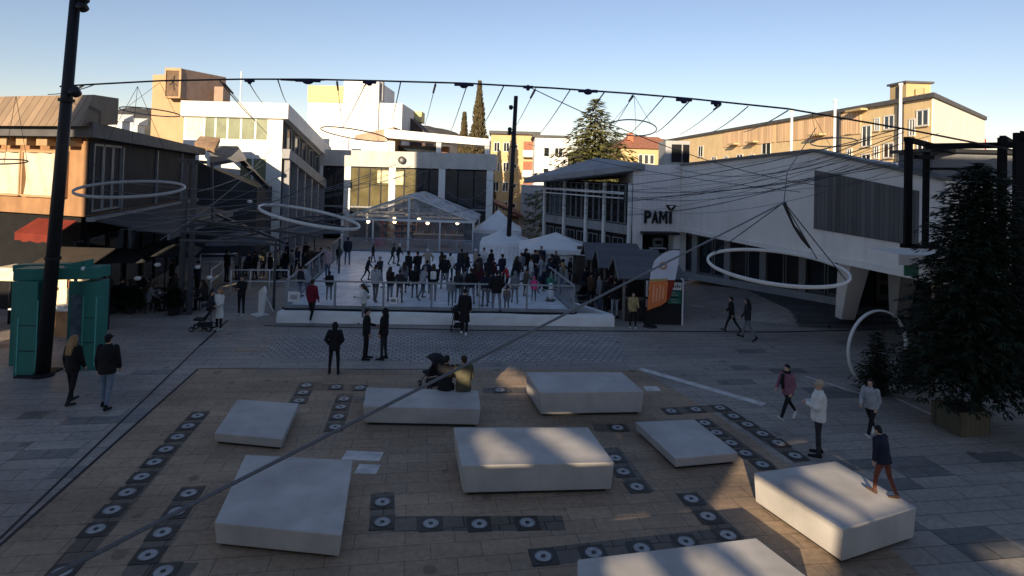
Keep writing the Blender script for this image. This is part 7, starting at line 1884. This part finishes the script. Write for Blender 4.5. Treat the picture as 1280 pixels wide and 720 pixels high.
MORE = [(576, 349, 1.7, 30, 'stand', 'charcoal', 'black', 'short', 'brown', 'in charcoal at the far side behind mid ice'), (583, 352, 1.6, -60, 'chat', 'black', 'jeans', 'long', 'brown', 'in black with long hair behind mid ice'),
  (600, 352, 1.5, 60, 'skate2', 'charcoal', 'black', 'beanie', 'navy', 'bending in charcoal below the pleated screen'), (610, 364, 1.66, -30, 'stand', 'black', 'black', 'hood', 'black', 'hooded in black behind the boy in navy'),
  (627, 358, 1.7, 40, 'chat', 'navy', 'charcoal', 'short', 'black', 'in navy behind the shoulder of the broad man'), (616, 356, 1.4, -40, 'stroll', 'burgundy', 'black', 'beanie', 'black', 'in burgundy with dark hat, back right'),
  (646, 358, 1.5, 20, 'stand', 'charcoal', 'jeans', 'short', 'brown', 'in charcoal beside the woman with one leg out'), (668, 352, 1.74, 170, 'stand', 'black', 'charcoal', 'beanie', 'black', 'in black hat before the tent curtain, second'),
  (694, 352, 1.7, 140, 'pockets', 'charcoal', 'jeans', 'short', 'brown', 'in charcoal and jeans before the tent curtain, right'), (677, 366, 1.2, -80, 'skate', 'navy', 'black', 'beanie', 'grey', 'small in navy with grey hat near the right boards'),
  (518, 372, 1.5, 20, 'stand', 'black', 'darkjeans', 'hood', 'charcoal', 'hooded at the front boards left of the backpack girl'), (551, 350, 1.55, 70, 'stroll', 'brown', 'black', 'long', 'black', 'in brown skating left, far mid ice'),
  (580, 377, 1.5, -10, 'stand', 'grey', 'black', 'beanie', 'black', 'in grey with black hat at the front boards right of centre'), (588, 380, 1.62, 15, 'pockets', 'black', 'jeans', 'short', 'brown', 'in black and jeans at the front boards right of centre')]
MORE += [(474, 360, 1.55, 60, 'stroll', 'charcoal', 'jeans', 'beanie', 'grey', 'in charcoal with grey hat left of mid ice'), (458, 352, 1.3, -80, 'skate', 'navy', 'black', 'short', 'brown', 'small in navy skating right, left part of the ice'),
  (504, 366, 1.5, 30, 'stand', 'grey', 'black', 'long', 'brown', 'in grey with long hair between the coats and the front boards'), (533, 366, 1.6, -15, 'pockets', 'navy', 'jeans', 'short', 'black', 'in navy just left of the backpack girl'),
  (572, 379, 1.45, 10, 'stand', 'charcoal', 'jeans', 'pony', 'brown', 'ponytailed at the front boards right of the child in grey'), (613, 379, 1.4, -20, 'stand', 'black', 'black', 'beanie', 'navy', 'in navy hat left of the broad man at the boards'),
  (643, 379, 1.45, 15, 'stroll', 'grey', 'darkjeans', 'hood', 'grey', 'hooded in grey right of the broad man, on the ice'), (656, 370, 1.3, -50, 'skate2', 'olive', 'black', 'beanie', 'black', 'small in olive left of the pink child'),
  (676, 345, 1.75, 180, 'stand', 'navy', 'black', 'short', 'brown', 'in navy at the very back before the tent curtain'), (702, 368, 1.6, 60, 'stand', 'grey', 'jeans', 'long', 'blonde', 'fair haired in grey at the right boards')]
for k, (px, py, jk, hr_, hc, yw, po, lab) in enumerate([(731, 372, 'navy', 'short', 'black', 40, 'stand', 'in navy by the stroller near the stalls'), (738, 383, 'brown', 'beanie', 'black', -40, 'chat', 'in brown at the left corner of the farthest stall'), (749, 388, 'grey', 'long', 'brown', 110, 'stand', 'in grey with long hair in the stall queue'), (763, 386, 'burgundy', 'short', 'black', -100, 'cross', 'in burgundy in the stall queue'), (783, 398, 'charcoal', 'hood', 'charcoal', 60, 'stand', 'hooded between the mustard jacket and the stall')]):
    P((px, py), 1.62 + 0.04 * (k % 4), yw, po, jk, 'black' if k % 2 else 'jeans', 'black', hr_, hc, 'person ' + lab)
for px, py, h, yw, po, jk, tr, hr_, hc, lab in MORE: S(px, py, h, yw, po, jk, tr, hr_, hc, 'person ' + lab)
for k, (px, py, jk, hr_, hc, yw, po, lab) in enumerate([(134, 388, 'charcoal', 'short', 'brown', 170, 'stand', 'standing waiter in charcoal right of the portal'), (178, 369, 'grey', 'short', 'black', -60, 'chat', 'in grey standing under the brown building canopy'), (214, 366, 'black', 'long', 'brown', 120, 'stand', 'in black with long hair under the canopy'),
  (246, 370, 'navy', 'beanie', 'black', 150, 'chat', 'in navy right of the pergola masts'), (283, 352, 'charcoal', 'short', 'black', -30, 'stand', 'in charcoal behind the slanting railing'), (296, 349, 'lightgrey', 'long', 'black', 160, 'cross', 'in pale grey behind the white railing'), (318, 350, 'black', 'short', 'brown', 90, 'pockets', 'in black behind the white railing, right half'), (328, 346, 'olive', 'cap', 'black', -100, 'stand', 'in olive with cap behind the white railing')]):
    P((px, py), 1.6 + 0.04 * (k % 5), yw, po, jk, 'black' if k % 2 else 'darkjeans', 'black', hr_, hc, 'person ' + lab)
# ---- the dark crowd along the rink's left edge
CROWD = [(337, 352, 'charcoal', 'short', 'brown', 'standing leftmost in the crowd by the parasol'), (346, 349, 'beige', 'short', 'black', 'in beige, second from left in the edge crowd'), (356, 346, 'black', 'short', 'black', 'in black behind the white railing end'),
         (364, 350, 'grey', 'beanie', 'black', 'in grey with black hat in the edge crowd'), (371, 345, 'navy', 'long', 'brown', 'in navy with long hair in the edge crowd'), (379, 349, 'black', 'hood', 'black', 'hooded in the middle of the edge crowd'),
         (386, 344, 'brown', 'short', 'brown', 'in brown in the edge crowd'), (394, 347, 'charcoal', 'short', 'blonde', 'fair haired in charcoal at the right of the edge crowd'), (400, 343, 'black', 'cap', 'black', 'with dark cap at the right end of the edge crowd'),
         (382, 338, 'black', 'short', 'grey', 'grey haired at the back of the edge crowd'), (358, 338, 'navy', 'beanie', 'navy', 'in navy hat at the back of the edge crowd')]
poses_ = ['stand', 'pockets', 'chat', 'cross', 'stroll']
rr = random.Random(21)
for k, (px, py, jk, hr_, hc, lab) in enumerate(CROWD):
    P((px, py), 1.58 + 0.2 * rr.random(), rr.uniform(-140, 10), poses_[k % 5], jk, 'black' if k % 2 else 'darkjeans', 'black', hr_, hc, 'person ' + lab, group='people crowding the left rink edge')
# ---- seated at the terrace tables
SC = ['black', 'charcoal', 'navy', 'brown', 'grey', 'black', 'olive', 'charcoal', 'black', 'burgundy', 'navy', 'black', 'grey', 'charcoal', 'black', 'navy']
for k, (q, an) in enumerate(SEATS):
    if k in (5, 9, 11, 13, 14): continue
    tl = TL[k // 2]
    P((0, 0), 1.70, math.degrees(an), 'sit' if k % 2 else 'sit2', SC[k], 'black' if k % 3 else 'jeans', 'black', ('short', 'long', 'beanie')[k % 3], ('black', 'brown', 'black')[k % 3], 'person in ' + SC[k] + ' seated ' + ('left' if k % 2 == 0 else 'right') + ' at table ' + tl.replace('terrace ', ''),
      pos=(q.x, q.y, 0.02), group='people seated on the terrace')

# ---- strollers
M_STRO = mat('dark stroller fabric', (0.02, 0.021, 0.025), 0.8, 0.15)
M_STROG = mat('pale stroller fabric', (0.30, 0.30, 0.32), 0.8, 0.15)
def stroller(p, yaw, label, m):
    t = empty('stroller', p, R(yaw), label, 'stroller', 'strollers')
    def loc(mb, name, mm, **k): return mb.build(name, mm, t, local=True, **k)
    for x in (-0.25, 0.25):
        for y, r_ in ((-0.28, 0.13), (0.35, 0.10)):
            mb = MB(); mb.ring((x, y, r_ + 0.003), r_ - 0.02, 0.022, Matrix.Rotation(R(90), 3, 'Y'), 20, 6); wl = loc(mb, 'wheel', M_STEEL, smooth=True)
            mb = MB(); mb.tube([(x - 0.03, y, r_), (x + 0.03, y, r_)], 0.03, 8); mb.build('hub', M_RAIL, wl, local=True)
        mb = MB(); mb.tube([(x, 0.35, 0.12), (x * 0.95, -0.15, 0.62), (x * 0.9, -0.52, 1.02)], 0.016, 6); mb.tube([(x, -0.28, 0.14), (x, 0.0, 0.55)], 0.016, 6); loc(mb, 'frame_side', M_STEEL, smooth=True)
    mb = MB(); mb.tube([(-0.225, -0.52, 1.02), (0.225, -0.52, 1.02)], 0.022, 8); loc(mb, 'handlebar', M_STEEL, smooth=True)
    mb = MB(); mb.slab([(-0.19, 0.32, 0.42), (0.19, 0.32, 0.42), (0.19, -0.08, 0.40), (-0.19, -0.08, 0.40)], 0.06); loc(mb, 'seat', m)
    mb = MB(); mb.slab([(-0.19, -0.08, 0.42), (0.19, -0.08, 0.42), (0.19, -0.34, 0.90), (-0.19, -0.34, 0.90)], 0.05); loc(mb, 'backrest', m)
    mb = MB(); vs = []; n = 8
    for i in range(n + 1):
        a = math.pi * (0.05 + 0.62 * i / n)
        for s in range(9):
            u = math.pi * s / 8; vs.append((-0.23 * math.cos(u), -0.12 - 0.34 * math.cos(a) * 0.9, 0.78 + 0.30 * math.sin(a) * (0.55 + 0.45 * math.sin(u))))
    mb.add(vs, [(i * 9 + s, i * 9 + s + 1, (i + 1) * 9 + s + 1, (i + 1) * 9 + s) for i in range(n) for s in range(8)]); loc(mb, 'canopy', m, smooth=True)
    mb = MB(); mb.box((0, -0.05, 0.22), (0.36, 0.42, 0.14)); loc(mb, 'basket', M_STRO, bevel=0.03)
    return t
stroller(G(541, 486), 35, 'dark stroller beside the pair seated on the bench', M_STRO)
stroller(G(254, 413), 100, 'dark stroller by the woman in the white coat', M_STRO)
stroller(G(727, 378), 20, 'dark stroller between the rink and the stalls', M_STRO)
stroller(G(574, 413), -10, 'small stroller in front of the person in the long coat', M_STRO)
# ------------------------------------------------------------------ trees
def leafmat(name, c1, c2, rough=0.7):
    if name in MATS: return MATS[name]
    m = bpy.data.materials.new(name); nt, b = nodes_of(m); N, L = nt.nodes, nt.links
    geo = N.new('ShaderNodeNewGeometry'); nz = N.new('ShaderNodeTexNoise'); nz.inputs['Scale'].default_value = 2.2; nz.inputs['Detail'].default_value = 4
    L.new(geo.outputs['Position'], nz.inputs['Vector'])
    ad = N.new('ShaderNodeMath'); ad.operation = 'ADD'; L.new(nz.outputs['Fac'], ad.inputs[0])
    ml = N.new('ShaderNodeMath'); ml.operation = 'MULTIPLY'; ml.inputs[1].default_value = 0.5; L.new(geo.outputs['Random Per Island'], ml.inputs[0]); L.new(ml.outputs[0], ad.inputs[1])
    rp = N.new('ShaderNodeValToRGB'); rp.color_ramp.elements[0].position = 0.45; rp.color_ramp.elements[1].position = 1.0
    rp.color_ramp.elements[0].color = (*c1, 1); rp.color_ramp.elements[1].color = (*c2, 1)
    L.new(ad.outputs[0], rp.inputs['Fac']); L.new(rp.outputs[0], b.inputs['Base Color'])
    setin(b, 'Roughness', rough); setin(b, 'Specular IOR Level', 0.25)
    MATS[name] = m; return m
M_BARK = mat('conifer bark', (0.07, 0.05, 0.035), 0.9, 0.3, 6)
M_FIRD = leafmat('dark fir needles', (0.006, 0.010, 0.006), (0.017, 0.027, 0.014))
M_SPR = leafmat('sunlit spruce needles', (0.045, 0.055, 0.018), (0.16, 0.15, 0.05))
M_CYP = leafmat('brown cypress foliage', (0.05, 0.045, 0.025), (0.14, 0.11, 0.055))
def sprig(mb, p, d, ln, wd, rr, droop=0.2):
    """a flat fan of needles along d: a few narrow blades"""
    d = V(d).normalized(); up = V((0, 0, 1)); x = d.cross(up)
    x = x.normalized() if x.length > 0.1 else V((1, 0, 0)); z = x.cross(d)
    for k in range(3):
        a = (k - 1) * 0.55 + rr.uniform(-.2, .2); e = (d * math.cos(a) + x * math.sin(a) + z * rr.uniform(-.35, .25)).normalized()
        s = e.cross(up); s = s.normalized() if s.length > 0.1 else x
        t = rr.uniform(-0.6, 0.6); s = (s * math.cos(t) + z * math.sin(t)) * wd * 0.5
        q = p + e * ln * rr.uniform(0.7, 1.1); q.z -= droop * ln
        m_ = p.lerp(q, 0.45)
        mb.add([p, m_ - s, q, m_ + s], [(0, 1, 2, 3)])
def conifer(name, base, hh, rad, label, leaf, seed, z0=0.4, tiers=34, per=13, sp=0.26, tip_up=0.25, group=None, twigs=None, shape=1.0, lean=0.0, gap=0.0):
    rr = random.Random(seed)
    t = empty(name, base, 0, label, 'tree', group)
    mb = MB(); mb.tube([V((0, 0, 0)), V((lean * 0.5, 0, hh * 0.5)), V((lean, 0, hh * 0.97))], [max(0.04, hh * 0.02), hh * 0.012, 0.01], 8); lb = mb; cr = MB()
    for i in range(tiers):
        f = i / (tiers - 1); z = z0 + (hh - z0) * (f ** 0.9)
        if gap and rr.random() < gap: continue
        r0 = rad * ((1 - f) ** shape) * (0.92 + 0.16 * math.sin(i * 1.7)) + 0.05
        n = max(4, int(per * (0.45 + 0.55 * (1 - f))))
        for k in range(n):
            an = 2 * math.pi * (k + rr.random() * 0.8) / n + i * 0.7; rl = r0 * rr.uniform(0.72, 1.12)
            d = V((math.cos(an), math.sin(an), tip_up * (f - 0.45) - 0.08)); p0 = V((lean * f, 0, z))
            if k % 2 == 0: lb.tube([p0, p0 + d * rl * 0.9], [0.012 + 0.01 * (1 - f), 0.004], 4)
            m = max(2, int(rl / (sp * 0.42)))
            for j in range(m):
                g_ = (j + 0.6) / m
                p = p0 + d * rl * g_ + V((rr.uniform(-.5, .5), rr.uniform(-.5, .5), rr.uniform(-.45, .35))) * sp * 0.7
                p.z -= 0.10 * rl * g_ * g_
                side = V((-d.y, d.x, 0)) * rr.uniform(-0.9, 0.9)
                sprig(cr, p, d + side, sp * rr.uniform(0.7, 1.3), sp * 0.26, rr)
    for k in range(6): sprig(cr, V((lean, 0, hh * 0.97)), V((math.cos(k), math.sin(k), 2.0)), sp, sp * 0.3, rr, 0)
    lb.build('trunk', M_BARK, t, local=True); cr.build('crown', leaf, t, local=True)
    return t
# the big dark fir in a planter at right
fb = G(1200, 537)
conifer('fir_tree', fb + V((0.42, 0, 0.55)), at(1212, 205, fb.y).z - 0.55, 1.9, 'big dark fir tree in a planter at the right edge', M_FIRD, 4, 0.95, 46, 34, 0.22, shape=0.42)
pt_ = empty('planter', fb, R(10), 'low wooden planter box under the big dark fir', 'planter')
M_PLW = ribbed('weathered planter boards', (0.10, 0.085, 0.055), (0.03, 0.025, 0.018), 0.14, (1, 0, 0), 0.8, 0.2, 0.25)
for (c, s_) in (((0, -0.42, 0.32), (0.9, 0.05, 0.62)), ((0, 0.42, 0.32), (0.9, 0.05, 0.62)), ((-0.42, 0, 0.32), (0.05, 0.785, 0.62)), ((0.42, 0, 0.32), (0.05, 0.785, 0.62))):
    mb = MB(); mb.box(c, s_); mb.build('board_side', M_PLW, pt_, local=True)
mb = MB(); mb.box((0, 0, 0.52), (0.78, 0.78, 0.05)); mb.build('soil', M_BARK, pt_, local=True)
# small potted firs inside the upright ring
def pot(p, rad, hh, label):
    t = empty('plant_pot', p, 0, label, 'plant pot', 'pots of the small firs'); mb = MB()
    mb.lathe([(rad * 0.75, 0.005), (rad, hh), (rad * 1.06, hh), (rad * 1.06, hh + 0.04), (rad * 0.9, hh + 0.04), (rad * 0.86, hh - 0.04)], n=20); mb.build('pot_body', M_STEEL, t, local=True)
    mb = MB(); mb.lathe([(rad * 0.84, hh - 0.06), (rad * 0.84, hh - 0.03)], n=16); mb.build('soil', M_BARK, t, local=True)
pf = G(1096, 492); pot(pf, 0.32, 0.42, 'dark pot of the small fir standing inside the upright ring')
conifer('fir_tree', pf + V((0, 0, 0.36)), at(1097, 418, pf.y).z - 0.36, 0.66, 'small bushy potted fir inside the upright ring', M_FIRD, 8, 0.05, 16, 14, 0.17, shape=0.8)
pf = G(1136, 484); pot(pf, 0.30, 0.36, 'dark pot of the small fir beside the upright ring')
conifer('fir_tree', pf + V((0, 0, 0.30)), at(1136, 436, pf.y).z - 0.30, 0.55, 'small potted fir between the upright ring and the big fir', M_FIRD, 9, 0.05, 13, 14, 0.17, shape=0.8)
# sunlit spruce behind the shop
sbp = at(742, 240, 58); sbp.z = 0
conifer('spruce_tree', sbp, at(742, 125, 58).z, 7.6, 'large sunlit spruce rising behind the pointed shop roof', M_SPR, 12, 3.0, 24, 20, 0.75, 0.30, shape=0.85)
# two slender dark conifers above the hall roof
def column_tree(px, pyt, Y, wpx, label, seed):
    b = at(px, 200, Y); b.z = 0; hh = at(px, pyt, Y).z; rr = random.Random(seed)
    t = empty('cypress_tree', b, 0, label, 'tree', 'slender cypresses above the hall')
    mb = MB(); mb.tube([V((0, 0, 0)), V((0, 0, hh * 0.9))], [0.25, 0.03], 8); mb.build('trunk', M_BARK, t, local=True)
    cr = MB(); rad = wpx / FPX * Y / 2
    for k in range(5200):
        f = rr.random() ** 1.3; z = 1 + (hh - 1) * f
        rmax = rad * (1 - f) * (1.0 + 0.12 * math.sin(f * 30 + seed)) + 0.02; an = rr.uniform(0, 6.283); r_ = rmax * rr.uniform(0.35, 1.0)
        sprig(cr, V((r_ * math.cos(an), r_ * math.sin(an), z)), V((math.cos(an) * 0.35, math.sin(an) * 0.35, 1)), 0.42, 0.16, rr, -0.1)
    cr.build('crown', M_CYP, t, local=True)
column_tree(597, 104, 72, 52, 'tall slender brown cypress piercing the sky above the hall', 3)
column_tree(579, 143, 73, 36, 'shorter slender brown cypress left of the tall one', 5)
# terrace plants in front of the brown building
def bush(p, rad, hh, label, seed):
    rr = random.Random(seed); t = empty('potted_shrub', p, 0, label, 'plant', 'potted shrubs on the terrace')
    mb = MB(); mb.lathe([(0.18, 0.005), (0.24, 0.35), (0.26, 0.35), (0.22, 0.30)], n=14); mb.build('pot', M_STEEL, t, local=True)
    mb = MB(); mb.tube([V((0, 0, 0.3)), V((0, 0, hh * 0.7))], [0.03, 0.015], 6); mb.build('stem', M_BARK, t, local=True)
    cr = MB()
    for k in range(420):
        d = V((rr.gauss(0, 1), rr.gauss(0, 1), rr.gauss(0, 1))).normalized(); r_ = rr.uniform(0.3, 1) ** 0.6
        sprig(cr, V((d.x * rad * r_, d.y * rad * r_, hh * 0.65 + d.z * hh * 0.36 * r_)), d + V((0, 0, 0.3)), 0.16, 0.07, rr)
    cr.build('foliage', M_FIRD, t, local=True)
for k, (px, py, lab) in enumerate(((140, 392, 'beside the teal portal'), (163, 392, 'between the front terrace tables'), (216, 394, 'left of the pergola masts'))):
    bush(G(px, py), 0.38, 1.15, 'dark potted shrub ' + lab, k)
